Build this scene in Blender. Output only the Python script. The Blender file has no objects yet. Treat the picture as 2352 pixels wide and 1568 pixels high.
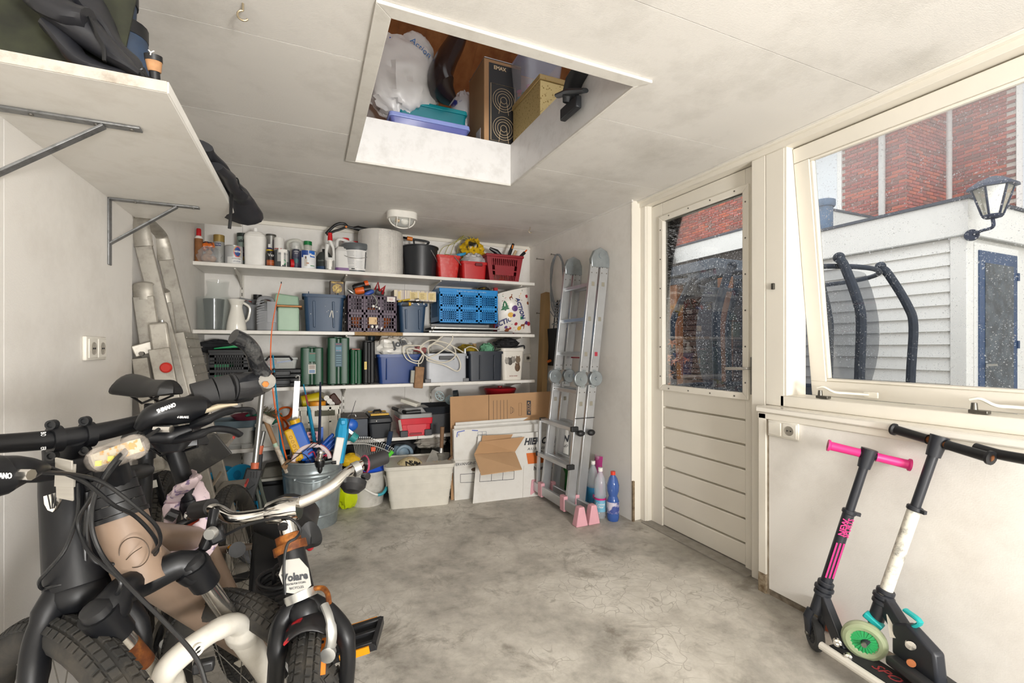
import bpy, math, random
from mathutils import Vector as V, Matrix as Mx
R = random.Random(7)
D = bpy.data
SC = bpy.context.scene
COL = SC.collection
rad = math.radians
CAM_H, YAW, F = 1.16, rad(23.8), 1060.0
s_, c_ = math.sin(YAW), math.cos(YAW)
cd = D.cameras.new('camera'); cam = D.objects.new('camera', cd); COL.objects.link(cam)
cam.location = (0, 0, CAM_H); cam.rotation_euler = (rad(90), 0, -YAW)
cd.sensor_width = 36; cd.lens = 36*F/2352; cd.shift_y = 16/2352; cd.clip_start = .02; cd.clip_end = 200
SC.camera = cam
w = D.worlds.new('overcast_sky'); SC.world = w; w.use_nodes = True
nt = w.node_tree; bg = nt.nodes['Background']
tc = nt.nodes.new('ShaderNodeTexCoord'); sx = nt.nodes.new('ShaderNodeSeparateXYZ'); cr = nt.nodes.new('ShaderNodeValToRGB')
nt.links.new(tc.outputs['Generated'], sx.inputs[0]); nt.links.new(sx.outputs['Z'], cr.inputs[0]); nt.links.new(cr.outputs[0], bg.inputs[0])
cr.color_ramp.elements[0].color = (1, .985, .955, 1); cr.color_ramp.elements[1].color = (.93, .96, 1, 1)
bg.inputs[1].default_value = 1.0
SC.view_settings.view_transform = 'Standard'; SC.view_settings.look = 'None'; SC.view_settings.gamma = 1
SC.view_settings.use_curve_mapping = False; SC.view_settings.exposure = 1.15
SC.cycles.max_bounces = 10; SC.cycles.diffuse_bounces = 6; SC.cycles.transparent_max_bounces = 16; SC.cycles.glossy_bounces = 4
SC.cycles.use_denoising = True; SC.cycles.sample_clamp_indirect = 6; SC.cycles.caustics_reflective = False; SC.cycles.caustics_refractive = False
def portal(name, loc, rot, sx_, sy_):
    l = D.lights.new(name, 'AREA'); l.shape = 'RECTANGLE'; l.size = sx_; l.size_y = sy_; l.cycles.is_portal = True
    o = D.objects.new(name, l); COL.objects.link(o); o.location = loc; o.rotation_euler = rot
portal('window_daylight_portal', (2.3, .85, 1.55), (0, rad(90), 0), 1.3, 1.5)
portal('door_daylight_portal', (2.2, 2.05, 1.45), (0, rad(90), 0), 1.1, .7)
portal('added_rear_opening_portal', (.65, -4.45, 1.05), (rad(90), 0, 0), 2.6, 2.1)  # unseen open end of the room, added to let in more sky light
def lamp(name, loc, rot, sx_, sy_, e, col=(1, .98, .95)):
    l = D.lights.new(name, 'AREA'); l.shape = 'RECTANGLE'; l.size = sx_; l.size_y = sy_; l.energy = e; l.color = col
    o = D.objects.new(name, l); COL.objects.link(o); o.location = loc; o.rotation_euler = rot
for y_ in (-1.6, -3.2): lamp('overhead_fill_lamp', (.65, y_, 2.1), (rad(30), 0, 0), 1.2, .25, 7)  # unseen lamps added overhead behind the camera to brighten the room
lamp('upward_fill_lamp', (.9, -2.2, .9), (rad(125), 0, 0), .6, .6, 75, (1, .98, .95))  # added fill light out of view, aimed up to brighten the ceiling
portal('loft_window_portal', (.8, .28, 3.75), (rad(90), 0, 0), 1.8, .9)
def ray(px, py):
    x = (px-1176)/F; z = (800-py)/F
    return V((s_+c_*x, c_-s_*x, z))
def at(px, py, X=None, Y=None, Z=None, d=None):
    r = ray(px, py)
    t = d if d is not None else X/r.x if X is not None else Y/r.y if Y is not None else (Z-CAM_H)/r.z
    return V((0, 0, CAM_H)) + r*t
def onpl(px, py, p, n):
    r = ray(px, py); o = V((0, 0, CAM_H)); return o + r*((p-o).dot(n)/r.dot(n))
def lin(h):
    h = h.lstrip('#'); v = [int(h[i:i+2], 16)/255 for i in (0, 2, 4)]
    return tuple((x/12.92 if x <= .04045 else ((x+.055)/1.055)**2.4) for x in v) + (1,)
MATS = {}
def mat(name, h, rough=.5, metal=0, var=.1, sc=14, bump=0, bsc=60, h2=None, thr=None, alpha=1, trans=0, coat=0, dirt=None, dsc=5, damt=.5, emit=None, stretch=None, spec=None):
    if name in MATS: return MATS[name]
    m = D.materials.new(name); m.use_nodes = True; n = m.node_tree; N = n.nodes; L = n.links
    b = N['Principled BSDF']; tc = N.new('ShaderNodeTexCoord'); co = tc.outputs['Object']
    if stretch:
        mp = N.new('ShaderNodeMapping'); mp.inputs['Scale'].default_value = stretch; L.new(co, mp.inputs[0]); co = mp.outputs[0]
    c = lin(h); c2 = lin(h2) if h2 else tuple(max(0, x*(1-var)) for x in c[:3])+(1,)
    nz = N.new('ShaderNodeTexNoise'); nz.inputs['Scale'].default_value = sc; nz.inputs['Detail'].default_value = 5; L.new(co, nz.inputs['Vector'])
    r = N.new('ShaderNodeValToRGB'); e = r.color_ramp.elements
    a_, b_ = thr or (.3, .7); e[0].position = a_; e[1].position = b_; e[0].color = c2; e[1].color = c
    L.new(nz.outputs['Fac'], r.inputs[0]); out = r.outputs[0]
    if dirt:
        n2 = N.new('ShaderNodeTexNoise'); n2.inputs['Scale'].default_value = dsc; n2.inputs['Detail'].default_value = 8; n2.inputs['Roughness'].default_value = .7; L.new(tc.outputs['Object'], n2.inputs['Vector'])
        r2 = N.new('ShaderNodeValToRGB'); r2.color_ramp.elements[0].position = .48; r2.color_ramp.elements[1].position = .72
        r2.color_ramp.elements[0].color = (0, 0, 0, 1); r2.color_ramp.elements[1].color = (damt, damt, damt, 1)
        L.new(n2.outputs['Fac'], r2.inputs[0])
        mx = N.new('ShaderNodeMix'); mx.data_type = 'RGBA'; L.new(r2.outputs[0], mx.inputs[0]); L.new(out, mx.inputs[6]); mx.inputs[7].default_value = lin(dirt); out = mx.outputs[2]
    L.new(out, b.inputs['Base Color'])
    b.inputs['Roughness'].default_value = rough; b.inputs['Metallic'].default_value = metal
    if spec is not None: b.inputs['Specular IOR Level'].default_value = spec
    if alpha < 1: b.inputs['Alpha'].default_value = alpha
    if trans: b.inputs['Transmission Weight'].default_value = trans
    if coat: b.inputs['Coat Weight'].default_value = coat
    if bump:
        n3 = N.new('ShaderNodeTexNoise'); n3.inputs['Scale'].default_value = bsc; n3.inputs['Detail'].default_value = 3; L.new(co, n3.inputs['Vector'])
        bp = N.new('ShaderNodeBump'); bp.inputs['Strength'].default_value = min(1, bump); bp.inputs['Distance'].default_value = .004; L.new(n3.outputs['Fac'], bp.inputs['Height']); L.new(bp.outputs[0], b.inputs['Normal'])
    m['b'] = 1; MATS[name] = m; return m
def pl(h, rough=.45, **k): return mat('plastic_'+h+('_%d' % (rough*100)), h, rough, **k)
class MB:
    def __init__(s): s.v = []; s.f = []
    def add(s, vs, fs):
        o = len(s.v); s.v += [V(p) for p in vs]; s.f += [tuple(i+o for i in f) for f in fs]; return s
    def box(s, x0, x1, y0, y1, z0, z1):
        if x0 > x1: x0, x1 = x1, x0
        if y0 > y1: y0, y1 = y1, y0
        if z0 > z1: z0, z1 = z1, z0
        return s.add([(x, y, z) for x in (x0, x1) for y in (y0, y1) for z in (z0, z1)],
                     [(0, 1, 3, 2), (4, 6, 7, 5), (0, 4, 5, 1), (2, 3, 7, 6), (0, 2, 6, 4), (1, 5, 7, 3)])
    def hexa(s, p):   # 8 points: bottom 4 ccw, top 4 ccw
        return s.add(p, [(3, 2, 1, 0), (4, 5, 6, 7), (0, 1, 5, 4), (1, 2, 6, 5), (2, 3, 7, 6), (3, 0, 4, 7)])
    def beam(s, a, b, w, h, up=(0, 0, 1)):   # rectangular bar a->b, w across, h along up
        a, b = V(a), V(b); d = (b-a).normalized(); x = d.cross(V(up)).normalized(); u = x.cross(d).normalized()
        q = [(-1, -1), (1, -1), (1, 1), (-1, 1)]
        return s.hexa([p+x*(i*w/2)+u*(j*h/2) for p in (a, b) for i, j in q])
    def tube(s, pts, r, n=10, closed=False, caps=True, sy=1.0, up=None):
        pts = [V(p) for p in pts]; k = len(pts); rs = r if isinstance(r, (list, tuple)) else [r]*k
        tg = []
        for i in range(k):
            a = pts[(i-1) % k] if (closed or i > 0) else pts[i]; b = pts[(i+1) % k] if (closed or i < k-1) else pts[i]
            t = b-a; tg.append(t.normalized() if t.length > 1e-9 else V((0, 0, 1)))
        u = V(up) if up is not None else (V((0, 0, 1)) if abs(tg[0].z) < .9 else V((1, 0, 0)))
        o = len(s.v)
        for i in range(k):
            u = (u - tg[i]*u.dot(tg[i])); u = u.normalized() if u.length > 1e-9 else tg[i].orthogonal().normalized()
            x = tg[i].cross(u)
            for j in range(n):
                a = 2*math.pi*j/n; s.v.append(pts[i]+x*(rs[i]*math.cos(a))+u*(rs[i]*sy*math.sin(a)))
        for i in range(k if closed else k-1):
            for j in range(n):
                a, b = o+i*n, o+((i+1) % k)*n; s.f.append((a+j, a+(j+1) % n, b+(j+1) % n, b+j))
        if caps and not closed: s.f.append(tuple(o+j for j in range(n))[::-1]); s.f.append(tuple(o+(k-1)*n+j for j in range(n)))
        return s
    def cyl(s, a, b, r0, r1=None, n=20): return s.tube([a, b], [r0, r0 if r1 is None else r1], n)
    def lathe(s, prof, o=(0, 0, 0), ax=(0, 0, 1), n=24, xs=None, sy=1.0, caps=True):   # prof (r, h)
        o = V(o); ax = V(ax).normalized(); x = V(xs).normalized() if xs is not None else (ax.orthogonal().normalized() if abs(ax.z) < .99 else V((1, 0, 0))); y = ax.cross(x); b = len(s.v)
        for r, h in prof:
            for j in range(n):
                a = 2*math.pi*j/n; s.v.append(o+ax*h+x*(r*math.cos(a))+y*(r*sy*math.sin(a)))
        for i in range(len(prof)-1):
            for j in range(n): s.f.append((b+i*n+j, b+i*n+(j+1) % n, b+(i+1)*n+(j+1) % n, b+(i+1)*n+j))
        if caps:
            if prof[0][0] > 1e-6: s.f.append(tuple(b+j for j in range(n))[::-1])
            if prof[-1][0] > 1e-6: s.f.append(tuple(b+(len(prof)-1)*n+j for j in range(n)))
        return s
    def prism(s, poly, o, u, v, w):   # 2d polygon in plane (o,u,v), extruded by vector w
        o, u, v, w = V(o), V(u), V(v), V(w); k = len(poly); a = [o+u*x+v*y for x, y in poly]
        return s.add(a+[p+w for p in a], [tuple(range(k))[::-1], tuple(range(k, 2*k))]+[(i, (i+1) % k, k+(i+1) % k, k+i) for i in range(k)])
    def sph(s, c, r, nu=14, nv=9, f=None):
        c = V(c); r = V(r) if isinstance(r, (list, tuple, V)) else V((r, r, r)); b = len(s.v)
        for i in range(nv+1):
            t = math.pi*i/nv
            for j in range(nu):
                a = 2*math.pi*j/nu; d = V((math.sin(t)*math.cos(a), math.sin(t)*math.sin(a), math.cos(t))); k = f(d) if f else 1
                s.v.append(c+V((d.x*r.x, d.y*r.y, d.z*r.z))*k)
        for i in range(nv):
            for j in range(nu): s.f.append((b+i*nu+j, b+(i+1)*nu+j, b+(i+1)*nu+(j+1) % nu, b+i*nu+(j+1) % nu))
        return s
    def grid(s, fn, nu, nv, cu=False):   # fn(i/nu, j/nv) -> point
        b = len(s.v); W = nu if cu else nu+1
        for j in range(nv+1):
            for i in range(W): s.v.append(V(fn(i/nu, j/nv)))
        for j in range(nv):
            for i in range(nu): s.f.append((b+j*W+i, b+j*W+(i+1) % W if cu else b+j*W+i+1, b+(j+1)*W+(i+1) % W if cu else b+(j+1)*W+i+1, b+(j+1)*W+i))
        return s
    def rrect(s, cx, cy, z0, z1, w0, d0, w1, d1, r=.02, t=0, n=4, M=None):   # rounded tapered block; t>0: open box with wall t
        def ring(w, d, z, rr):
            o = []
            for qx, qy, a0 in ((1, 1, 0), (-1, 1, 90), (-1, -1, 180), (1, -1, 270)):
                for i in range(n+1):
                    a = rad(a0+90*i/n); o.append(V((cx+qx*(w/2-rr)+rr*math.cos(a), cy+qy*(d/2-rr)+rr*math.sin(a), z)))
            return o
        rr = min(r, w0/2.01, d0/2.01); rings = [ring(w0, d0, z0, rr), ring(w1, d1, z1, rr)]
        if t:
            ri = max(.001, rr-t); rings += [ring(w1-2*t, d1-2*t, z1, ri), ring(w0-2*t, d0-2*t, z0+t, ri)]
        b = len(s.v); k = len(rings[0])
        for q in rings: s.v += [(M @ p if M else p) for p in q]
        for i in range(len(rings)-1):
            for j in range(k): s.f.append((b+i*k+j, b+i*k+(j+1) % k, b+(i+1)*k+(j+1) % k, b+(i+1)*k+j))
        s.f.append(tuple(b+j for j in range(k))[::-1]); s.f.append(tuple(b+(len(rings)-1)*k+j for j in range(k)))
        return s
    def xf(s, M):
        s.v = [M @ p for p in s.v]; return s
    def rough(s, a, sc=1, seed=0):
        from mathutils import noise
        s.v = [p+noise.noise_vector(p*sc+V((seed, seed*2, 0)))*a for p in s.v]; return s
def link(name, me):
    o = D.objects.new(name, me); COL.objects.link(o); return o
def wo(o):   # world origin of an object by its own transform chain
    m = Mx.Identity(4)
    while o: m = (Mx.Translation(o.location) @ o.rotation_euler.to_matrix().to_4x4()) @ m; o = o.parent
    return m
def P(mb, name, m, par=None, bev=0, ang=35, sub=0, label=None, kind=None, smooth=True, seg=2, thick=0):
    """link mb (world coordinates) as one mesh object under par"""
    org = wo(par) if par else Mx.Identity(4)
    if par is None:
        xs = [p.x for p in mb.v]; ys = [p.y for p in mb.v]; zs = [p.z for p in mb.v]
        org = Mx.Translation(((min(xs)+max(xs))/2, (min(ys)+max(ys))/2, min(zs)))
    inv = org.inverted(); me = D.meshes.new(name); me.from_pydata([inv @ p for p in mb.v], [], mb.f); me.update()
    import bmesh as _b
    bm = _b.new(); bm.from_mesh(me); _b.ops.recalc_face_normals(bm, faces=bm.faces); bm.to_mesh(me); bm.free()
    if smooth: me.shade_smooth(); me.set_sharp_from_angle(angle=rad(ang))
    me.materials.append(m); o = link(name, me)
    if par: o.parent = par
    else: o.location = org.translation
    if thick: q = o.modifiers.new('thickness', 'SOLIDIFY'); q.thickness = thick; q.offset = 0
    if bev: q = o.modifiers.new('bevel', 'BEVEL'); q.width = bev; q.segments = seg; q.limit_method = 'ANGLE'; q.angle_limit = rad(40)
    if sub: q = o.modifiers.new('subdivision', 'SUBSURF'); q.levels = sub; q.render_levels = sub
    if label: o['label'] = label
    if kind: o['kind'] = kind
    return o
def tag(o, label, cat, group=None):
    o['label'] = label; o['category'] = cat
    if group: o['group'] = group
    return o
def T(name, label, cat, loc, rot=0, group=None):
    o = D.objects.new(name, None); COL.objects.link(o); o.empty_display_size = .05; o.location = loc; o.rotation_euler = (0, 0, rot)
    return tag(o, label, cat, group)
def S(mb, name, m, label, cat, group=None, **k): return tag(P(mb, name, m, None, **k), label, cat, group)
def ST(mb, name, m, par=None, **k):
    o = P(mb, name, m, par, **k)
    if par is None: o['kind'] = 'structure'
    return o
def clone(o, par, off=None, name=None):
    c = o.copy(); COL.objects.link(c); c.parent = par
    if off is not None: c.location = V(o.location)+V(off)
    return c
def dup(root, loc, label, rotz=None, group=None):
    r = root.copy(); COL.objects.link(r); r.location = loc; r['label'] = label
    if rotz is not None: r.rotation_euler = (0, 0, rotz)
    if group: r['group'] = group
    for ch in list(root.children):
        c = clone(ch, r)
        for g in list(ch.children): clone(g, c)
    return r
def txt(s, size, o, u, v, m, par, name='lettering', ext=.0006, bold=0, shear=0, cyl=None, align='CENTER', space=1, fit=None):
    """flat lettering laid on plane (o,u,v); cyl=(cx,cy) wraps it round a vertical axis"""
    cu = D.curves.new('t', 'FONT'); cu.body = s; cu.size = size; cu.extrude = ext; cu.offset = bold; cu.shear = shear; cu.align_x = align; cu.align_y = 'CENTER'; cu.space_character = space; cu.resolution_u = 2
    ob = D.objects.new('t', cu); COL.objects.link(ob); dg = bpy.context.evaluated_depsgraph_get()
    me = D.meshes.new_from_object(ob.evaluated_get(dg)); D.objects.remove(ob); D.curves.remove(cu)
    o, u, v = V(o), V(u).normalized(), V(v).normalized(); w = u.cross(v)
    if fit and len(me.vertices):
        xs = [p.co.x for p in me.vertices]; k = fit/(max(xs)-min(xs))
        for p in me.vertices: p.co.x *= k
    mb = MB(); vs = []
    for p in me.vertices:
        q = o+u*p.co.x+v*p.co.y+w*p.co.z
        if cyl:
            cx, cy = cyl; r = math.hypot(o.x-cx, o.y-cy); a = math.atan2(o.y-cy, o.x-cx); rr = r+p.co.z
            sg = 1 if u.dot(V((-math.sin(a), math.cos(a), 0))) > 0 else -1; a += sg*p.co.x/r
            q = V((cx+rr*math.cos(a), cy+rr*math.sin(a), o.z+p.co.y))
        vs.append(q)
    mb.add(vs, [tuple(f.vertices) for f in me.polygons]); D.meshes.remove(me)
    return P(mb, name, m, par, smooth=False)
def arc(c, u, v, r, a0, a1, n=12, rv=None):
    c, u, v = V(c), V(u), V(v); rv = r if rv is None else rv
    return [c+u*(r*math.cos(rad(a0+(a1-a0)*i/n)))+v*(rv*math.sin(rad(a0+(a1-a0)*i/n))) for i in range(n+1)]
def spl(pts, n=6):   # catmull-rom through points
    p = [V(q) for q in pts]; p = [p[0]*2-p[1]]+p+[p[-1]*2-p[-2]]; o = []
    for i in range(1, len(p)-2):
        for k in range(n):
            t = k/n; o.append(.5*((2*p[i])+(p[i+1]-p[i-1])*t+(2*p[i-1]-5*p[i]+4*p[i+1]-p[i+2])*t*t+(3*p[i]-p[i-1]-3*p[i+1]+p[i+2])*t**3))
    return o+[p[-2]]
UX, UY, UZ = V((1, 0, 0)), V((0, 1, 0)), V((0, 0, 1))
XR, XL, YB, ZC = 1.99, -.68, 4.08, 2.155
M_wall = mat('painted_wall', 'e6e3de', .6, var=.04, sc=3, bump=.12, bsc=220, dirt='b3aca2', dsc=2.2, damt=.35)
M_ceil = mat('ceiling_paint', 'e2dfda', .75, var=.05, sc=2, bump=.18, bsc=160, dirt='aaa69d', dsc=1.7, damt=.5, stretch=(1, 1.6, 1))
M_trim = mat('cream_gloss_paint', 'e4dfd4', .38, var=.04, sc=5, bump=.05, bsc=40)
M_door = mat('cream_door_paint', 'e0dbd0', .42, var=.05, sc=4, bump=.06, bsc=40)
M_white = mat('white_melamine', 'e2dfd9', .4, var=.05, sc=4, dirt='bdb6aa', dsc=7, damt=.4)
M_seam = mat('seam_red_brown', '6f5148', .9)
M_edge = mat('worn_board_edge', 'c3bcb2', .7, var=.15, sc=30, dirt='7b6c58', dsc=14, damt=.8)
def floor_mat():
    m = D.materials.new('worn_concrete'); m.use_nodes = True; n = m.node_tree; N = n.nodes; L = n.links; b = N['Principled BSDF']
    co = N.new('ShaderNodeTexCoord').outputs['Object']
    def noise(sc, det, ro, dist=0):
        q = N.new('ShaderNodeTexNoise'); q.inputs['Scale'].default_value = sc; q.inputs['Detail'].default_value = det; q.inputs['Roughness'].default_value = ro; q.inputs['Distortion'].default_value = dist
        L.new(co, q.inputs['Vector']); return q.outputs['Fac']
    def ramp(f, stops):
        q = N.new('ShaderNodeValToRGB'); e = q.color_ramp.elements
        while len(e) < len(stops): e.new(.5)
        for i, (p, c) in enumerate(stops): e[i].position = p; e[i].color = lin(c)
        L.new(f, q.inputs[0]); return q.outputs[0]
    def mix(f, a, b_, mode='MIX'):
        q = N.new('ShaderNodeMix'); q.data_type = 'RGBA'; q.blend_type = mode
        if isinstance(f, float): q.inputs[0].default_value = f
        else: L.new(f, q.inputs[0])
        L.new(a, q.inputs[6]); L.new(b_, q.inputs[7]); return q.outputs[2]
    base = ramp(noise(1.7, 10, .68, .25), [(.36, '7f7b73'), (.45, 'a39e95'), (.52, 'c4bfb5'), (.62, 'dedad1')])
    fine = ramp(noise(11, 10, .7, .3), [(.33, '86827a'), (.5, 'c3bfb6'), (.7, 'dbd7cf')])
    c = mix(.38, base, fine)
    dark = ramp(noise(3.4, 10, .7, .5), [(.56, '000000'), (.66, 'd0d0d0')]); dk = ramp(noise(20, 3, .5), [(0, '5c5447'), (1, '736b5f')])
    c = mix(dark, c, dk)
    v = N.new('ShaderNodeTexVoronoi'); v.feature = 'DISTANCE_TO_EDGE'; v.inputs['Scale'].default_value = 13
    nv = N.new('ShaderNodeTexNoise'); nv.inputs['Scale'].default_value = 5; L.new(co, nv.inputs['Vector'])
    mv = N.new('ShaderNodeMix'); mv.data_type = 'RGBA'; mv.blend_type = 'ADD'; mv.inputs[0].default_value = .25; L.new(co, mv.inputs[6]); L.new(nv.outputs['Color'], mv.inputs[7]); L.new(mv.outputs[2], v.inputs['Vector'])
    ck = ramp(v.outputs['Distance'], [(0, 'e0e0e0'), (.03, '000000')]); mask = ramp(noise(1.7, 10, .68, .25), [(.5, '000000'), (.58, 'ffffff')])
    ck2 = mix(1.0, ck, mask, 'MULTIPLY'); ckc = ramp(noise(3, 1, .5), [(0, '8d877c'), (1, '9b958a')])
    c = mix(ck2, c, ckc)
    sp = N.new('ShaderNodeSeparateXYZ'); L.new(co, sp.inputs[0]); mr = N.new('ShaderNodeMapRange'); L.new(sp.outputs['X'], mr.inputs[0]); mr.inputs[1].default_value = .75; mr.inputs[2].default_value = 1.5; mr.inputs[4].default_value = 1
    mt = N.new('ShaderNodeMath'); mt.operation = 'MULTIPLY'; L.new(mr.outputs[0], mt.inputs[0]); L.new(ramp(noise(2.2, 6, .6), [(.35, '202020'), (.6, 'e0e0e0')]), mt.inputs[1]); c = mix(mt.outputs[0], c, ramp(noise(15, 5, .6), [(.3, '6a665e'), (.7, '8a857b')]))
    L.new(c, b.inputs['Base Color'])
    rr = N.new('ShaderNodeMapRange'); L.new(noise(4, 5, .6), rr.inputs[0]); rr.inputs[3].default_value = .38; rr.inputs[4].default_value = .75; L.new(rr.outputs[0], b.inputs['Roughness'])
    bp = N.new('ShaderNodeBump'); bp.inputs['Strength'].default_value = .25; bp.inputs['Distance'].default_value = .004; L.new(noise(45, 6, .6), bp.inputs['Height']); L.new(bp.outputs[0], b.inputs['Normal'])
    return m
M_floor = floor_mat()
ST(MB().box(-1.2, 2.3, -4.4, 4.3, -.12, 0), 'floor', M_floor)
HX0, HX1, HY0, HY1 = .226, 1.118, 1.405, 2.557
ce = ST(MB().box(-1.2, HX0-.05, -4.4, 4.3, 2.17, 2.385), 'ceiling', M_ceil)
for a in ((HX1+.05, 2.3, -4.4, 4.3), (HX0-.05, HX1+.05, -4.4, HY0-.05), (HX0-.05, HX1+.05, HY1+.05, 4.3)):
    ST(MB().box(*a, 2.17, 2.385), 'ceiling_slab', M_ceil, ce)
js = [-4.4, -2.0, -.745, -.14, .46, 1.066, 1.672, 2.275, 2.88, 3.485, 4.2]
g = .0014; GX0, GX1, GY0, GY1 = HX0-.0105, HX1+.0105, HY0-.0105, HY1+.0105
for a, b in zip(js, js[1:]):
    if b < GY0 or a > GY1: rs = [(-1.1, 2.1, a, b)]
    else:
        rs = [(-1.1, GX0, a, b), (GX1, 2.1, a, b)]
        if a < GY0: rs.append((GX0, GX1, a, GY0))
        if b > GY1: rs.append((GX0, GX1, GY1, b))
    for x0, x1, y0, y1 in rs:
        P(MB().box(x0, x1, y0+(g if y0 == a else 0), y1-(g if y1 == b else 0), ZC, 2.175), 'ceiling_board', M_ceil, ce)
M_shaft = mat('white_hatch_lining', 'e6e5e3', .35, var=.04, sc=6, dirt='a9a49c', dsc=9, damt=.35)
hl = ST(MB().box(HX0-.01, HX1+.01, HY1, HY1+.01, ZC-.002, 2.392), 'trim_1', M_shaft)
P(MB().box(HX1, HX1+.01, HY0, HY1, ZC-.002, 2.392), 'lining_board', M_shaft, hl); P(MB().box(HX0-.01, HX0, HY0, HY1, ZC-.002, 2.392), 'lining_board', M_shaft, hl); P(MB().box(HX0, HX1, HY0-.01, HY0, ZC-.002, 2.392), 'lining_board', M_shaft, hl)
t, a = .012, .05
M_arch = mat('hatch_architrave_paint', 'dcd9d2', .55, var=.05, sc=6, dirt='a8a298', dsc=12, damt=.4)
P(MB().prism([(HX0, HY0), (HX0-a, HY0-a), (HX0-a, HY1+.012), (HX0, HY1)], (0, 0, ZC), UX, UY, (0, 0, -t)), 'architrave', M_arch, hl, bev=.002)
P(MB().prism([(HX0, HY0), (HX1, HY0), (HX1+a, HY0-a), (HX0-a, HY0-a)], (0, 0, ZC), UX, UY, (0, 0, -t)), 'architrave', M_arch, hl, bev=.002)
P(MB().prism([(HX1, HY0), (HX1, HY1), (HX1+.014, HY1+.012), (HX1+.014, HY0-.014)], (0, 0, ZC), UX, UY, (0, 0, -t)), 'architrave', M_arch, hl, bev=.002)
P(MB().prism([(HX0, HY1), (HX0-a, HY1+.012), (HX1+.014, HY1+.012), (HX1, HY1)], (0, 0, ZC), UX, UY, (0, 0, -t)), 'architrave', M_arch, hl, bev=.002)
wl = ST(MB().box(-1.0, XL-.012, -4.4, 2.43, 0, ZC), 'wall_left', M_seam)
for y0, y1 in ((-4.4, .31), (.313, 1.529), (1.532, 2.425)): P(MB().box(XL-.02, XL, y0, y1, 0, ZC), 'wall_board', M_wall, wl)
P(MB().cyl((XL-.014, 2.425, 0), (XL-.014, 2.425, ZC), .014, n=16), 'corner_bead', M_wall, wl)
wl2 = ST(MB().box(-1.0, -.722, 2.42, YB+.1, 0, ZC), 'wall_left_recess', M_seam)
for y0, y1 in ((2.425, 2.84), (2.8435, YB)): P(MB().box(-.73, -.71, y0, y1, 0, ZC), 'wall_board', M_wall, wl2)
wb = ST(MB().box(-1.0, 2.2, YB+.012, YB+.2, 0, ZC), 'wall_back', mat('seam_grey', '6d6a66', .9))
for x0, x1 in ((-.71, -.463), (-.4615, .772), (.7735, 1.99)): P(MB().box(x0, x1, YB, YB+.02, 0, ZC), 'wall_board', M_wall, wb)
P(MB().box(-.71, 1.99, YB-.014, YB, ZC-.03, ZC), 'ceiling_batten', M_trim, wb, bev=.003)
wr = ST(MB().box(XR+.012, 2.2, 2.52, YB+.1, 0, ZC), 'wall_right', mat('seam_grey', '6d6a66', .9))
sy = at(1250, 600, X=XR).y
for y0, y1 in ((2.522, sy-.001), (sy+.001, YB)): P(MB().box(XR, XR+.02, y0, y1, 0, ZC), 'wall_board', M_wall, wr)
P(MB().box(XR-.001, 2.075, 2.512, 2.525, 0, ZC), 'end_board', M_trim, wr, bev=.003)
P(MB().box(XR-.012, XR, 2.5, YB, ZC-.014, ZC), 'ceiling_batten', M_wall, wr)
P(MB().box(XR-.002, XR+.012, 2.499, 2.513, .0, .27), 'rotten_edge', mat('rotten_edge_stain', '8d7c63', .9, var=.5, sc=40, h2='5b4a36'), wr)
ww = ST(MB().box(1.998, 2.2, -1.4, 1.52, 0, .85), 'wall_right_window', M_wall)
P(MB().box(1.985, 2.005, -1.4, 1.5, .03, .84), 'wall_board', M_wall, ww)
P(MB().box(1.99, 2.0, -1.4, 1.5, 0, .028), 'rough_base', mat('rough_stained_base', '8f8577', .9, var=.4, sc=30, h2='5e5345', bump=.5, bsc=60), ww)
P(MB().box(1.978, 2.07, 1.512, 1.552, .09, .853), 'end_post', M_trim, ww, bev=.003)
P(MB().box(1.978, 2.07, 1.512, 1.552, 0, .09), 'end_post_foot', mat('rotten_paint', 'b5a892', .8, var=.6, sc=22, h2='6d5a42', thr=(.4, .6)), ww)
P(MB().box(1.988, 2.0, 1.5, 1.512, 0, .85), 'groove_strip', mat('rotten_edge_stain2', 'b3aa9b', .9, var=.5, sc=18, h2='7d6f5c'), ww)
sl = ST(MB().box(1.968, 2.1, -1.4, 1.56, .856, .884), 'trim_2', mat('gloss_white_sill', 'ece8df', .25, var=.03, coat=.3), bev=.006)
P(MB().box(1.978, 2.0, -1.4, 1.555, .825, .857), 'sill_moulding', M_trim, sl, bev=.004)
for x0, x1 in ((-1.0, -.6), (1.9, 2.2)): ST(MB().box(x0, x1, -4.45, -4.3, 0, ZC), 'wall_near', M_wall)
ST(MB().box(1.998, 2.2, -4.4, -1.39, 0, ZC), 'wall_right_near', M_wall)
co = ST(MB().box(2.035, 2.2, -1.4, 2.525, 2.14, ZC+.01), 'trim_3', M_trim)
P(MB().box(2.052, 2.2, -1.4, 2.525, 2.112, 2.141), 'header_board', M_door, co, bev=.002)
P(MB().box(2.03, 2.05, -1.4, 2.525, 2.148, ZC), 'cover_strip', M_white, co, bev=.002)
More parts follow.
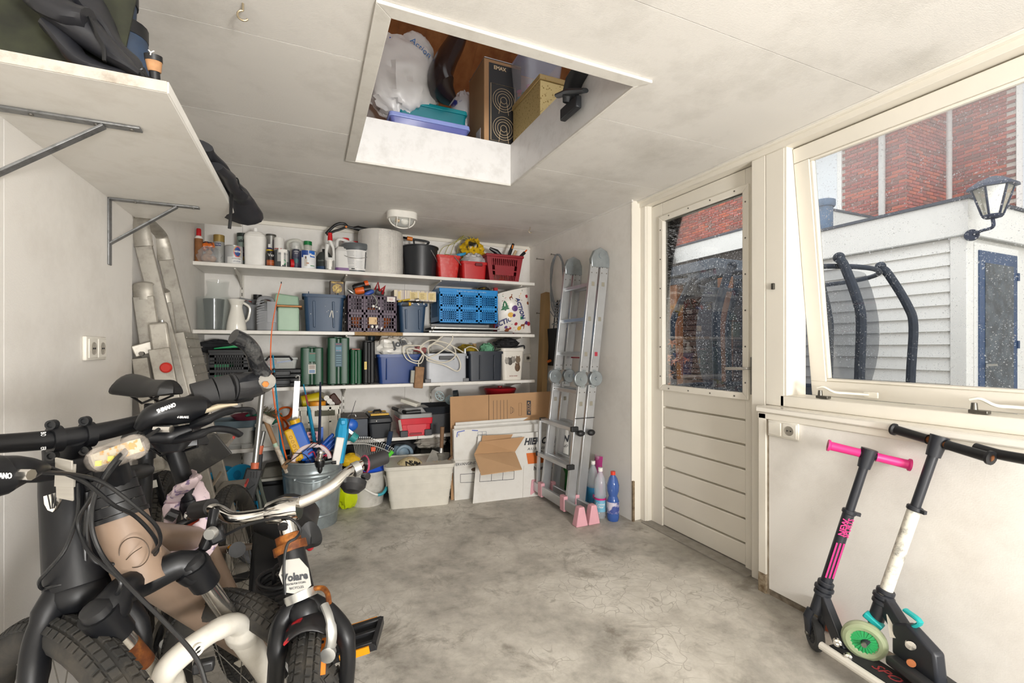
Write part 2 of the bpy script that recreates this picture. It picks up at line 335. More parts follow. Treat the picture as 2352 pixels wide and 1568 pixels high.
def rain_glass(name, dens=1.0, glare_haze=None, tint=(1, 1, 1)):
    m = D.materials.new(name); m.use_nodes = True; n = m.node_tree; N = n.nodes; L = n.links; N.remove(N['Principled BSDF']); out = N['Material Output']
    co = N.new('ShaderNodeTexCoord').outputs['Object']
    tr = N.new('ShaderNodeBsdfTransparent'); tr.inputs[0].default_value = (.97*tint[0], .98*tint[1], .98*tint[2], 1)
    gl = N.new('ShaderNodeBsdfGlossy'); gl.inputs['Roughness'].default_value = .02
    fr = N.new('ShaderNodeFresnel'); fr.inputs[0].default_value = 1.35
    m1 = N.new('ShaderNodeMixShader'); L.new(fr.outputs[0], m1.inputs[0]); L.new(tr.outputs[0], m1.inputs[1]); L.new(gl.outputs[0], m1.inputs[2])
    masks = []
    for sc, th in ((150, .22), (75, .20)):
        vo = N.new('ShaderNodeTexVoronoi'); vo.inputs['Scale'].default_value = sc; vo.inputs['Randomness'].default_value = 1; L.new(co, vo.inputs['Vector'])
        se = N.new('ShaderNodeSeparateColor'); L.new(vo.outputs['Color'], se.inputs[0])
        mu = N.new('ShaderNodeMath'); mu.operation = 'MULTIPLY'; L.new(se.outputs[0], mu.inputs[0]); mu.inputs[1].default_value = th*2*dens
        lt = N.new('ShaderNodeMath'); lt.operation = 'LESS_THAN'; L.new(vo.outputs['Distance'], lt.inputs[0]); L.new(mu.outputs[0], lt.inputs[1]); masks.append((lt, vo))
    mk = N.new('ShaderNodeMath'); mk.operation = 'MAXIMUM'; L.new(masks[0][0].outputs[0], mk.inputs[0]); L.new(masks[1][0].outputs[0], mk.inputs[1])
    nz = N.new('ShaderNodeTexNoise'); nz.inputs['Scale'].default_value = 6; L.new(co, nz.inputs['Vector'])
    rp = N.new('ShaderNodeMapRange'); L.new(nz.outputs['Fac'], rp.inputs[0]); rp.inputs[1].default_value = .32; rp.inputs[2].default_value = .55
    mm = N.new('ShaderNodeMath'); mm.operation = 'MULTIPLY'; L.new(mk.outputs[0], mm.inputs[0]); L.new(rp.outputs[0], mm.inputs[1])
    bp = N.new('ShaderNodeBump'); bp.inputs['Strength'].default_value = 1; bp.inputs['Distance'].default_value = .003; bp.invert = True; L.new(masks[1][1].outputs['Distance'], bp.inputs['Height'])
    rf = N.new('ShaderNodeBsdfRefraction'); rf.inputs['IOR'].default_value = 1.33; rf.inputs['Roughness'].default_value = .25; L.new(bp.outputs[0], rf.inputs['Normal'])
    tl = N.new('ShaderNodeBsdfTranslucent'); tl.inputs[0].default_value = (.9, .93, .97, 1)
    dm = N.new('ShaderNodeMixShader'); dm.inputs[0].default_value = .55; L.new(rf.outputs[0], dm.inputs[1]); L.new(tl.outputs[0], dm.inputs[2])
    ms = N.new('ShaderNodeMath'); ms.operation = 'MULTIPLY'; L.new(mm.outputs[0], ms.inputs[0]); ms.inputs[1].default_value = .6
    m2 = N.new('ShaderNodeMixShader'); L.new(ms.outputs[0], m2.inputs[0]); L.new(m1.outputs[0], m2.inputs[1]); L.new(dm.outputs[0], m2.inputs[2]); fin = m2
    if glare_haze:   # glare painted into the glass as white haze towards the top edge
        sp = N.new('ShaderNodeSeparateXYZ'); L.new(co, sp.inputs[0]); mr = N.new('ShaderNodeMapRange'); L.new(sp.outputs['Z'], mr.inputs[0]); mr.inputs[1].default_value = glare_haze[0]; mr.inputs[2].default_value = glare_haze[1]; mr.inputs[3].default_value = 0; mr.inputs[4].default_value = glare_haze[2]
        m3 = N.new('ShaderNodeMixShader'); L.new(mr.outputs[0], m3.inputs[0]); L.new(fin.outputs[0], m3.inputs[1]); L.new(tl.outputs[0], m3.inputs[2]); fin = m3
    L.new(fin.outputs[0], out.inputs[0]); return m
M_screw = mat('screw_grey', '77736c', .5, .6)
M_alu = mat('brushed_aluminium', 'b9bab8', .33, .85, var=.12, sc=20)
M_chrome = mat('chrome', 'd8d6d2', .12, 1, var=.05, sc=8)
DX = 2.11
dr = ST(MB().box(DX, DX+.045, 1.66, 1.732, .004, 2.108), 'door_1', M_door, bev=.002)
P(MB().box(DX, DX+.045, 2.358, 2.462, .004, 2.108), 'stile', M_door, dr, bev=.002)
P(MB().box(DX, DX+.045, 1.733, 2.357, 1.985, 2.108), 'top_rail', M_door, dr, bev=.002)
P(MB().box(DX+.008, DX+.045, 1.733, 2.357, .785, .922), 'lock_rail', M_door, dr, bev=.004)
gz = [.006, .126, .257, .388, .52, .649, .781]
for a, b in zip(gz, gz[1:]): P(MB().box(DX+.008, DX+.04, 1.734, 2.356, a+.004, b-.006), 'door_plank', M_door, dr, bev=.005)
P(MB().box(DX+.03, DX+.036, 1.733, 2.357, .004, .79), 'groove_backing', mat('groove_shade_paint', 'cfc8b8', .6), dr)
GL = P(MB().box(DX+.018, DX+.022, 1.742, 2.352, .915, 1.992), 'glass_pane', rain_glass('wet_door_glass', .6), dr)
b0, b1, z0, z1 = 1.705, 2.378, .889, 2.022; w_ = .037
for q in ([(b0, z0), (b1, z0), (b1-w_, z0+w_), (b0+w_, z0+w_)], [(b0, z1), (b1, z1), (b1-w_, z1-w_), (b0+w_, z1-w_)], [(b0, z0), (b0, z1), (b0+w_, z1-w_), (b0+w_, z0+w_)], [(b1, z0), (b1, z1), (b1-w_, z1-w_), (b1-w_, z0+w_)]):
    P(MB().prism(q, (DX-.012, 0, 0), UY, UZ, (.03, 0, 0)), 'glazing_bead', M_trim, dr, bev=.004)
for i in range(6):
    for y in (b0+.017, b1-.017): P(MB().cyl((DX-.014, y, .98+i*.19), (DX-.011, y, .98+i*.19), .0045, n=10), 'bead_screw', M_screw, dr)
for i in range(4):
    for z in (z0+.016, z1-.016): P(MB().cyl((DX-.014, 1.79+i*.165, z), (DX-.011, 1.79+i*.165, z), .0045, n=10), 'bead_screw', M_screw, dr)
P(MB().box(DX-.006, DX, 1.664, 1.699, .92, 1.115), 'handle_plate', mat('handle_plate_steel', '9c9a95', .4, .8), dr, bev=.002)
P(MB().tube(spl([(DX, 1.683, 1.057), (DX-.045, 1.683, 1.057), (DX-.052, 1.70, 1.056), (DX-.052, 1.81, 1.052)], 5), [.009]*10+[.0105]*6, 12, sy=.8), 'lever_handle', mat('satin_lever', 'd2d0cb', .25, .9), dr)
for z in (.945, 1.0): P(MB().cyl((DX-.009, 1.682, z), (DX-.005, 1.682, z), .007, n=12), 'handle_screw', M_screw, dr)
fr = ST(MB().box(2.06, 2.2, 2.466, 2.512, 0, 2.112), 'trim_4', M_door, bev=.003)
P(MB().box(2.075, 2.2, 2.461, 2.469, 0, 2.112), 'rebate', M_trim, fr)
P(MB().box(2.06, 2.2, 1.578, 1.655, 0, 2.112), 'door_post', M_door, fr, bev=.003)
P(MB().box(2.06, 2.2, 1.48, 1.576, .885, 2.112), 'window_post', M_door, fr, bev=.003)
lp = P(MB().box(2.048, 2.06, 1.525, 1.538, 1.445, 1.475), 'strike_latch', mat('dark_latch', '55524c', .5, .7), fr, bev=.002)
P(MB().box(2.03, 2.2, 1.66, 2.47, -.002, .006), 'threshold', mat('threshold_concrete', '97928a', .8, sc=20, var=.3), fr)
wf = ST(MB().box(2.06, 2.2, -.3, 1.50, .884, .938), 'window_1', M_trim, bev=.004)
P(MB().box(2.062, 2.2, 1.468, 1.482, .93, 2.112), 'side_lining', M_trim, wf, bev=.002)
P(MB().box(2.062, 2.2, -.3, -.2, .93, 2.112), 'frame_post', M_trim, wf)
TH = rad(-6.9)
SM = Mx.Translation((2.1, 0, 2.103)) @ Mx.Rotation(TH, 4, 'Y')
sash = P(MB().box(0, .05, -.15, 1.466, -.068, 0).xf(SM), 'sash', M_door, wf, bev=.003)
H = 1.178
for a in ((1.394, 1.466, -H+.07, -.069), (-.15, -.08, -H+.07, -.069)): P(MB().box(0, .05, *a).xf(SM), 'sash_stile', M_door, sash, bev=.003)
P(MB().box(0, .05, -.15, 1.466, -H, -H+.072).xf(SM), 'bottom_rail', M_door, sash, bev=.003)
for a in ((1.382, 1.394, -H+.085, -.081), ): P(MB().box(.006, .03, *a).xf(SM), 'sash_bead', M_trim, sash, bev=.003)
P(MB().box(.006, .03, -.08, 1.394, -.081, -.068).xf(SM), 'sash_bead', M_trim, sash, bev=.003); P(MB().box(.006, .03, -.08, 1.394, -H+.072, -H+.084).xf(SM), 'sash_bead', M_trim, sash, bev=.003)
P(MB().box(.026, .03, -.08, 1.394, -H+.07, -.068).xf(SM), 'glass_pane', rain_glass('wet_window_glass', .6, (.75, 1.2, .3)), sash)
M_lat = mat('latch_enamel', 'e6e2d6', .35)
for px, py in ((1893, 900), (2250, 938)):
    p = at(px, py, X=2.09); y = p.y; z = .94
    hd = P(MB().box(2.062, 2.09, y-.03, y+.02, z, z+.012), 'stay_catch', mat('catch_steel', '6d6a63', .35, .8), wf, bev=.002)
    P(MB().cyl((2.075, y+.008, z), (2.075, y+.008, z+.035), .011, .008, 12), 'catch_knob', mat('catch_steel', '6d6a63', .35, .8), wf)
    P(MB().tube(spl([(2.075, y+.02, z+.045), (2.08, y-.005, z+.05), (2.1, y-.035, z+.03), (2.15, y-.06, z+.025), (2.195, y-.12, z+.022)], 4), .008, 10, sy=.7), 'stay_arm', M_lat, wf)
    P(MB().box(2.195, 2.205, y-.155, y-.1, z+.008, z+.034), 'stay_plate', M_lat, wf, bev=.003)
M_shed = mat('white_shed_paint', 'e9e8e4', .5, var=.03, sc=3)
M_roofedge = mat('dark_roof_edge', '4c515c', .5, .3, sc=30)
M_mortar = mat('mortar', 'cfc8be', .9, var=.2, sc=40)
M_pave = mat('paving', 'c4bfb7', .8, var=.2, sc=6)
gd = ST(MB().box(-12, 30, -14, 25, -.2, -.13), 'ground', M_pave)
SX, SY0, SY1 = 5.76, 2.29, 4.4
sh = T('garden_shed', 'white weatherboarded garden shed across the yard behind the window', 'shed', (SX+.5, 3.3, -.13))
P(MB().box(SX+.03, SX+2.6, SY0+.03, SY1, -.13, 2.3), 'shed_wall', M_shed, sh)
nb = 18; bh = (2.24+.1)/nb
for i in range(nb):
    z = -.1+i*bh
    P(MB().prism([(.03, 0), (-.012, 0), (.012, bh-.006), (.03, bh-.006)], (SX+.012, SY0+.12, z), UX, UZ, (0, SY1-SY0-.12, 0)), 'weatherboard', M_shed, sh)
P(MB().box(SX-.01, SX+.12, SY0-.01, SY0+.115, -.13, 2.26), 'corner_board', M_shed, sh, bev=.004)
P(MB().box(SX-.03, SX+2.7, SY0-.03, SY1+.02, 2.25, 2.585), 'fascia', M_shed, sh, bev=.004)
P(MB().box(SX-.05, SX+2.72, SY0-.05, SY1+.04, 2.585, 2.615), 'roof_edge', M_roofedge, sh)
P(MB().box(SX-.033, SX+2.7, SY0-.033, SY1+.02, 2.24, 2.252), 'fascia_drip', mat('drip_grey', 'a9a9a6', .6), sh)
M_blue = mat('faded_blue_paint', '3f5679', .45, var=.2, sc=6)
P(MB().box(5.90, 6.80, SY0-.01, SY0+.03, -.13, 2.19), 'door_frame', M_shed, sh, bev=.005)
P(MB().box(5.965, 6.735, SY0-.025, SY0+.02, -.13, 2.118), 'door_leaf', M_blue, sh, bev=.004)
P(MB().box(6.06, 6.64, SY0-.03, SY0-.02, .35, 2.0), 'door_pane', mat('dark_door_glass', '2c3640', .1, var=.4, sc=9, h2='55606a'), sh, bev=.002)
P(MB().beam((5.99, SY0-.07, 1.0), (6.16, SY0-.07, 1.0), .02, .02), 'door_handle', M_alu, sh)
for z in (1.9, 1.2, .55): P(MB().box(6.72, 6.76, SY0-.035, SY0, z-.04, z+.04), 'hinge', M_blue, sh)
M_bricks = [mat('brick_red_%d' % i, h, .85, var=.22, sc=9, bump=.3, bsc=50) for i, h in enumerate(('a85a50', 'b5655a', '9c5a52', 'c06a54', '94655c'))]
me_b = None
def brick_wall(parent, o, u, L, z0, z1, holes=(), rank=None, keep=10**9, stagger=0):
    """running bond on the plane through o along u; returns list of (origin, u, len)"""
    out = []; u = V(u).normalized(); bl, bh_, mo = .21, .05, .0125; k = 0; z = z0
    while z < z1:
        s = -(bl+mo)/2 if (k+stagger) % 2 else 0
        while s < L:
            a, b = max(s, 0), min(s+bl, L)
            if b-a > .04 and not any(h0 < (a+b)/2 < h1 and g0 < z+.02 < g1 for h0, h1, g0, g1 in holes): out.append((V(o)+u*a+UZ*z, u, b-a))
            s += bl+mo
        z += bh_+mo; k += 1
    return out
hs = T('brick_house', 'red brick house with white windows rising behind the white shed', 'house', (10.5, 6, -.13))
BX, CY, BX2 = 9.5, 4.58, 10.92
P(MB().box(BX+.02, BX+4, CY+.02, 14, -.13, 9.5), 'house_core', M_mortar, hs); P(MB().box(BX2+.02, BX2+4, -8, CY+.1, -.13, 9.5), 'house_core', M_mortar, hs)
allb = []
for wl_ in (brick_wall(hs, (BX, CY, 3.0), (0, 1, 0), 7.2, 0, 3.0, holes=((1.02, 1.98, .4, 2.6), (1.9, 2.65, .15, 2.6))),
            brick_wall(hs, (BX, CY, 3.0), (1, 0, 0), 1.42, 0, 3.0, stagger=1),
            brick_wall(hs, (BX2, CY, 2.2), (0, -1, 0), 1.6, 0, 3.6, holes=((.86, 2.2, -.1, 4),))): allb += wl_
def brick_mb(mb, o, u, l):
    n = V((-1, 0, 0)) if abs(u.y) > .5 else V((0, -1, 0)); j = R.uniform(-.0025, .0025)
    a = o+n*(j); b = n*(-.03)
    return mb.hexa([a+b, a, a+u*l, a+u*l+b, a+b+UZ*.05, a+UZ*.05, a+u*l+UZ*.05, a+u*l+b+UZ*.05])
def proj(p):
    q = p-V((0, 0, CAM_H)); d = q.x*s_+q.y*c_; return 1176+F*(q.x*c_-q.y*s_)/d, 800-F*q.z/d
def inwin(p):
    x, y = proj(p); return (1850 < x < 2360 and y < 640 and y > 180) or (1515 < x < 1712 and 440 < y < 620)
vis = [b for b in allb if inwin(b[0])]; rest = [b for b in allb if not inwin(b[0])]
vis.sort(key=lambda b: -b[2]/(b[0]-V((0, 0, CAM_H))).length); single, more = vis[:300], vis[300:]
hsw = P(MB().box(BX+.018, BX+.03, CY, 11.8, 3, 6), 'facade', M_mortar, hs)
shapes = {}
for o, u, l in single:
    key = (round(l, 2), abs(u.y) > .5, u.y < 0, R.randrange(5))
    if key not in shapes:
        me = D.meshes.new('brick'); mb = brick_mb(MB(), V((0, 0, 0)), u, l); me.from_pydata(mb.v, [], mb.f); me.materials.append(M_bricks[key[3]]); me.update(); shapes[key] = me
    b = link('brick', shapes[key]); b.parent = hsw; b.location = o-wo(hsw).translation
for i in range(5):
    mb = MB()
    for k, (o, u, l) in enumerate(more+rest):
        if k % 5 == i: brick_mb(mb, o, u, l)
    P(mb, 'bricks', M_bricks[i], hsw, kind='stuff', smooth=False)
M_upvc = mat('white_window_frame', 'efeeea', .4, var=.02); M_pale = mat('pale_curtain_pane', 'e3e8ec', .3, var=.05, sc=3)
def win(par, y0, y1, z0, z1, x):
    f = P(MB().box(x-.03, x+.02, y0, y1, z0, z1), 'window', M_upvc, par, bev=.005)
    P(MB().box(x-.036, x-.028, y0+.08, y1-.08, z0+.1, z1-.08), 'pane', M_pale, f)
    P(MB().box(x-.07, x, y0-.03, y1+.03, z0-.04, z0), 'window_sill', M_upvc, f)
win(hs, 5.62, 6.55, 3.42, 5.6, BX); win(hs, 6.6, 7.25, 3.2, 5.6, BX); win(hs, 2.5, 3.68, 2.2, 5.8, BX2)
for q, x in ((at(2030, 400, X=BX), BX), (at(2183, 400, X=BX2), BX2-.05)):
    dp = P(MB().cyl((q.x-.06, q.y, 2.4), (q.x-.06, q.y, 6.3), .05, n=14), 'downpipe', mat('grey_downpipe', 'cfccc8', .45), hs)
    for z in (3.45, 5.0): P(MB().cyl((q.x-.06, q.y, z), (q.x-.06, q.y, z+.06), .058, n=14), 'pipe_collar', mat('grey_downpipe', 'cfccc8', .45), hs)
ax = T('annexe', 'long white flat-roofed annexe behind the dark canopy', 'annexe', (7.6, 7, -.13))
P(MB().box(7.0, 9.3, 4.45, 9.5, 2.93, 3.25), 'fascia', M_shed, ax, bev=.004); P(MB().box(6.98, 9.3, 4.43, 9.5, 3.25, 3.28), 'roof_edge', M_roofedge, ax)
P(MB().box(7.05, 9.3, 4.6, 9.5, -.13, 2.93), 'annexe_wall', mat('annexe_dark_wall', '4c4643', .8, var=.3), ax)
q = at(1541, 598, X=6.95); S(MB().sph(q, (.1, .1, .1)).cyl(q+V((-.02, 0, -.05)), q+V((-.2, 0, -.2)), .05, .09), 'security_lamp', mat('lamp_white', 'cfcfcb', .4), 'small white lamp fixed to the annexe fascia seen through the door', 'lamp')
M_can = mat('canopy_grey', '5b6470', .6, var=.2); M_post = mat('brown_timber', '9a6236', .65, var=.35, sc=3, stretch=(6, 6, .5)); M_fence = mat('dark_brown_slat', '4e372c', .8, var=.4, sc=5, stretch=(.5, .5, 5))
cp = T('canopy', 'grey-edged canopy on brown timber posts beyond the wet door glass', 'canopy', (5.6, 5.5, -.13))
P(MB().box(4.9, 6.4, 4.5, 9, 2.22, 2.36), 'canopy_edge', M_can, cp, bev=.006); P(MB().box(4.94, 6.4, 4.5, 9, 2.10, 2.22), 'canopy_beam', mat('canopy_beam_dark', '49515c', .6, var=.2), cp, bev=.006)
for px in (1552, 1664): q = at(px, 700, X=5.0); P(MB().box(4.95, 5.08, q.y-.07, q.y+.07, -.13, 2.1), 'post', M_post, cp, bev=.006)
q = at(1552, 640, X=4.96); P(MB().beam(q+V((0, .1, .03)), q+V((0, -.25, -.01)), .04, .03), 'post_bracket', M_alu, cp)
fe = T('slatted_fence', 'dark brown slatted fence under the canopy', 'fence', (6.5, 6.5, -.13))
for i in range(22): P(MB().box(6.48, 6.5, 4.5, 9.0, -.1+i*.1, -.015+i*.1), 'slat', M_fence, fe)
for y in (4.6, 6.0, 7.4, 8.8): P(MB().box(6.5, 6.58, y, y+.07, -.13, 2.1), 'fence_post', M_fence, fe)
P(MB().box(6.585, 6.6, 4.5, 9.0, -.13, 2.1), 'fence_backing', mat('fence_shade_board', '2e2420', .9), fe)
M_pad = mat('dark_pole_padding', '2b3340', .7, var=.25, sc=20)
tc0 = V((4.42, 3.22, 0)); RT = 1.0
tp = T('trampoline', 'round garden trampoline with curved black poles and dark safety net', 'trampoline', tc0+V((0, 0, -.13)))
P(MB().tube(arc(tc0+UZ*.72, UX, UY, RT, 0, 360, 40)[:-1], .03, 10, closed=True), 'frame_ring', M_pad, tp); P(MB().lathe([(0, .70), (RT-.05, .70), (RT-.05, .71), (0, .71)], tc0, n=40, caps=False), 'jumping_mat', pl('23262b', .8), tp)
netm = D.materials.new('safety_net'); netm.use_nodes = True; n = netm.node_tree; N = n.nodes; L = n.links; N['Principled BSDF'].inputs['Base Color'].default_value = lin('333d4a'); N['Principled BSDF'].inputs['Alpha'].default_value = .42
P(MB().grid(lambda a, b: tc0+V((math.cos(a*6.2832), math.sin(a*6.2832), 0))*(RT-.2-.1*(2*b-1)**2)+UZ*(.72+1.13*b), 40, 8, True), 'safety_net', netm, tp)
for i in range(6):
    a = rad(60*i-52); d = V((math.cos(a), math.sin(a), 0)); k = tc0+d*(RT+.04)
    po = P(MB().tube(spl([k+UZ*.0, k+UZ*.85, k+d*.02+UZ*1.35, k-d*.02+UZ*1.55, k-d*.16+UZ*1.85, k-d*.22+UZ*1.92], 5), .036, 10), 'pole', M_pad, tp)
    P(MB().sph(k-d*.22+UZ*1.93, .045), 'pole_cap', M_pad, po)
    P(MB().cyl(k+UZ*-.13, k+UZ*.72, .022), 'leg', M_alu, tp)
P(MB().tube(arc(tc0+UZ*1.86, UX, UY, RT-.2, 0, 360, 40)[:-1], .022, 8, closed=True), 'net_top_ring', M_pad, tp)
M_ln = mat('weathered_lantern_metal', '3f475c', .5, .4, var=.3, sc=40)
q = at(2232, 540, X=SX-.02); lt = T('wall_lantern', 'old black carriage lantern on the corner of the white shed', 'lantern', q)
q2 = q+V((-.12, -.19, 0)); P(MB().cyl(q, q+V((-.03, -.01, 0)), .055, .05), 'wall_plate', M_ln, lt); P(MB().tube(spl([q, q+V((-.08, -.1, .01)), q2+V((0, 0, .02)), q2+V((0, 0, .1))]), .014), 'bracket', M_ln, lt)
zt = .1
P(MB().lathe([(.0, zt-.01), (.06, zt), (.075, zt+.02), (.07, zt+.03), (0, zt+.03)], q2, n=6), 'lantern_base', M_ln, lt)
P(MB().lathe([(.066, zt+.03), (.135, zt+.27)], q2, n=6, caps=False), 'lantern_glass', mat('lantern_glass', 'd8d4c0', .15, alpha=.5), lt)
for i in range(6): a = math.pi*i/3; d = V((math.cos(a), math.sin(a), 0)); P(MB().tube([q2+d*.069+UZ*(zt+.03), q2+d*.138+UZ*(zt+.27)], .009, 6), 'glazing_bar', M_ln, lt)
P(MB().lathe([(.175, zt+.265), (.17, zt+.29), (.1, zt+.34), (.03, zt+.37), (0, zt+.375)], q2, n=6), 'lantern_roof', M_ln, lt)
P(MB().lathe([(.03, zt+.03), (.035, zt+.16), (0, zt+.18)], q2, n=12), 'bulb', mat('lantern_bulb', 'f0efe8', .3), lt)
q = at(1890, 510, X=6.6); fl = T('roof_flue', 'short blue-grey flue pipe on the shed roof', 'flue', V((q.x, q.y, 2.615)))
P(MB().cyl((q.x, q.y, 2.6), (q.x, q.y, q.z+.2), .12), 'flue_pipe', mat('blue_grey_zinc', '5f7b9b', .5, .2, var=.3, sc=10), fl); P(MB().lathe([(.14, 0), (.15, .02), (.15, .09), (.13, .1)], (q.x, q.y, q.z+.2), n=20), 'flue_cowl', mat('blue_grey_zinc', '5f7b9b', .5, .2), fl)
mq = at(1530, 790, X=3.0); mp_ = T('japanese_maple', 'small japanese maple with orange leaves outside the door', 'shrub', (mq.x, mq.y+.25, -.13))
P(MB().tube(spl([(mq.x, mq.y+.25, -.13), (mq.x, mq.y+.22, .7), (mq.x+.02, mq.y+.1, 1.15)]), [.02, .018, .016, .014, .013, .012, .011, .01, .009, .008, .007, .006, .005][:13], 8), 'trunk', mat('maple_bark', '5a4a42', .8), mp_)
M_leaf = mat('orange_maple_leaf', 'c46a3c', .6, var=.4, sc=9, h2='d9a07c')
def leaf(c, r, n):
    a = n.orthogonal().normalized(); b = n.cross(a); th = R.uniform(0, 6.28); pts = []
    for i in range(10):
        t = th+i*.6283; k = r*(1 if i % 2 == 0 else .32); pts.append(c+a*(math.cos(t)*k)+b*(math.sin(t)*k)-n*(k*.25))
    return pts
for k in range(46):
    t = R.random(); c = V((mq.x+R.uniform(-.16, .12), mq.y+R.uniform(-.14, .4), R.choice([1.18, 1.10, 1.05, .93, .80])+R.uniform(-.05, .05)))
    mb = MB(); pts = leaf(c, R.uniform(.035, .06), V((R.uniform(-1, 1), R.uniform(-1, 1), R.uniform(.2, 1))).normalized()); mb.add([c]+pts, [(0, i+1, (i+1) % 10+1) for i in range(10)])
    P(mb, 'leaf', M_leaf, mp_, smooth=False)
ZL = 2.39
M_pine = mat('warm_pine_boards', 'b67c48', .55, var=.35, sc=2.2, stretch=(5, .6, 5), bump=.1, bsc=20, h2='95592f', dirt='6f3a1c', dsc=7, damt=.5)
lw = ST(MB().box(-1.2, 2.2, 5.2, 5.3, ZL, 3.6), 'wall_loft', M_pine)
rf = ST(MB().box(-1.2, 2.2, 5.3, 5.35, ZL, 3.0), 'roof', M_pine)
a0, a1 = V((0, 4.75, ZL-.02)), V((0, 2.1, 4.6)); dn = (a1-a0); nn = V((0, dn.z, -dn.y)).normalized()
for i in range(17):
    x = -1.2+i*.2; th = .018+R.uniform(0, .006)
    P(MB().hexa([a0+UX*x, a0+UX*(x+.199), a0+UX*(x+.199)+nn*th, a0+UX*x+nn*th, a1+UX*x, a1+UX*(x+.199), a1+UX*(x+.199)+nn*th, a1+UX*x+nn*th]), 'roof_board', M_pine, rf)
ST(MB().box(2.05, 2.15, .2, 5.2, ZL, 4.4), 'wall_loft_right', mat('loft_white', 'd6d2d8', .6)); ST(MB().box(-1.2, -1.1, .2, 5.2, ZL, 4.4), 'wall_loft_left', mat('loft_white', 'd6d2d8', .6))
lr = ST(MB().box(-1.2, 2.2, .2, 2.15, 4.55, 4.65), 'roof_near', M_pine)  # near roof and gable, unseen, added to limit sky light in the loft
for q in ((-1.2, 2.2, .2, .3, ZL, 3.0), (-1.2, 2.2, .2, .3, 4.45, 4.6), (-1.2, -.4, .2, .3, 3.0, 4.45), (1.9, 2.2, .2, .3, 3.0, 4.45)): P(MB().box(*q), 'gable_wall', M_pine, lr)
YS, SB = 3.68, 4.066
def fb(p0, p1, pt, z0, Y):
    zt = at((p0+p1)/2, pt, Y=Y).z; pm = pt+20
    return at(p0, pm, Y=Y).x, at(p1, pm, Y=Y).x, zt
M_rail = mat('shelf_rail_enamel', 'd5d1c8', .4)
ZS = [1.745, 1.286, .882, .461]
rails = [at(px, 700, Y=4.07).x for px in (556, 789, 989, 1162)]
for i, x in enumerate(rails):
    t = T('shelf_rail', ['slotted white shelf rail at the left end of the back wall', 'slotted white shelf rail above the big dark blue crate', 'slotted white shelf rail behind the light blue crate', 'slotted white shelf rail at the right end of the back wall'][i], 'rail', (x, 4.07, .2), group='slotted shelf rails')
    P(MB().box(x-.012, x+.012, 4.066, YB, .2, 1.99), 'channel', M_rail, t, bev=.002)
    mb = MB()
    for k in range(34): mb.box(x-.004, x+.004, 4.0645, 4.0665, .26+k*.05, .285+k*.05)
    P(mb, 'slots', mat('slot_dark', '76726a', .8), t, kind='stuff', smooth=False)
sx1 = 1.845
names = ['top', 'second', 'third', 'lowest']
for i, z in enumerate(ZS):
    t = T('wall_shelf', ['white wall shelf at the top under the ceiling full of bottles and buckets', 'white second wall shelf with blue and purple crates on it', 'white third wall shelf with green tool cases on it', 'white lowest wall shelf holding the red toolbox'][i], 'shelf', (.6, 3.87, z-.025), group='white shelves on the back wall')
    xs = at(1058, 650, Y=YS).x if i == 0 else (at(815, 765, Y=YS).x if i == 1 else .8)
    P(MB().box(-.708, xs-.001, YS, SB, z-.025, z), 'shelf_board', M_white, t, bev=.002)
    if i == 1:
        xe = at(925, 765, Y=YS).x
        P(MB().box(xs, xe, YS+.001, SB, z-.025, z), 'shelf_board', mat('chipboard_raw', 'b08f62', .9, var=.35, sc=120, bump=.4, bsc=200), t, label='bare chipboard length where the white edging is missing'); P(MB().box(xe+.001, sx1, YS, SB, z-.025, z), 'shelf_board', M_white, t, bev=.002)
    else: P(MB().box(xs+.001, sx1, YS, SB, z-.025, z), 'shelf_board', M_white, t, bev=.002)
    for x in rails: P(MB().prism([(4.066, z-.026), (YS+.03, z-.026), (YS+.03, z-.034), (3.86, z-.05), (4.0, z-.085), (4.066, z-.12)], (x-.008, 0, 0), UY, UZ, (.012, 0, 0)), 'shelf_bracket', M_rail, t, bev=.001)
def cyl_item(name, label, cat, p0, p1, pt, z0, Y, bands, group=None, n=28, sy=1.0, pb=None):
    """round item standing on z0; bands: (part, z fraction from, to, r from, r to, material)"""
    x0, x1, zt = fb(p0, p1, pt, z0, Y); r = (x1-x0)/2/1.0; cx = (x0+x1)/2; h = zt-z0
    t = T(name, label, cat, (cx, Y, z0), group=group)
    for b in bands:
        prof = b[1] if isinstance(b[1], list) else [(b[3], b[1]), (b[4], b[2])]
        P(MB().lathe([(q*r, k*h) for q, k in prof], (cx, Y, z0), n=n, sy=sy), b[0], b[-1], t, bev=0)
    return t, cx, r, h
def ctext(t, s, size, cx, Y, r, z, m, off=0, **k):   # lettering wrapped round a can on its camera side
    a = math.atan2(-Y, -cx)+off; o = V((cx+math.cos(a)*(r+.0008), Y+math.sin(a)*(r+.0008), z))
    u = V((-math.sin(a), math.cos(a), 0)); return txt(s, size, o, u, UZ, m, t, cyl=(cx, Y), ext=.0004, **k)
def cpatch(t, name, cx, Y, r, z0, z1, off, half, m, round_=False):   # label patch wrapped on a cylinder
    a0 = math.atan2(-Y, -cx)+off; zc, hz = (z0+z1)/2, (z1-z0)/2
    def f(u, v):
        U, W = 2*u-1, 2*v-1
        if round_: k = math.sqrt(max(0, 1-W*W)); U *= k
        a = a0+half*U; return V((cx+(r+.0006)*math.cos(a), Y+(r+.0006)*math.sin(a), zc+hz*W))
    return P(MB().grid(f, 14, 12), name, m, t)
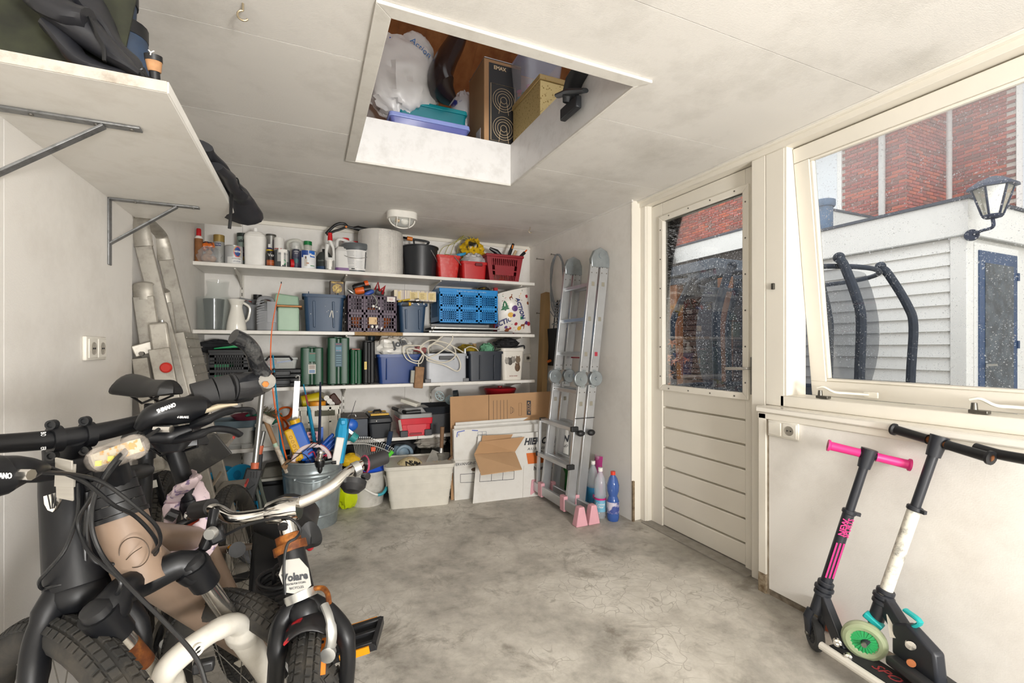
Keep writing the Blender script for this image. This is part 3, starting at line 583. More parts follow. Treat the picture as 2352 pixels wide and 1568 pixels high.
def tub(name, label, cat, p0, p1, pt, z0, Y, dep, m, tap=.06, rim=.014, wall=.005, r=.025, group=None, lidded=False, ribs=0):
    """tapered open box; front top edge spans the two pixels"""
    x0, x1, zt = fb(p0, p1, pt, z0, Y); cx, cy, wd = (x0+x1)/2, Y+dep/2, x1-x0
    t = T(name, label, cat, (cx, cy, z0), group=group)
    w0, d0 = wd-tap, dep-tap
    P(MB().rrect(cx, cy, z0, zt, w0, d0, wd-2*rim*.6, dep-2*rim*.6, r, wall), 'body', m, t)
    if rim:
        a = MB(); rr = lambda g: (wd-2*g, dep-2*g)
        def ring(g, z): 
            o = []; W, Dp = rr(g); q = max(.003, r-g)
            for qx, qy, a0 in ((1, 1, 0), (-1, 1, 90), (-1, -1, 180), (1, -1, 270)):
                for i in range(5):
                    an = rad(a0+22.5*i); o.append(V((cx+qx*(W/2-q)+q*math.cos(an), cy+qy*(Dp/2-q)+q*math.sin(an), z)))
            return o
        rings = [ring(rim, zt+.002), ring(0, zt+.002), ring(0, zt-.02), ring(rim*.5, zt-.02)]; k = len(rings[0])
        for q in rings: a.v += q
        for i in range(3): a.f += [(i*k+j, i*k+(j+1) % k, (i+1)*k+(j+1) % k, (i+1)*k+j) for j in range(k)]
        P(a, 'rim', m, t)
    return t, cx, cy, wd, zt
def blk(name, label, cat, p0, p1, pt, z0, Y, dep, m, bev=.004, group=None, part='body'):
    x0, x1, zt = fb(p0, p1, pt, z0, Y); t = T(name, label, cat, ((x0+x1)/2, Y+dep/2, z0), group=group)
    P(MB().box(x0, x1, Y, Y+dep, z0, zt), part, m, t, bev=bev); return t, x0, x1, zt
def crumple(c, r, seed, a=.3, sc=6, nu=28, nv=18, z0=None, sq=1):
    from mathutils import noise
    c = V(c); r = V(r); mb = MB()
    def f(d):
        q = d*sc*.3+V((seed, seed*.7, 0)); w_ = V((noise.noise(q*2.1), noise.noise(q*2.1+V((5, 1, 3))), noise.noise(q*2.1+V((9, 4, 7)))))*.5
        n = .45*noise.noise(q*1.3)+.42*(1-2.6*abs(noise.noise(q*1.9+w_)))+.3*(1-2.6*abs(noise.noise(q*4.3+w_)))-.35
        return 1+a*n
    mb.sph(c, r, nu, nv, f)
    if z0 is not None: mb.v = [V((p.x, p.y, max(p.z, z0))) for p in mb.v]
    return mb
Z1 = ZS[0]
M_black = pl('131417', .42); M_dgrey = pl('3a3d40', .5); M_red = pl('c5141c', .35); M_wt = pl('e9e7e2', .4); M_clear = mat('clear_plastic', 'e6ebe8', .08, alpha=.28, var=.02); M_milk = mat('milky_plastic', 'dcdcd2', .3, alpha=.62, var=.05); M_tin = mat('tin_metal', 'b9b9b6', .3, .8, var=.1, sc=8); M_prn = pl('22252b', .5); M_prw = pl('f0efec', .5)
t, cx, r, h = cyl_item('sealant_bottle', 'red capped bottle with a brown cork label at the far left of the top shelf', 'bottle', 447, 466, 525, Z1, 3.74, [('body', [(1, 0), (1, .72), (.7, .78)], M_wt), ('cap', [(.62, .78), (.62, .96), (.5, 1), (0, 1)], M_red), ('cork_label', [(1.03, .02), (1.03, .70)], mat('cork_label', '8a5a33', .8, var=.3, sc=30))])
b = T('snack_bag', 'clear bag with walnuts and an orange packet beside the red capped bottle', 'bag', at(480, 598, Y=3.73).xyz*1)
q = at(481, 600, Y=3.725); q.z = Z1; b.location = q
P(crumple(q+V((0, 0, .05)), (.075, .05, .062), 3, .22, z0=Z1), 'plastic_film', mat('clear_film', 'cfd2d4', .1, alpha=.3), b)
for dx, dz, rr in ((-.015, .032, .03), (.02, .026, .024), (0, .07, .02)): P(MB().sph(q+V((dx, -.01, dz)), (rr, rr*.9, rr), 12, 9).rough(.004, 60, 1), 'walnut', mat('walnut_shell', 'a5774f', .7, var=.4, sc=60, bump=.4, bsc=90), b)
P(crumple(q+V((-.01, .03, .115)), (.055, .03, .035), 8, .25), 'foil_packet', mat('orange_packet', 'c8641d', .35, sc=18, h2='23263a', thr=(.42, .5)), b)
t, cx, r, h = cyl_item('lacquer_tin', 'tall grey spray tin with a gold cap beside the walnut bag', 'tin', 490, 516, 540, Z1, 3.76, [('body', [(1, 0), (1, .72), (.93, .76)], mat('grey_tin', 'a7a7a3', .35, .3)), ('cap', [(.99, .76), (1.0, .99), (.9, 1), (0, 1)], mat('gold_cap', '9b8246', .4, .3)), ])
cpatch(t, 'name_patch', cx, 3.76, r, Z1+h*.6, Z1+h*.7, -.2, .55, pl('26305c', .5)); ctext(t, 'TRIUM', .012, cx, 3.76, r+.001, Z1+h*.65, M_prw, -.2); cpatch(t, 'label_text', cx, 3.76, r, Z1+h*.15, Z1+h*.5, -.35, .28, pl('8a8a86', .5))
t, cx, r, h = cyl_item('paint_tin', 'wide grey paint tin with a round blue emblem left of the white jerrycan', 'tin', 516, 558, 566, Z1, 3.755, [('body', [(.97, 0), (1, .03), (1, .93), (.98, .96)], mat('grey_label_tin', 'b4b5b6', .4, .15)), ('lid', [(1.0, .95), (1, 1), (.93, 1), (.9, .985), (0, .985)], M_tin)])
cpatch(t, 'emblem', cx, 3.755, r, Z1+h*.42, Z1+h*.92, .42, .36, pl('2a4b8c', .4), True); cpatch(t, 'emblem_ring', cx, 3.755, r-.0004, Z1+h*.36, Z1+h*.97, .40, .44, mat('emblem_ring', 'c9405a', .4, sc=20, h2='c9a23c', thr=(.45, .55)), True); cpatch(t, 'white_band', cx, 3.755, r-.0003, Z1+h*.02, Z1+h*.38, .1, .85, pl('d8d8d6', .5))
ctext(t, 'HISTOR', .017, cx, 3.755, r+.0008, Z1+h*.67, M_prw, .42, bold=.0006, fit=.042); ctext(t, 'perfect finish', .011, cx, 3.755, r+.0006, Z1+h*.30, pl('6a6c72', .5), .3); ctext(t, 'grondverf', .011, cx, 3.755, r+.0006, Z1+h*.16, pl('3c4a78', .5), .35)
t, cx, r, h = cyl_item('primer_tin', 'small tin with a dark lid and purple label half behind the white jerrycan', 'tin', 544, 572, 537, Z1, 3.9, [('body', [(1, 0), (1, .9)], mat('primer_label', '8a9a92', .5)), ('lid', [(1.02, .9), (1.02, 1), (0, 1)], pl('25302c', .4)), ('purple_band', [(1.01, .33), (1.01, .6)], pl('4b3047', .5)), ('gold_band', [(1.01, .22), (1.01, .33)], pl('a98a35', .5))])
ctext(t, 'sikk', .03, cx, 3.9, r+.001, Z1+h*.77, M_prn, -.2, bold=.0008); ctext(t, 'rubbol', .014, cx, 3.9, r+.0014, Z1+h*.46, pl('c7a7b8', .5), -.2)
x0, x1, zt = fb(559, 610, 530, Z1, 3.74); cx = (x0+x1)/2; w_ = x1-x0
t = T('white_jerrycan', 'plain white plastic jerrycan standing among the tins on the top shelf', 'jerrycan', (cx, 3.80, Z1))
P(MB().rrect(cx, 3.80, Z1, zt-.03, w_*.94, .13, w_, .13, .03).rrect(cx, 3.80, zt-.03, zt, w_, .13, w_*.72, .1, .03), 'body', M_wt, t, bev=.006)
q = at(587, 529, Y=3.79); P(MB().lathe([(.022, -.012), (.022, .002), (.015, .004), (.015, .03), (.012, .032), (0, .032)], (q.x, 3.79, zt), n=18), 'cap', pl('f4f3f0', .35), t)
t, cx, r, h = cyl_item('wrapped_tin', 'bare metal tin standing behind the cans right of the white jerrycan', 'tin', 611, 634, 539, Z1, 3.93, [('body', [(1, 0), (1, .95)], M_tin), ('lid', [(1.05, .95), (1.05, 1), (0, 1)], pl('4d4b45', .4))]); cpatch(t, 'purple_label', cx, 3.93, r, Z1+h*.4, Z1+h*.85, .8, .35, pl('4c2f5e', .5))
sp = at(633, 545, Y=3.93)
t, cx, r, h = cyl_item('lubricant_can', 'blue and yellow lubricant spray can behind the black and orange tin', 'spray can', 610, 628, 561, Z1, 3.86, [('body', [(1, 0), (1, .8), (.6, .86)], pl('23296b', .4)), ('nozzle', [(.45, .86), (.45, 1), (0, 1)], M_wt), ('yellow_shield', [(1.01, .62), (1.01, .78)], pl('d8b51e', .4))])
t, cx, r, h = cyl_item('varnish_tin', 'black and orange spray tin of varnish next to the white jerrycan', 'spray can', 612, 631, 577, Z1, 3.74, [('body', [(1, .42), (1, .97), (.9, 1), (0, 1)], pl('1d1c1d', .4)), ('orange_band', [(1.005, .1), (1.005, .42)], mat('orange_print', 'b4582a', .4, var=.3, sc=60)), ('base', [(1, 0), (1, .1)], pl('5a2f20', .4))])
ctext(t, 'Ver', .03, cx, 3.74, r+.0006, Z1+h*.72, M_prw, .15); ctext(t, 'INTENSE VERNIS', .006, cx, 3.74, r+.001, Z1+h*.27, pl('d9a678', .5), 0)
t, cx, r, h = cyl_item('filler_can', 'white topped spray can with red hatching behind the dripping paint tin', 'spray can', 629, 653, 547, Z1, 3.84, [('body', [(1, 0), (1, .5)], pl('8f8f8c', .5)), ('red_band', [(1.005, .5), (1.005, .66)], mat('red_hatch', 'd5d0ca', .5, sc=90, h2='b3352c', thr=(.45, .52), stretch=(1, 1, 1))), ('cap', [(1.01, .66), (1.01, .97), (.92, 1), (0, 1)], M_wt)]); ctext(t, 'Alabastine', .012, cx, 3.84, r+.0015, Z1+h*.6, M_prn, .2)
t, cx, r, h = cyl_item('dripped_paint_tin', 'dark grey paint tin with white drips down its front and a green ring', 'tin', 629, 666, 575, Z1, 3.735, [('body', [(1, 0), (1, .95)], mat('anthracite_label', '4d5153', .45)), ('lid', [(1.01, .95), (1.01, 1.0), (.9, 1), (0, .99)], M_tin)])
cpatch(t, 'grey_panel', cx, 3.735, r, Z1+h*.3, Z1+h*.93, .15, .75, pl('a9aaa8', .5)); cpatch(t, 'green_ring', cx, 3.735, r+.0004, Z1+h*.12, Z1+h*.42, .25, .3, pl('2f8a55', .5), True); cpatch(t, 'ring_centre', cx, 3.735, r+.0008, Z1+h*.17, Z1+h*.37, .25, .2, pl('b6bab6', .5), True)
for o, a, wd in ((-.05, .02, .07), (.12, .1, .1), (.05, .3, .05), (.55, .0, .05)): cpatch(t, 'paint_drip', cx, 3.735, r+.0012, Z1+h*a, Z1+h*.99, o, wd, pl('f1efe9', .25))
cpatch(t, 'drip_pool', cx, 3.735, r+.0012, Z1+h*.82, Z1+h*1.0, .12, .55, pl('f1efe9', .25)); ctext(t, 'PERFECTION', .011, cx, 3.735, r+.0006, Z1+h*.72, M_prn, .15)
q = at(669, 600, Y=3.76); S(MB().lathe([(.02, -.012), (.036, -.012), (.036, .012), (.02, .012)], (q.x, 3.76, Z1+.036), (1, .3, 0), caps=False).lathe([(.02, .012), (.02, -.012)], (q.x, 3.76, Z1+.036), (1, .3, 0), caps=False), 'red_tape_roll', M_red, 'red roll of tape standing on edge between the dripping tin and a spray can', 'tape roll')
t, cx, r, h = cyl_item('spray_can', 'dark blue spray can with a clear cap left of the white and blue paint tin', 'spray can', 670, 691, 556, Z1, 3.775, [('body', [(1, .03), (1, .68), (.6, .74)], mat('dark_blue_print', '2b3048', .35, sc=40, h2='4d4e5e', thr=(.5, .6))), ('nozzle', [(.35, .74), (.4, .86), (0, .87)], M_wt), ('clear_cap', [(.98, .72), (.98, .99), (.9, 1), (0, 1)], M_clear), ('silver_rim', [(1.02, 0), (1.02, .04)], M_tin)])
ctext(t, 'HOME RED', .011, cx, 3.775, r+.001, Z1+h*.63, M_prw, 0, fit=.034); ctext(t, 'SPRAY', .011, cx, 3.775, r+.001, Z1+h*.56, M_prw, 0, fit=.024); cpatch(t, 'teal_dot', cx, 3.775, r, Z1+h*.2, Z1+h*.38, 0, .5, pl('3b6a6e', .4), True)
x0, x1, zt = fb(656, 717, 549, Z1, 3.9); cx = (x0+x1)/2
t = T('clear_jerrycan', 'clear jerrycan with a green screw cap behind the paint tins', 'jerrycan', (cx, 3.95, Z1))
P(MB().rrect(cx, 3.95, Z1, zt-.075, x1-x0, .12, x1-x0, .12, .025), 'body', M_milk, t, bev=.006); P(MB().tube(spl([(x0+.02, 3.95, zt-.08), (x0+.015, 3.95, zt-.03), (x0+.05, 3.95, zt-.005), (cx+.01, 3.95, zt-.01), (cx+.03, 3.95, zt-.08)], 5), .014), 'handle', M_milk, t)
q = at(707, 555, Y=3.93); P(MB().lathe([(.03, 0), (.03, .03), (0, .03)], (q.x, 3.94, zt-.035), n=18), 'cap', pl('0f7a3c', .4), t); P(MB().cyl((q.x, 3.94, zt-.08), (q.x, 3.94, zt-.035), .028), 'neck', M_milk, t)
t, cx, r, h = cyl_item('wall_paint_tin', 'white and blue wall paint tin with a painter pictured on its label', 'tin', 687, 726, 577, Z1, 3.745, [('body', [(1, 0), (1, .96)], pl('e6e8ea', .4)), ('lid', [(1.01, .96), (1.01, 1), (0, 1)], M_tin)])
cpatch(t, 'blue_patch', cx, 3.745, r, Z1+h*.6, Z1+h*.97, -.35, .42, pl('24468f', .4)); cpatch(t, 'blue_patch', cx, 3.745, r, Z1+h*.62, Z1+h*.97, .55, .42, pl('1f66c0', .4)); cpatch(t, 'dark_side', cx, 3.745, r, Z1, Z1+h*.95, -1.05, .25, pl('25305c', .4)); cpatch(t, 'white_slope', cx, 3.745, r+.0004, Z1+h*.4, Z1+h*.72, -.12, .4, pl('dfe4ea', .4))
cpatch(t, 'painter_shirt', cx, 3.745, r+.0008, Z1+h*.12, Z1+h*.5, -.22, .17, pl('c8c1b8', .6)); cpatch(t, 'painter_head', cx, 3.745, r+.0008, Z1+h*.5, Z1+h*.66, -.22, .1, pl('6e5548', .6), True); cpatch(t, 'painter_arm', cx, 3.745, r+.0012, Z1+h*.24, Z1+h*.32, .0, .15, pl('b98c74', .6)); cpatch(t, 'green_stripe', cx, 3.745, r+.0008, Z1+h*.14, Z1+h*.18, .6, .28, pl('2f8a55', .5))
ctext(t, 'Flexa', .024, cx, 3.745, r+.001, Z1+h*.74, M_prw, .6, bold=.001)
t, cx, r, h = cyl_item('oil_jug', 'dark green grey oil jug between the wall paint tin and the red capped bottle', 'jug', 725, 765, 572, Z1, 3.82, [('body', [(1, 0), (1, .62), (.55, .85), (.3, .88)], mat('dark_jug', '363b39', .5, var=.2)), ('cap', [(.26, .87), (.26, 1), (0, 1)], M_black)], sy=.6, n=16)
ctext(t, 'Kendo', .018, cx, 3.82, r*.93, Z1+h*.45, pl('8f9792', .5), -.5)
cpatch(t, 'blue_band', cx, 3.82, r, Z1, Z1+h*.2, -.2, 1.0, pl('27466b', .5))
x0, x1, zt = fb(746, 770, 535, Z1, 3.77); cx = (x0+x1)/2; h = zt-Z1; r = (x1-x0)/2
t = T('bleach_bottle', 'slim white bottle with a tall red cap and a loop handle', 'bottle', (cx, 3.77, Z1))
P(MB().lathe([(r, 0), (r*1.02, .3*h), (r, .35*h)], (cx, 3.77, Z1), sy=.75), 'body', pl('dcdcd8', .4), t)
P(MB().tube([(cx-r*.65, 3.77, Z1+.33*h), (cx-r*.72, 3.77, Z1+.5*h), (cx-r*.5, 3.77, Z1+.7*h), (cx, 3.77, Z1+.8*h), (cx+r*.62, 3.77, Z1+.62*h), (cx+r*.72, 3.77, Z1+.45*h), (cx+r*.62, 3.77, Z1+.33*h)], [r*.36, r*.3, r*.45, r*.5, r*.28, r*.26, r*.36], 12), 'loop_handle', pl('dcdcd8', .4), t)
P(MB().lathe([(r*.4, .76*h), (r*.42, .83*h)], (cx, 3.77, Z1)), 'neck', pl('dcdcd8', .4), t); P(MB().lathe([(r*.5, .80*h), (r*.42, 1*h), (0, h)], (cx, 3.77, Z1), n=14), 'cap', M_red, t)
t, cx, r, h = cyl_item('small_dripped_can', 'small tin can with white paint runs in front of the slim white bottle', 'tin', 747, 769, 598, Z1, 3.705, [('body', [(1, 0), (1, .98), (.95, 1), (.9, .9), (0, .9)], M_tin)])
for o, a, wd in ((-.5, .1, .1), (-.2, 0, .14), (.15, .05, .09), (.3, .3, .12)): cpatch(t, 'paint_run', cx, 3.705, r+.0006, Z1+h*a, Z1+h, o, wd, pl('f1efe9', .25))
cpatch(t, 'paint_edge', cx, 3.705, r+.0006, Z1+h*.9, Z1+h*1.0, -.1, .8, pl('f1efe9', .25))
def jerry(name, label, p0, p1, pt, Y, m, capm, hb=.45):
    x0, x1, zt = fb(p0, p1, pt, Z1, Y); cx = (x0+x1)/2; h = zt-Z1; w_ = x1-x0; t = T(name, label, 'jerrycan', (cx, Y, Z1))
    P(MB().rrect(cx, Y, Z1, Z1+.62*h, w_, .11, w_, .11, .025).rrect(cx, Y, Z1+.62*h, Z1+.74*h, w_, .11, w_*.8, .08, .025), 'body', m, t, bev=.005)
    P(MB().tube(spl([(cx-w_*.4, Y, Z1+.7*h), (cx-w_*.36, Y, Z1+.93*h), (cx-.01, Y, Z1+.97*h), (cx+w_*.36, Y, Z1+.88*h), (cx+w_*.42, Y, Z1+.7*h)], 5), .013), 'handle', m, t)
    P(MB().lathe([(.02, .7*h), (.02, .9*h)], (cx+w_*.12, Y+.02, Z1)), 'neck', m, t); P(MB().lathe([(.028, .93*h), (.028, 1.03*h), (0, 1.03*h)], (cx+w_*.12, Y+.02, Z1), n=16), 'cap', capm, t); P(MB().rrect(cx, Y, Z1+.001, Z1+.12*h, w_+.002, .112, w_+.002, .112, .025), 'liquid_level', pl('7d5a8c', .4), t)
jerry('white_handled_jerrycan', 'milky jerrycan with a red cap and purple liquid left of the grey bucket', 770, 808, 548, 3.80, pl('d6d5d2', .4), M_red)
jerry('rear_jerrycan', 'second red capped jerrycan mostly hidden behind the grey bucket', 795, 833, 556, 3.95, pl('d2d1ce', .4), M_red)
x0, x1, zt = fb(784, 854, 562, Z1, 3.79); cx = (x0+x1)/2; h = zt-Z1; r = (x1-x0)/2; Yb = 3.82
t = T('grey_lidded_bucket', 'grey lidded bucket with a printed white label on the top shelf', 'bucket', (cx, Yb, Z1)); M_gb = pl('5d6265', .35)
P(MB().lathe([(r*.84, 0), (r*.96, h*.82)], (cx, Yb, Z1), n=36), 'body', M_gb, t); P(MB().lathe([(r*.98, h*.8), (r*1.03, h*.8), (r*1.05, h*.95), (r, h), (0, h*.985)], (cx, Yb, Z1), n=36), 'lid', M_gb, t)
a0 = math.atan2(-Yb, -cx)
def lab(f0, f1, g0, g1, off, half, m, nm, e=.001):
    def f(u, v): z = g0+(g1-g0)*v; rr = r*(.84+.12*z/.82)+e; a = a0+off+half*(2*u-1); return V((cx+rr*math.cos(a), Yb+rr*math.sin(a), Z1+z*h))
    return P(MB().grid(f, 14, 4), nm, m, t)
lab(0, 0, .08, .76, .0, .85, mat('printed_label', 'dedddb', .4, var=.0), 'label')
for i in range(13):
    for o, hh in ((-.45, .3), (.2, .26)):
        if R.random() < .85: lab(0, 0, .14+i*.046, .14+i*.046+.016, o, hh*R.uniform(.7, 1), pl('b4b4b6', .5), 'print_line', .0016)
lab(0, 0, .14, .72, .72, .07, pl('2b2d31', .5), 'label_strip', .0016); lab(0, 0, .10, .135, -.25, .13, pl('1f2024', .5), 'print_block', .0016)
P(MB().tube([(cx+r*1.06*math.cos(a), Yb+r*1.06*math.sin(a), Z1+h*(.80-.34*max(0, math.sin((a-a0+1.6)/3.2*math.pi)))) for a in [a0-1.6+3.2*i/20 for i in range(21)]], .0022, 6), 'wire_handle', M_tin, t)
x0, x1, zt = fb(824, 928, 532, Z1, 3.80); cx = (x0+x1)/2; h = zt-Z1; r = (x1-x0)/2; Yc = 3.70+r*.9
M_bub = mat('bubble_wrap', 'dcd8d2', .22, var=.06, sc=4, spec=.7)
n_ = M_bub.node_tree; vv = n_.nodes.new('ShaderNodeTexVoronoi'); vv.inputs['Scale'].default_value = 105; vv.inputs['Randomness'].default_value = .15; n_.links.new(n_.nodes['Texture Coordinate'].outputs['Object'], vv.inputs['Vector']); bb = n_.nodes.new('ShaderNodeBump'); bb.inputs['Distance'].default_value = .006; bb.inputs['Strength'].default_value = .9; bb.invert = True; n_.links.new(vv.outputs['Distance'], bb.inputs['Height']); n_.links.new(bb.outputs[0], n_.nodes['Principled BSDF'].inputs['Normal'])
t = T('bubble_wrap_roll', 'big upright roll of bubble wrap nearly touching the ceiling', 'roll', (cx, Yc, Z1))
P(MB().lathe([(r*.96, 0), (r, .03), (r, h-.02), (r*.97, h), (r*.35, h), (r*.35, h-.05), (0, h-.05)], (cx, Yc, Z1), n=44), 'roll', M_bub, t)
P(MB().grid(lambda u, v: V((cx+(r+.004+.03*max(0, u-.85))*math.cos(3.3+u*1.2), Yc+(r+.004)*math.sin(3.3+u*1.2), Z1+.004+(h-.01)*v)), 12, 1), 'loose_flap', mat('clear_film2', 'e2e0dc', .15, alpha=.35), t)
pts = [at(x, y, Y=3.95) for x, y in ((752, 541), (772, 523), (794, 517), (800, 520), (812, 524), (838, 530), (870, 534), (935, 547), (985, 556))]
t = T('tree_pruner', 'long black and orange tree pruner lying across the bubble wrap under the ceiling', 'pruner', V((pts[4].x, 3.95, Z1+.1)))
P(MB().tube(spl([at(x, y, Y=3.88) for x, y in ((749, 537), (758, 527), (772, 516), (788, 513), (797, 519))], 5), .011, 10), 'hook_head', M_black, t); P(MB().tube(spl([at(x, y, Y=3.88) for x, y in ((750, 539), (768, 531), (784, 526), (797, 520))], 5), .009, 8), 'blade', M_black, t)
P(MB().tube([at(797, 520, Y=3.88), at(814, 524, Y=3.88)], .009), 'neck', M_black, t); P(MB().tube([at(x, y, Y=3.88) for x, y in ((812, 524), (822, 524), (850, 530), (866, 534))], [.012, .02, .02, .012], 10), 'grip', M_black, t)
for p, q in (((795, 521), .008), ((853, 529), .013)): z = at(*p, Y=3.862); P(MB().cyl(z, z+V((0, -.006, 0)), q, n=14), 'orange_screw', pl('e07a1c', .4), t)
P(MB().tube([at(866, 534, Y=3.9), at(925, 545, Y=4.0), at(936, 547, Y=3.96)], .009), 'shaft', M_black, t); z = [at(935, 547, Y=3.9), at(947, 549, Y=3.9)]; P(MB().tube(z, .017), 'orange_collar', pl('e07a1c', .4), t)
P(MB().tube(spl([at(x, y, Y=3.9) for x, y in ((946, 549), (968, 552), (981, 555), (985, 557), (979, 563), (974, 569))], 4), .009), 'handle_loop', M_black, t); P(MB().tube([at(950, 550, Y=3.9), at(952, 568, Y=3.9)], .007), 'handle_post', M_black, t)
x0, x1, zt = fb(926, 1009, 566, Z1, 3.80); cx = (x0+x1)/2; h = zt-Z1; r = (x1-x0)/2; Yb = 3.73+r*.8
t = T('black_bucket', 'black builders bucket with a wire handle on the top shelf', 'bucket', (cx, Yb, Z1))
P(MB().lathe([(r*.82, 0), (r*.97, h*.96), (r*1.02, h*.96), (r*1.02, h), (r*.94, h), (r*.79, .004), (0, .004)], (cx, Yb, Z1), n=40), 'body', pl('26282c', .38), t)
P(MB().tube(spl([at(986, 568, Y=Yb-r*.8), at(998, 588, Y=Yb-r*.9), at(1006, 606, Y=Yb-r*.4)], 6), .003, 6), 'wire_handle', M_alu, t)
M_r1, M_r2, M_r3 = pl('c2201c', .4), pl('b81f22', .42), pl('8d1e28', .42)
t, cx, cy, wd, zt = tub('red_square_bucket', 'bright red square bucket with scuffs and a metal handle right of the black bucket', 'bucket', 1004, 1060, 586, Z1, 3.73, .22, mat('scuffed_red', 'c4221c', .4, var=.1, sc=9, dirt='d8a39a', dsc=30, damt=.35), .05, .008)
P(MB().tube(spl([V((cx+.04, 3.725, zt-.01)), V((cx+.075, 3.715, zt-.05)), V((cx+.10, 3.73, zt-.075))], 5), .003, 6), 'wire_handle', M_alu, t)
P(MB().sph((cx, cy, zt-.05), (.08, .08, .07)).rough(.02, 20), 'rope_heap', mat('olive_rope', '8f8a3c', .8), t)
for k in range(4): S(MB().tube(spl([at(1005+k*14, 590, Y=3.8), at(1018+k*13, 568-k*4, Y=3.85), at(1040+k*10, 560-k*8, Y=3.9), at(1064+k*6, 548-k*3, Y=3.9), at(1085+k*8, 560+k*5, Y=3.9)], 6), .0025, 5), 'garden_line', mat('olive_line', 'a59f45', .6), 'thin olive line looping above the red buckets, strand %s' % ['lowest', 'second', 'third', 'highest'][k], 'cord', 'olive line above the red buckets')
t, cx, cy, wd, zt = tub('red_storage_box', 'red storage box between the red bucket and the red shopping basket', 'box', 1061, 1121, 601, Z1, 3.71, .26, M_r2, .03, .012)
P(MB().box(cx-.0, cx+.062, 3.695, 3.71, zt-.035, zt-.01), 'handle_recess', pl('6a1820', .5), t, bev=.003)
q = at(1087, 575, Y=3.84); S(crumple((q.x, 3.84, zt+.02), (.11, .1, .075), 5, .3, 7), 'grey_plastic_bag', mat('grey_bag_film', 'b9b7b8', .3, var=.1), 'crumpled pale grey bag lying on the red storage box', 'bag')
M_yb = mat('yellow_black_bag', 'c9a313', .3, sc=7, h2='242017', thr=(.36, .42)); q = at(1087, 566, Y=3.87)
S(crumple((q.x+.0, 3.90, zt+.12), (.105, .09, .115), 12, .5, 6, 34, 22), 'yellow_plastic_bag', M_yb, 'crumpled yellow and black plastic bag on top of the red storage box', 'bag')
q = at(1120, 580, Y=3.93); S(crumple((q.x, 3.95, zt+.07), (.05, .06, .05), 2, .3), 'purple_bag', mat('dark_purple_film', '3d2a3f', .35), 'dark purple bag squeezed behind the yellow bag', 'bag'); q = at(1058, 587, Y=3.8); S(MB().add([q+V((-.02, 0, -.012)), q+V((.04, 0, .01)), q+V((.05, 0, .03)), q+V((-.04, .0, .012))], [(0, 1, 2, 3)]).rough(.006, 30), 'blue_strip', pl('2f93c4', .5), 'blue cloth corner peeking out beside the grey bag', 'cloth', thick=.002)
x0, x1, zt = fb(1118, 1201, 585, Z1, 3.71); y0, y1 = 3.71, 3.95; zc0 = Z1
t = T('red_shopping_basket', 'dark red shopping basket with slotted sides full of hand tools', 'basket', ((x0+x1)/2, (y0+y1)/2, Z1)); ins = .035
def fp(u, v, e=0): return V((x0+ins*(1-v)+(x1-x0-2*ins*(1-v))*u, y0+ins*.5*(1-v)-e, Z1+(zt-Z1)*v))
def quad(pl_, a, b, c, d, nm, m, par, dy=.006): mb = MB(); mb.hexa([pl_(a, c), pl_(b, c), pl_(b, c)+V((0, dy, 0)), pl_(a, c)+V((0, dy, 0)), pl_(a, d), pl_(b, d), pl_(b, d)+V((0, dy, 0)), pl_(a, d)+V((0, dy, 0))]); return P(mb, nm, m, par)
for a in ((0, 1, .84, 1), (0, .12, 0, .84), (.88, 1, 0, .84), (.12, .88, 0, .06), (.2, .8, .24, .6)): quad(fp, *a, 'front_panel', M_r3, t, .008)
for i in range(14): quad(fp, .13+i*.056, .155+i*.056, .06, .24, 'slat', M_r3, t); quad(fp, .13+i*.056, .155+i*.056, .6, .84, 'slat', M_r3, t)
for i in range(2): quad(fp, .12+i*.68, .2+i*.68, .38, .42, 'side_tie', M_r3, t)
P(MB().box(x0-.008, x1+.008, y0-.01, y1+.01, zt-.022, zt+.002), 'rim', M_r3, t, bev=.006); P(MB().box(x0+ins, x1-ins, y0+ins, y1-.01, Z1, Z1+.006), 'base', M_r3, t); P(MB().hexa([(x0+ins, y1-.02, Z1), (x1-ins, y1-.02, Z1), (x1-ins, y1-.014, Z1), (x0+ins, y1-.014, Z1), (x0, y1, zt), (x1, y1, zt), (x1, y1+.006, zt), (x0, y1+.006, zt)]), 'back_panel', M_r3, t)
for s in (0, 1):
    xx = x0 if s == 0 else x1; sg = 1 if s == 0 else -1
    P(MB().hexa([(xx+sg*ins, y0+.02, Z1), (xx+sg*(ins+.006), y0+.02, Z1), (xx+sg*(ins+.006), y1-.02, Z1), (xx+sg*ins, y1-.02, Z1), (xx, y0, zt-.02), (xx+sg*.006, y0, zt-.02), (xx+sg*.006, y1, zt-.02), (xx, y1, zt-.02)]), 'side_panel', M_r3, t)
P(MB().sph(((x0+x1)/2, (y0+y1)/2, Z1+.05), (.09, .08, .05)).rough(.02, 25), 'contents', mat('mixed_tools', '6a5a4a', .6, sc=25, h2='b5551f', thr=(.45, .55)), t)
def tool(name, label, pts, r, m, tip=None, tipm=None):
    t = T(name, label, 'tool', V(pts[0])); P(MB().tube(pts, r, 10), 'grip', m, t)
    if tip: P(MB().tube(tip, .006, 8), 'end', tipm, t)
tool('black_trowel', 'black handled hand tool leaning left out of the red basket', [at(1152, 590, Y=3.85), at(1140, 578, Y=3.85), at(1125, 570, Y=3.85)], [.02, .024, .012], M_black)
tool('garden_saw', 'black saw handle with an orange inset standing up in the red basket', [at(1168, 592, Y=3.86), at(1172, 578, Y=3.86), at(1179, 560, Y=3.86)], [.013, .016, .012], M_black, [at(1176, 571, Y=3.845), at(1178, 563, Y=3.845)], pl('e07a1c', .4))
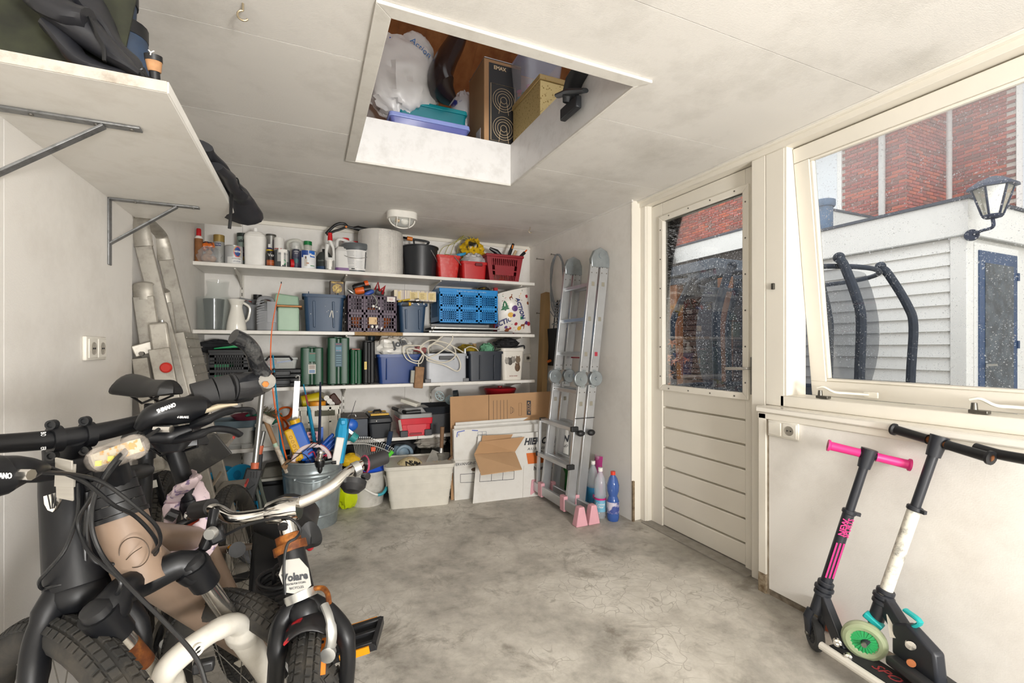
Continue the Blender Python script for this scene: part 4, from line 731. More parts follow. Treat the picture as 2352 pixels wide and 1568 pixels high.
tool('wooden_mallet', 'pale wooden tool handle in the red basket', [at(1176, 594, Y=3.84), at(1185, 576, Y=3.84)], .013, mat('pale_handle', 'c4a985', .6)); tool('hedge_shear', 'black grip with an orange end leaning right out of the red basket', [at(1192, 592, Y=3.82), at(1205, 580, Y=3.82)], [.012, .015], M_black, [at(1204, 580, Y=3.815), at(1210, 574, Y=3.815)], pl('e8641a', .4))
Z2 = ZS[1]
M_glass = mat('clear_glass', 'c2cdc8', .04, alpha=.1, var=.02, spec=.8)
def vase(name, label, p0, p1, pt, Y, prof, m, n=36):
    x0, x1, zt = fb(p0, p1, pt, Z2, Y); r = (x1-x0)/2; cx = (x0+x1)/2; h = zt-Z2
    return S(MB().lathe([(q*r, k*h) for q, k in prof], (cx, Y, Z2), n=n, caps=False), name, m, label, 'vase')
vase('glass_vase', 'clear glass vase with a flared neck at the back left of the second shelf', 468, 532, 645, 3.93, [(.9, 0), (1, .05), (1, .58), (.95, .66), (.78, .74), (.76, .82), (.86, 1), (.84, 1), (.74, .82), (.76, .74), (.93, .66), (.98, .58), (.98, .05), (0, .04)], M_glass)
vase('wide_glass_cylinder', 'wide straight glass cylinder around the dark vase on the second shelf', 451, 528, 684, 3.79, [(.97, 0), (1, 1), (.98, 1), (.95, .03), (0, .02)], M_glass)
vase('dark_vase', 'tapered dark glass vase standing inside the wide glass cylinder', 466, 516, 687, 3.79, [(.0, .03), (.76, .03), (1, 1), (.97, 1), (.73, .05), (0, .05)], mat('dark_glass', '23262a', .12, var=.1, coat=.4))
x0, x1, zt = fb(519, 567, 688, Z2, 3.75); r = (x1-x0)/2; cx = (x0+x1)/2; h = zt-Z2
t = T('white_pitcher', 'white glazed pitcher with a flared rim on the second shelf', 'pitcher', (cx, 3.75, Z2)); M_gz = mat('white_glaze', 'e6e3da', .2, var=.04, coat=.3)
P(MB().lathe([(r*.96, 0), (r*1.0, .03*h), (r*.92, .25*h), (r*.7, .55*h), (r*.56, .75*h), (r*.6, .86*h), (r*.84, .99*h), (r*.86, h), (r*.8, .98*h), (r*.5, .75*h), (0, .6*h)], (cx, 3.75, Z2), n=36), 'body', M_gz, t)
P(MB().tube(spl([(cx+r*.6, 3.75, Z2+.92*h), (cx+r*1.25, 3.77, Z2+.75*h), (cx+r*1.1, 3.77, Z2+.4*h), (cx+r*.86, 3.75, Z2+.3*h)], 6), .008), 'handle', M_gz, t)
x0, x1, zt = fb(589, 637, 683, Z2, 3.72); h = zt-Z2; xl = at(568, 730, Y=3.9).x
t = T('grey_jerrycan', 'dull grey ribbed jerrycan with a loop handle on the second shelf', 'jerrycan', ((x0+x1)/2, 3.8, Z2)); M_gj = pl('85878a', .45)
P(MB().rrect((x0+x1)/2, 3.80, Z2, Z2+.62*h, x1-x0, .17, x1-x0, .17, .02).rrect((x0+x1)/2, 3.80, Z2+.62*h, Z2+.85*h, x1-x0, .17, .06, .12, .02), 'body', M_gj, t, bev=.006)
P(MB().tube(spl([((x0+x1)/2-.06, 3.75, Z2+.78*h), ((x0+x1)/2-.045, 3.75, Z2+.97*h), ((x0+x1)/2+.0, 3.75, Z2+1.0*h), ((x0+x1)/2+.03, 3.75, Z2+.95*h), ((x0+x1)/2+.035, 3.75, Z2+.78*h)], 5), .014), 'handle', M_gj, t)
mb = MB()
for i in range(10): mb.beam((x0+.003, 3.713, Z2+.05+i*.018), (x0+.05, 3.713, Z2+.065+i*.018), .006, .006)
P(mb, 'grip_ribs', M_gj, t, kind='stuff'); P(MB().box((x0+x1)/2+.0, (x0+x1)/2+.06, 3.712, 3.716, Z2+.06, Z2+.21), 'level_panel', pl('929498', .45), t, bev=.003)
q = at(590, 720, Y=3.93); t = T('rear_canister', 'second grey canister behind the ribbed jerrycan', 'jerrycan', (q.x-.02, 3.98, Z2)); P(MB().rrect(q.x-.02, 3.98, Z2, Z2+.2, .2, .13, .2, .13, .03).rrect(q.x-.02, 3.98, Z2+.2, Z2+.24, .2, .13, .1, .09, .03), 'body', pl('7d7f81', .45), t); P(MB().lathe([(.03, 0), (.03, .04), (0, .04)], (q.x, 3.98, Z2+.24)), 'cap', M_black, t)
for k, (a, b) in enumerate((((553, 685), (600, 694)), ((600, 682), (648, 696)))):
    p, q = at(*a, Y=3.96), at(*b, Y=3.9); t = T('bar_clamp', ['grey bar clamp with a red stripe lying left above the grey jerrycan', 'grey bar clamp with a red stripe lying right above the grey jerrycan'][k], 'clamp', p); P(MB().beam(p, q, .03, .012), 'bar', pl('8d8f90', .4), t); P(MB().beam(p+V((.02, -.004, -.012)), q+V((.0, -.004, -.012)), .02, .008), 'red_stripe', pl('8f2b26', .5), t); P(MB().beam(q+V((-.06, 0, .0)), q+V((.02, 0, .0)), .034, .028), 'grip', M_black, t)
M_mint = pl('a9c4ae', .5); M_mintl = pl('9dbba3', .45)
t, x0, x1, zt = blk('mint_storage_box', 'mint green box with a copper coloured rim on the second shelf', 'box', 637, 687, 705, Z2, 3.73, .22, M_mint, .012)
P(MB().box(x0-.006, x1+.02, 3.722, 3.96, zt, zt+.014), 'copper_lid', mat('copper_lid', 'b27a48', .35, .3), t, bev=.005)
q0, q1 = at(629, 672, Y=3.79), at(687, 680, Y=3.79); S(MB().hexa([(q0.x, 3.79, zt+.016), (q1.x, 3.79, zt+.016), (q1.x, 3.93, zt+.016), (q0.x, 3.93, zt+.016), (q0.x+.01, 3.80, q0.z), (q1.x-.004, 3.80, q1.z+.0), (q1.x-.004, 3.93, q1.z), (q0.x+.01, 3.93, q0.z)]), 'mint_tray', M_mintl, 'shallow mint green tub turned on its side on top of the mint box', 'box', bev=.01)
M_navy = pl('27425f', .45); M_spk = mat('paint_flecked_navy', '27425f', .45, var=.12, sc=8, dirt='c9d0d6', dsc=55, damt=0)
def hand_tub(name, label, p0, p1, pt, Y, dep, m, z0, group=None):
    t, cx, cy, wd, zt = tub(name, label, 'crate', p0, p1, pt, z0, Y, dep, m, .055, .02, .005, .03, group)
    P(MB().box(cx-wd*.36, cx-wd*.34, Y-.002, Y+.03, zt, zt+.018), 'latch_lug', m, t, bev=.004); P(MB().box(cx+wd*.3, cx+wd*.32, Y-.002, Y+.03, zt, zt+.018), 'latch_lug', m, t, bev=.004)
    for s in (-.22, .22): P(MB().hexa([(cx+wd*s-.006, Y+.01, z0+.03), (cx+wd*s+.006, Y+.01, z0+.03), (cx+wd*s+.006, Y+.035, z0+.03), (cx+wd*s-.006, Y+.035, z0+.03), (cx+wd*s-.012, Y+.002, zt-.05), (cx+wd*s+.004, Y+.002, zt-.05), (cx+wd*s+.004, Y+.03, zt-.05), (cx+wd*s-.012, Y+.03, zt-.05)]), 'rib', m, t, bev=.003)
    return t, cx, cy, wd, zt
t, cx, cy, wd, zt = hand_tub('large_navy_crate', 'big dark blue lidless crate with white paint flecks on the second shelf', 693, 795, 676, 3.70, .27, M_navy, Z2)
q = at(761, 722, Y=3.703); M_wp = pl('e6e4de', .5)
P(MB().tube([q+V((-.012, 0, -.02)), q+V((.002, 0, .03)), q+V((.008, 0, .028)), q+V((.012, 0, -.025))], .0035, 6), 'paint_mark', M_wp, t)
for k in range(9): z = V((cx+R.uniform(-.17, .17), 3.7+.012, Z2+R.uniform(.06, .2))); P(MB().sph(z+V((0, .006, 0)), (.003, .002, .003), 6, 4), 'paint_fleck', M_wp, t)
q0, q1 = at(757, 648, Y=3.80), at(792, 675, Y=3.80); zb = zt+.004
t = T('old_tobacco_tin', 'small brown and gold vintage tin standing on the big dark blue crate', 'tin', ((q0.x+q1.x)/2, 3.84, zb)); P(MB().box(q0.x, q1.x, 3.80, 3.88, zb, zb+.115), 'body', mat('dark_brown_tin', '3a2a1c', .4, var=.3, sc=20), t, bev=.006)
P(MB().lathe([(.036, 0), (.036, .002), (0, .002)], ((q0.x+q1.x)/2, 3.799, zb+.055), (0, -1, 0), n=24), 'gold_medallion', mat('old_gold_print', 'b89a45', .45, sc=50, h2='6a4a20', thr=(.42, .55)), t); P(MB().lathe([(.022, 0), (.022, .001), (0, .001)], ((q0.x+q1.x)/2, 3.797, zb+.055), (0, -1, 0), n=20), 'gold_figure', mat('old_gold_light', 'd6bb62', .45, sc=70, h2='8a6a2c', thr=(.4, .6)), t); P(MB().box(q0.x+.012, q1.x-.012, 3.797, 3.80, zb+.095, zb+.11), 'gold_banner', mat('old_gold_print', 'b89a45'), t)
def grid_crate(name, label, cat, p0, p1, pt, z0, Y, dep, m, cells, hole, zshift=0, holes_side=True, gap_top=.0, group=None):
    x0, x1, zt = fb(p0, p1, pt, z0, Y); t = T(name, label, cat, ((x0+x1)/2, Y+dep/2, z0), group=group); W, H_ = x1-x0, zt-z0
    nx, ny = cells; bw, bh_ = W/nx, H_*(1-gap_top)/ny; fr = .018; hn, hv = hole
    P(MB().box(x0, x1, Y, Y+.008, zt-H_*gap_top-.012, zt), 'top_band', m, t, bev=.003); P(MB().box(x0, x1, Y+dep-.008, Y+dep, z0, zt), 'back_panel', m, t); P(MB().box(x0, x1, Y, Y+dep, z0, z0+.008), 'base', m, t)
    P(MB().box(x0, x0+.008, Y, Y+dep, z0, zt), 'side_panel', m, t); P(MB().box(x1-.008, x1, Y, Y+dep, z0, zt), 'side_panel', m, t)
    for i in range(nx+1): xx = x0+bw*i; P(MB().box(max(x0, xx-fr/2), min(x1, xx+fr/2), Y-.004, Y+.008, z0, zt-.004), 'upright', m, t, bev=.002)
    for j in range(ny+1): zz = z0+bh_*j; P(MB().box(x0, x1, Y-.004, Y+.008, max(z0, zz-fr*.6), min(zt, zz+fr*.6)), 'cross_band', m, t, bev=.002)
    mb = MB()
    for i in range(nx):
        for j in range(ny):
            a0, a1 = x0+bw*i+fr*.5, x0+bw*(i+1)-fr*.5; c0, c1 = z0+bh_*j+fr*.6, z0+bh_*(j+1)-fr*.6; m_ = (a1-a0)*.12; n_ = (c1-c0)*.16
            mb.box(a0, a1, Y+.001, Y+.006, c0, c0+n_).box(a0, a1, Y+.001, Y+.006, c1-n_, c1).box(a0, a0+m_, Y+.001, Y+.006, c0, c1).box(a1-m_, a1, Y+.001, Y+.006, c0, c1)
            for k in range(1, hn): xx = a0+m_+(a1-a0-2*m_)*k/hn; mb.box(xx-.0022, xx+.0022, Y+.001, Y+.006, c0, c1)
            for k in range(1, hv): zz = c0+n_+(c1-c0-2*n_)*k/hv; mb.box(a0, a1, Y+.001, Y+.006, zz-.0022, zz+.0022)
    P(mb, 'grid_web', m, t, kind='stuff', smooth=False); return t, x0, x1, zt
M_pur = pl('41283f', .45)
t, x0, x1, zt = grid_crate('purple_folding_crate', 'dark purple folding crate overflowing with toys and tools', 'crate', 799, 911, 678, Z2, 3.70, .27, M_pur, (3, 2), (4, 3))
P(MB().box((x0+x1)/2-.03, (x0+x1)/2+.03, 3.69, 3.695, Z2+.06, Z2+.115), 'price_card', pl('d9b98c', .6), t); txt('3', .03, ((x0+x1)/2+.018, 3.689, Z2+.085), UX, UZ, pl('7a4a30', .6), t)
P(MB().box(x1-.075, x1-.012, 3.69, 3.695, zt-.045, zt-.008), 'sticker', pl('e2dcd8', .6), t); txt('G2', .022, (x1-.045, 3.689, zt-.027), UX, UZ, pl('a8323a', .6), t)
for k in range(7): z = V((x0+.16+R.uniform(-.02, .09), 3.694, Z2+R.choice((.04, .19))+R.uniform(-.01, .02))); P(MB().sph(z, (R.uniform(.005, .012), .003, R.uniform(.004, .012)), 8, 5), 'paint_splash', M_wp, t)
xm = (x0+x1)/2
P(MB().sph((xm, 3.84, Z2+.1), (.16, .1, .09)).rough(.03, 18), 'contents', mat('mixed_toys', '5a5560', .6, sc=22, h2='b4602e', thr=(.5, .56)), t)
def toy(name, label, cat, a, b, r, m, Y=3.78, extra=None):
    p, q = at(*a, Y=Y), at(*b, Y=Y); t = T(name, label, cat, (p+q)/2); P(MB().tube([p, p+(q-p)*.15, p+(q-p)*.85, q], [r*.7, r, r, r*.7], 12), 'body', m, t)
    if extra: P(MB().tube([p+(q-p)*extra[0]+V((0, -.008, .004)), p+(q-p)*extra[1]+V((0, -.008, .004))], r*1.04, 12), 'accent', extra[2], t)
    return t
M_or = pl('e2601f', .4)
toy('orange_toy_blaster', 'black toy blaster with orange ends, upper of the two in the purple crate', 'toy', (810, 661), (846, 652), .026, M_black, 3.82, (.75, .98, M_or)); toy('orange_hand_tool', 'orange gripped tool lying just below the toy blaster in the purple crate', 'tool', (815, 669), (852, 664), .028, M_or, 3.77, (.55, .98, M_black))
toy('blue_tube_torch', 'blue tube pointing out of the purple crate', 'tube', (838, 677), (858, 668), .017, pl('3556a8', .4), 3.73); toy('grey_plastic_jug', 'dark grey plastic part behind the blue tube in the purple crate', 'part', (862, 668), (882, 676), .028, pl('55585a', .5), 3.86); toy('steel_multitool', 'thin steel tool leaning at the left of the purple crate', 'tool', (798, 664), (812, 674), .012, M_alu, 3.76)
p = [at(*q, Y=3.8) for q in ((861, 665), (868, 648), (872, 668), (884, 656), (878, 676))]; S(MB().tube(p[:3], .008, 6).tube(p[2:], .01, 6), 'red_clamp', pl('a02026', .4), 'red clamp standing up at the right of the purple crate', 'clamp')
p = [at(*q, Y=3.69) for q in ((855, 676), (862, 684), (866, 694), (862, 702))]; S(MB().tube(spl(p, 5), .006, 8), 'steel_hook', M_alu, 'bent steel hook hanging over the front of the purple crate', 'hook')
t, cx, cy, wd, zt = hand_tub('small_navy_tub', 'smaller dark blue tub between the purple crate and the light blue crate', 914, 984, 696, 3.70, .25, M_navy, Z2)
for k in range(5): z = V((cx+R.uniform(-.06, .09), 3.699, zt-R.uniform(.0, .02))); P(MB().sph(z, (.007, .003, .005), 8, 5), 'paint_fleck', M_wp, t)
toy('yellow_tape_measure', 'yellow rods lying in the smaller dark blue tub', 'rods', (914, 692), (942, 687), .008, pl('c9ab2e', .5), 3.74); toy('adhesive_tube', 'dark tube with a yellow cap in the smaller dark blue tub', 'tube', (922, 700), (943, 699), .014, pl('2b2d30', .5), 3.71, (.75, 1.0, pl('d8a51e', .4))); toy('steel_socket', 'round steel socket on the smaller dark blue tub', 'socket', (953, 690), (963, 689), .018, M_chrome, 3.72)
q0, q1 = at(905, 665, Y=3.74), at(1002, 691, Y=3.74); zb = zt+.022
t = T('patterned_carton', 'long cream patterned carton lying across the smaller dark blue tub', 'carton', ((q0.x+q1.x)/2, 3.8, zb)); P(MB().box(q0.x, q1.x, 3.74, 3.9, zb, q0.z), 'body', mat('striped_carton', 'd8ccb4', .6, sc=5, h2='a99fa4', thr=(.45, .5), stretch=(12, .1, .1)), t, bev=.002)
for k in range(4): xx = q0.x+.03+k*.075+(.02 if k else 0); P(MB().box(xx, xx+(.022 if k == 0 else .062), 3.738, 3.74, zb+.012, q0.z-.012), 'print_panel', pl('d9c58f', .6), t)
for k in range(3):
    for j in range(5): xx = q0.x+.135+k*.075; P(MB().box(xx, xx+R.uniform(.025, .036), 3.7375, 3.738, zb+.02+j*.009, zb+.024+j*.009), 'print_line', pl('a8935e', .6), t)
zb = at(1060, 741, Y=3.72).z; M_lb = pl('1787cf', .4)
for k, zz in enumerate((Z2+.012, Z2+.042)):
    a, b = at(985+k*5, 750-8*k, Y=3.70), at(1178-k*30, 756-10*k, Y=3.70); t = T('folded_trestle', ['aluminium edged folding board lying flat, lower of two under the light blue crate', 'aluminium edged folding board lying flat, upper of two under the light blue crate'][k], 'board', ((a.x+b.x)/2, 3.85, zz-.01))
    P(MB().box(a.x, b.x, 3.70+.0, 3.72, zz-.008, zz+.009), 'aluminium_edge', M_alu, t, bev=.004); P(MB().box(a.x+.02, b.x, 3.722, 4.0, zz-.006, zz+.006), 'board', pl('3b3f44', .6), t); P(MB().beam((a.x+.005, 3.705, zz-.01), (a.x+.04, 3.71, zz+.012), .02, .006), 'corner_bracket', pl('b9b6ae', .5), t)
x0 = at(1008, 700, Y=3.72).x
t, x0, x1, zt = grid_crate('light_blue_crate', 'bright light blue folding crate on flat boards on the second shelf', 'crate', 1009, 1143, 664, zb, 3.72, .29, M_lb, (3, 2), (7, 4), gap_top=.14)
txt('Kratten zijn eigendom van vereniging', .013, ((x0+x1)/2+.02, 3.7155, zt-.02), UX, UZ, pl('bfe0f2', .5), t, fit=.26)
mb = MB()
for k in range(24): mb.box(x0-.002, x0+.001, 3.76+k*.009, 3.764+k*.009, zb+.05, zb+.19)
P(mb, 'side_slots', pl('10598c', .5), t, kind='stuff', smooth=False)
q = at(1113, 664, Y=3.86); S(crumple((q.x, 3.88, q.z-.01), (.06, .05, .03), 6, .4), 'dark_gloves', mat('black_yellow_glove', '2a2724', .7, sc=12, h2='8a6f22', thr=(.4, .45)), 'black and yellow glove on top of the light blue crate', 'glove')
q = at(1140, 668, Y=3.9); S(MB().box(q.x-.02, q.x+.015, 3.9, 3.93, Z2+.001, q.z+.03), 'red_folder', pl('b3222a', .5), 'thin red folder standing behind the white festive bag', 'folder'); q = at(1174, 757, Y=3.74); S(MB().box(q.x-.07, q.x+.03, 3.74, 3.9, Z2, Z2+.014), 'maroon_board', pl('4a1c24', .5), 'dark maroon board under the white festive bag', 'board')
S(MB().box(at(1135, 745, Y=3.73).x, at(1147, 745, Y=3.73).x, 3.725, 3.76, Z2+.034, Z2+.05), 'maroon_clip', pl('7a2430', .5), 'small maroon clip at the end of the flat boards', 'clip')
zb = Z2+.016; q = [at(x, y, Y=3.735) for x, y in ((1142, 668), (1226, 662), (1226, 757), (1148, 757))]
t = T('festive_carrier_bag', 'white carrier bag printed with trees and reindeer at the right end of the second shelf', 'bag', ((q[2].x+q[3].x)/2, 3.8, zb))
from mathutils import noise as NZ
bx0, bx1, bz1 = q[3].x, q[2].x, at(1200, 657, Y=3.75).z
def bagp(u, v, s):   # s=+1 front, -1 back
    x = bx0+(bx1-bx0)*(u+.03*math.sin(v*5)*(1-u)); k = math.sin(math.pi*min(1, max(0, u)))**.5*math.sin(math.pi*min(1, max(0.0, .08+.92*(1-v*.97))))**.6
    y = 3.80-s*(.005+.065*k)+.01*NZ.noise(V((u*5, v*5, s*3)))
    x -= .055*v*max(0, u-.3); return V((x, y, zb+(bz1-zb)*v*(.80+.2*u**.7)))
M_bag = mat('white_bag_film', 'e4e0da', .35, var=.05, sc=8, bump=.5, bsc=9)
P(MB().grid(lambda u, v: bagp(u, v, 1), 22, 18).grid(lambda u, v: bagp(u, v, -1), 22, 18), 'bag_film', M_bag, t)
def onbag(poly, u0, v0, sc, m, nm, rot=0):
    cs, sn = math.cos(rot), math.sin(rot); mb = MB(); vs = []
    for x, z in poly:
        X_, Z_ = x*cs-z*sn, x*sn+z*cs; p = bagp(u0+X_*sc/(bx1-bx0), v0+Z_*sc/(bz1-zb), 1); vs.append(p+V((0, -.004, 0)))
    k = len(vs); return P(mb.add(vs+[p+V((0, .003, 0)) for p in vs], [tuple(range(k))]+[(i, (i+1) % k, k+(i+1) % k, k+i) for i in range(k)]), nm, m, t, smooth=False)
tree = [(-.12, -1), (.12, -1), (.12, -.8), (.75, -.75), (.4, -.3), (.6, -.28), (.3, .15), (.45, .18), (.2, .5), (.3, .52), (0, 1), (-.3, .52), (-.2, .5), (-.45, .18), (-.3, .15), (-.6, -.28), (-.4, -.3), (-.75, -.75), (-.12, -.8)]
M_tg, M_br, M_nv, M_pp, M_yl, M_rr = pl('1f6b45', .5), pl('8a4a2a', .5), pl('27306f', .5), pl('5a3478', .5), pl('d9a634', .5), pl('a82a3a', .5)
onbag(tree, .17, .66, .052, M_tg, 'printed_tree'); 
deer = [(-.6, -.9), (-.45, -.9), (-.4, -.2), (.3, -.2), (.35, -.9), (.5, -.9), (.55, .1), (.85, .6), (1.1, .6), (1.0, .85), (.7, 1.0), (.5, .4), (-.5, .35), (-.65, .1)]
onbag(deer, .70, .16, .034, M_br, 'printed_reindeer'); onbag(deer, .35, .83, .026, M_br, 'printed_reindeer', .3)
circ = [(math.cos(a*.6283), math.sin(a*.6283)) for a in range(10)]
for u, v, s_c, m in ((.30, .42, .026, M_yl), (.44, .56, .03, M_pp), (.40, .40, .016, M_pp), (.83, .22, .018, M_pp), (.92, .2, .02, M_rr), (.48, .2, .016, M_rr), (.2, .13, .014, M_pp), (.33, .1, .012, M_rr), (.9, .8, .016, M_rr), (.93, .65, .015, M_br), (.6, .1, .02, M_yl), (.25, .06, .02, M_br)): onbag(circ, u, v, s_c, m, 'printed_ornament')
for k in range(20): onbag([(-1, -.3), (1, -.3), (1, .3), (-1, .3)], R.uniform(.12, .92), R.choice((.1, .15, .85, .9, .75))+R.uniform(-.05, .05), .006, R.choice((M_rr, M_tg, M_yl, M_br)), 'printed_fleck', R.uniform(0, 3))
onbag([(-1, -.8), (1, -.7), (.9, .8), (-1, .8)], .66, .33, .018, pl('2f9a62', .5), 'printed_badge')
def bagtext(s, u0, v0, size, rot, m):
    p = bagp(u0, v0, 1); d = (bagp(u0+.05, v0, 1)-p).normalized(); o = p+V((0, -.012, 0)); cs, sn = math.cos(rot), math.sin(rot)
    txt(s, size, o, V((cs, 0, sn)), V((-sn, 0, cs)), m, t, bold=.0012, shear=.2, ext=.002)
bagtext('ACTION', .60, .55, .05, rad(-72), M_nv); bagtext('ACTION', .15, .27, .06, rad(24), M_nv)
Z3 = ZS[2]
M_bk = pl('161719', .5)
t, x0, x1, zt = grid_crate('black_crate', 'black slotted crate with green lids at the left of the third shelf', 'crate', 478, 573, 803, Z3, 3.72, .27, M_bk, (1, 2), (12, 3), gap_top=.1)
P(MB().box(x0+.02, x1-.02, 3.74, 3.96, Z3+.01, Z3+.07), 'yellow_contents', pl('a8961e', .6), t); P(MB().box(x0+.02, x0+.12, 3.735, 3.96, Z3+.07, Z3+.17), 'green_mesh', pl('1d7a4d', .6), t)
a, b = at(492, 802, Y=3.78), at(565, 792, Y=3.78); S(MB().hexa([(a.x, 3.76, zt+.004), (b.x, 3.76, zt+.02), (b.x, 3.95, zt+.02), (a.x, 3.95, zt+.004), (a.x, 3.76, zt+.012), (b.x, 3.76, zt+.042), (b.x, 3.95, zt+.042), (a.x, 3.95, zt+.012)]), 'green_tray', pl('1f9a5c', .35), 'bright green plastic tray resting on the black slotted crate', 'tray', bev=.003)
q = at(500, 795, Y=3.9); S(crumple((q.x, 3.93, zt+.02), (.14, .07, .05), 4, .3), 'black_fabric_bag', pl('222326', .8), 'black fabric bag behind the green lid on the black slotted crate', 'bag')
for k in range(2):
    a, b = at(606, 880, Y=3.73), at(692, 880, Y=3.73); z0 = Z3+k*.065; t = T('black_tool_case', ['flat black tool case on the shelf, lower of two under the clear box', 'flat black tool case, upper of two under the clear box'][k], 'case', ((a.x+b.x)/2, 3.85, z0)); P(MB().box(a.x, b.x, 3.73, 3.97, z0, z0+.03), 'lower_shell', M_bk, t, bev=.006); P(MB().box(a.x, b.x, 3.73, 3.97, z0+.032, z0+.062), 'upper_shell', M_bk, t, bev=.006); P(MB().box((a.x+b.x)/2-.05, (a.x+b.x)/2+.05, 3.715, 3.73, z0+.018, z0+.05), 'carry_handle', M_black, t, bev=.004)
z0 = Z3+.13; x0, x1, zt = fb(603, 682, 826, z0, 3.74)
t = T('clear_lidded_box', 'clear plastic box with a blue strip inside and a black clip lid', 'box', ((x0+x1)/2, 3.84, z0)); P(MB().rrect((x0+x1)/2, 3.84, z0, zt, x1-x0-.02, .18, x1-x0, .2, .02, .003), 'body', M_clear, t); P(MB().box(x0-.006, x1+.006, 3.735, 3.945, zt, zt+.016), 'lid', mat('clear_lid', 'd6dad8', .2, alpha=.5), t, bev=.004)
P(MB().tube([(x0+.02, 3.735, zt-.005), (x0+.04, 3.735, zt+.022), (x1-.05, 3.735, zt+.022), (x1-.03, 3.735, zt-.005)], .008, 8), 'clip_handle', M_black, t); P(MB().beam((x0+.09, 3.76, z0+.045), (x1-.03, 3.76, z0+.06), .006, .01), 'blue_ruler', pl('2f68c8', .4), t); P(MB().box(x0+.1, x1-.03, 3.78, 3.9, z0+.004, z0+.04), 'contents', pl('8a8076', .6), t); P(MB().sph((x0+.05, 3.8, z0+.05), (.04, .03, .03)), 'red_item', pl('8f2c30', .5), t)
M_gc = pl('17462f', .4)
def case(name, label, p0, p1, pt, Y, dep, m, lab=None, split=True):
    x0, x1, zt = fb(p0, p1, pt, Z3, Y); cx = (x0+x1)/2; t = T(name, label, 'case', (cx, Y+dep/2, Z3))
    P(MB().rrect(cx-(x1-x0)*.26, Y+dep/2, 0, zt-Z3-.006, (x1-x0)*.47, dep, (x1-x0)*.47, dep, .02, M=Mx.Translation((0, 0, Z3+.006))), 'half_shell', m, t, bev=.006); P(MB().rrect(cx+(x1-x0)*.26, Y+dep/2, 0, zt-Z3-.006, (x1-x0)*.47, dep, (x1-x0)*.47, dep, .02, M=Mx.Translation((0, 0, Z3+.006))), 'half_shell', m, t, bev=.006)
    P(MB().box(cx-(x1-x0)*.04, cx+(x1-x0)*.04, Y+.006, Y+dep-.01, Z3+.01, zt-.01), 'seam', m, t)
    for s in (-1, 1): P(MB().box(cx+s*(x1-x0)*.25-.01, cx+s*(x1-x0)*.25+.01, Y+.02, Y+.05, Z3, Z3+.008), 'foot', m, t)
    P(MB().box(cx-.03, cx+.03, Y+.04, Y+dep-.04, zt-.004, zt+.008), 'top_handle', m, t, bev=.003); return t, x0, x1, zt, cx
def stick(t, cx, Y, z0, z1, w_, m, nm='sticker'): return P(MB().box(cx-w_/2, cx+w_/2, Y-.0015, Y+.001, z0, z1), nm, m, t)
t, x0, x1, zt, cx = case('wide_green_case', 'rounded dark green tool case with a picture label, leftmost of three green cases', 690, 743, 798, 3.73, .25, M_gc); stick(t, cx, 3.73, Z3+.18, Z3+.25, .045, pl('2a6a58', .5)); stick(t, cx, 3.73, Z3+.09, Z3+.16, .05, pl('d3cfc6', .5)); stick(t, cx, 3.7295, Z3+.125, Z3+.155, .04, pl('9a8f86', .5)); stick(t, cx, 3.7295, Z3+.095, Z3+.12, .04, pl('6f88a8', .5)); txt('BOSCH', .011, (cx+.004, 3.728, Z3+.24), UX, UZ, pl('c9303a', .5), t); txt('PSS 200 AC', .008, (cx, 3.729, Z3+.168), UX, UZ, M_prw, t)
t, x0, x1, zt, cx = case('tall_green_case', 'tallest dark green tool case with a blue instruction label', 752, 803, 775, 3.73, .26, M_gc); stick(t, cx+.0, 3.73, Z3+.14, Z3+.32, .05, pl('1f4a5a', .5)); txt('BOSCH', .012, (cx, 3.728, Z3+.31), UX, UZ, pl('c9303a', .5), t); stick(t, cx, 3.7295, Z3+.255, Z3+.29, .04, pl('4f8aa0', .5)); txt('PST 650', .01, (cx, 3.728, Z3+.262), UX, UZ, pl('d5423a', .5), t)
for k in range(5): stick(t, cx, 3.7293, Z3+.15+k*.018, Z3+.156+k*.018, .036, pl('6f93a0', .5), 'print_line')
t, x0, x1, zt, cx = case('small_green_case', 'narrow green tool case with a red topped edge, rightmost of three green cases', 805, 831, 803, 3.74, .24, pl('1f5438', .4)); P(MB().box(cx-.03, cx+.03, 3.76, 3.82, zt+.0, zt+.007), 'red_latch', pl('a5402c', .5), t)
t, x0, x1, zt, cx = case('black_drill_case', 'black drill case with a yellow name tag right of the green cases', 834, 862, 784, 3.74, .25, M_bk); stick(t, x0+.018, 3.737, Z3+.115, Z3+.175, .018, pl('d9b81f', .4)); txt('STANLEY', .011, (x0+.018, 3.735, Z3+.145), UZ, -UX, M_prn, t)
q = at(855, 782, Y=3.9); S(MB().sph((q.x, 3.95, q.z+.02), (.03, .03, .05)), 'dark_bottle', pl('1d2c33', .4), 'dark bottle top showing above the black drill case', 'bottle')
t, cx, cy, wd, zt = tub('royal_blue_tub', 'royal blue tub stuffed with a white plastic bag on the third shelf', 'tub', 866, 968, 814, Z3, 3.71, .28, pl('173a7a', .4), .05, .012)
P(MB().box(cx-wd*.3, cx-wd*.28, 3.712, 3.74, Z3+.03, zt-.03), 'rib', pl('173a7a', .4), t, bev=.004)
q = at(902, 795, Y=3.82); tb = T('white_plastic_bag', 'crumpled white plastic bag bulging out of the royal blue tub', 'bag', (q.x, 3.83, zt-.03)); P(crumple((q.x, 3.83, zt+.045), (.165, .1, .105), 21, .32, 6, 36, 24), 'bag_film', mat('white_film', 'dedcd6', .3, var=.06), tb); txt('Jola', .075, at(918, 788, Y=3.72)+V((0, 0, .0)), V((.9, 0, .3)), V((-.3, 0, .9)), M_prn, tb, bold=.002, ext=.01)
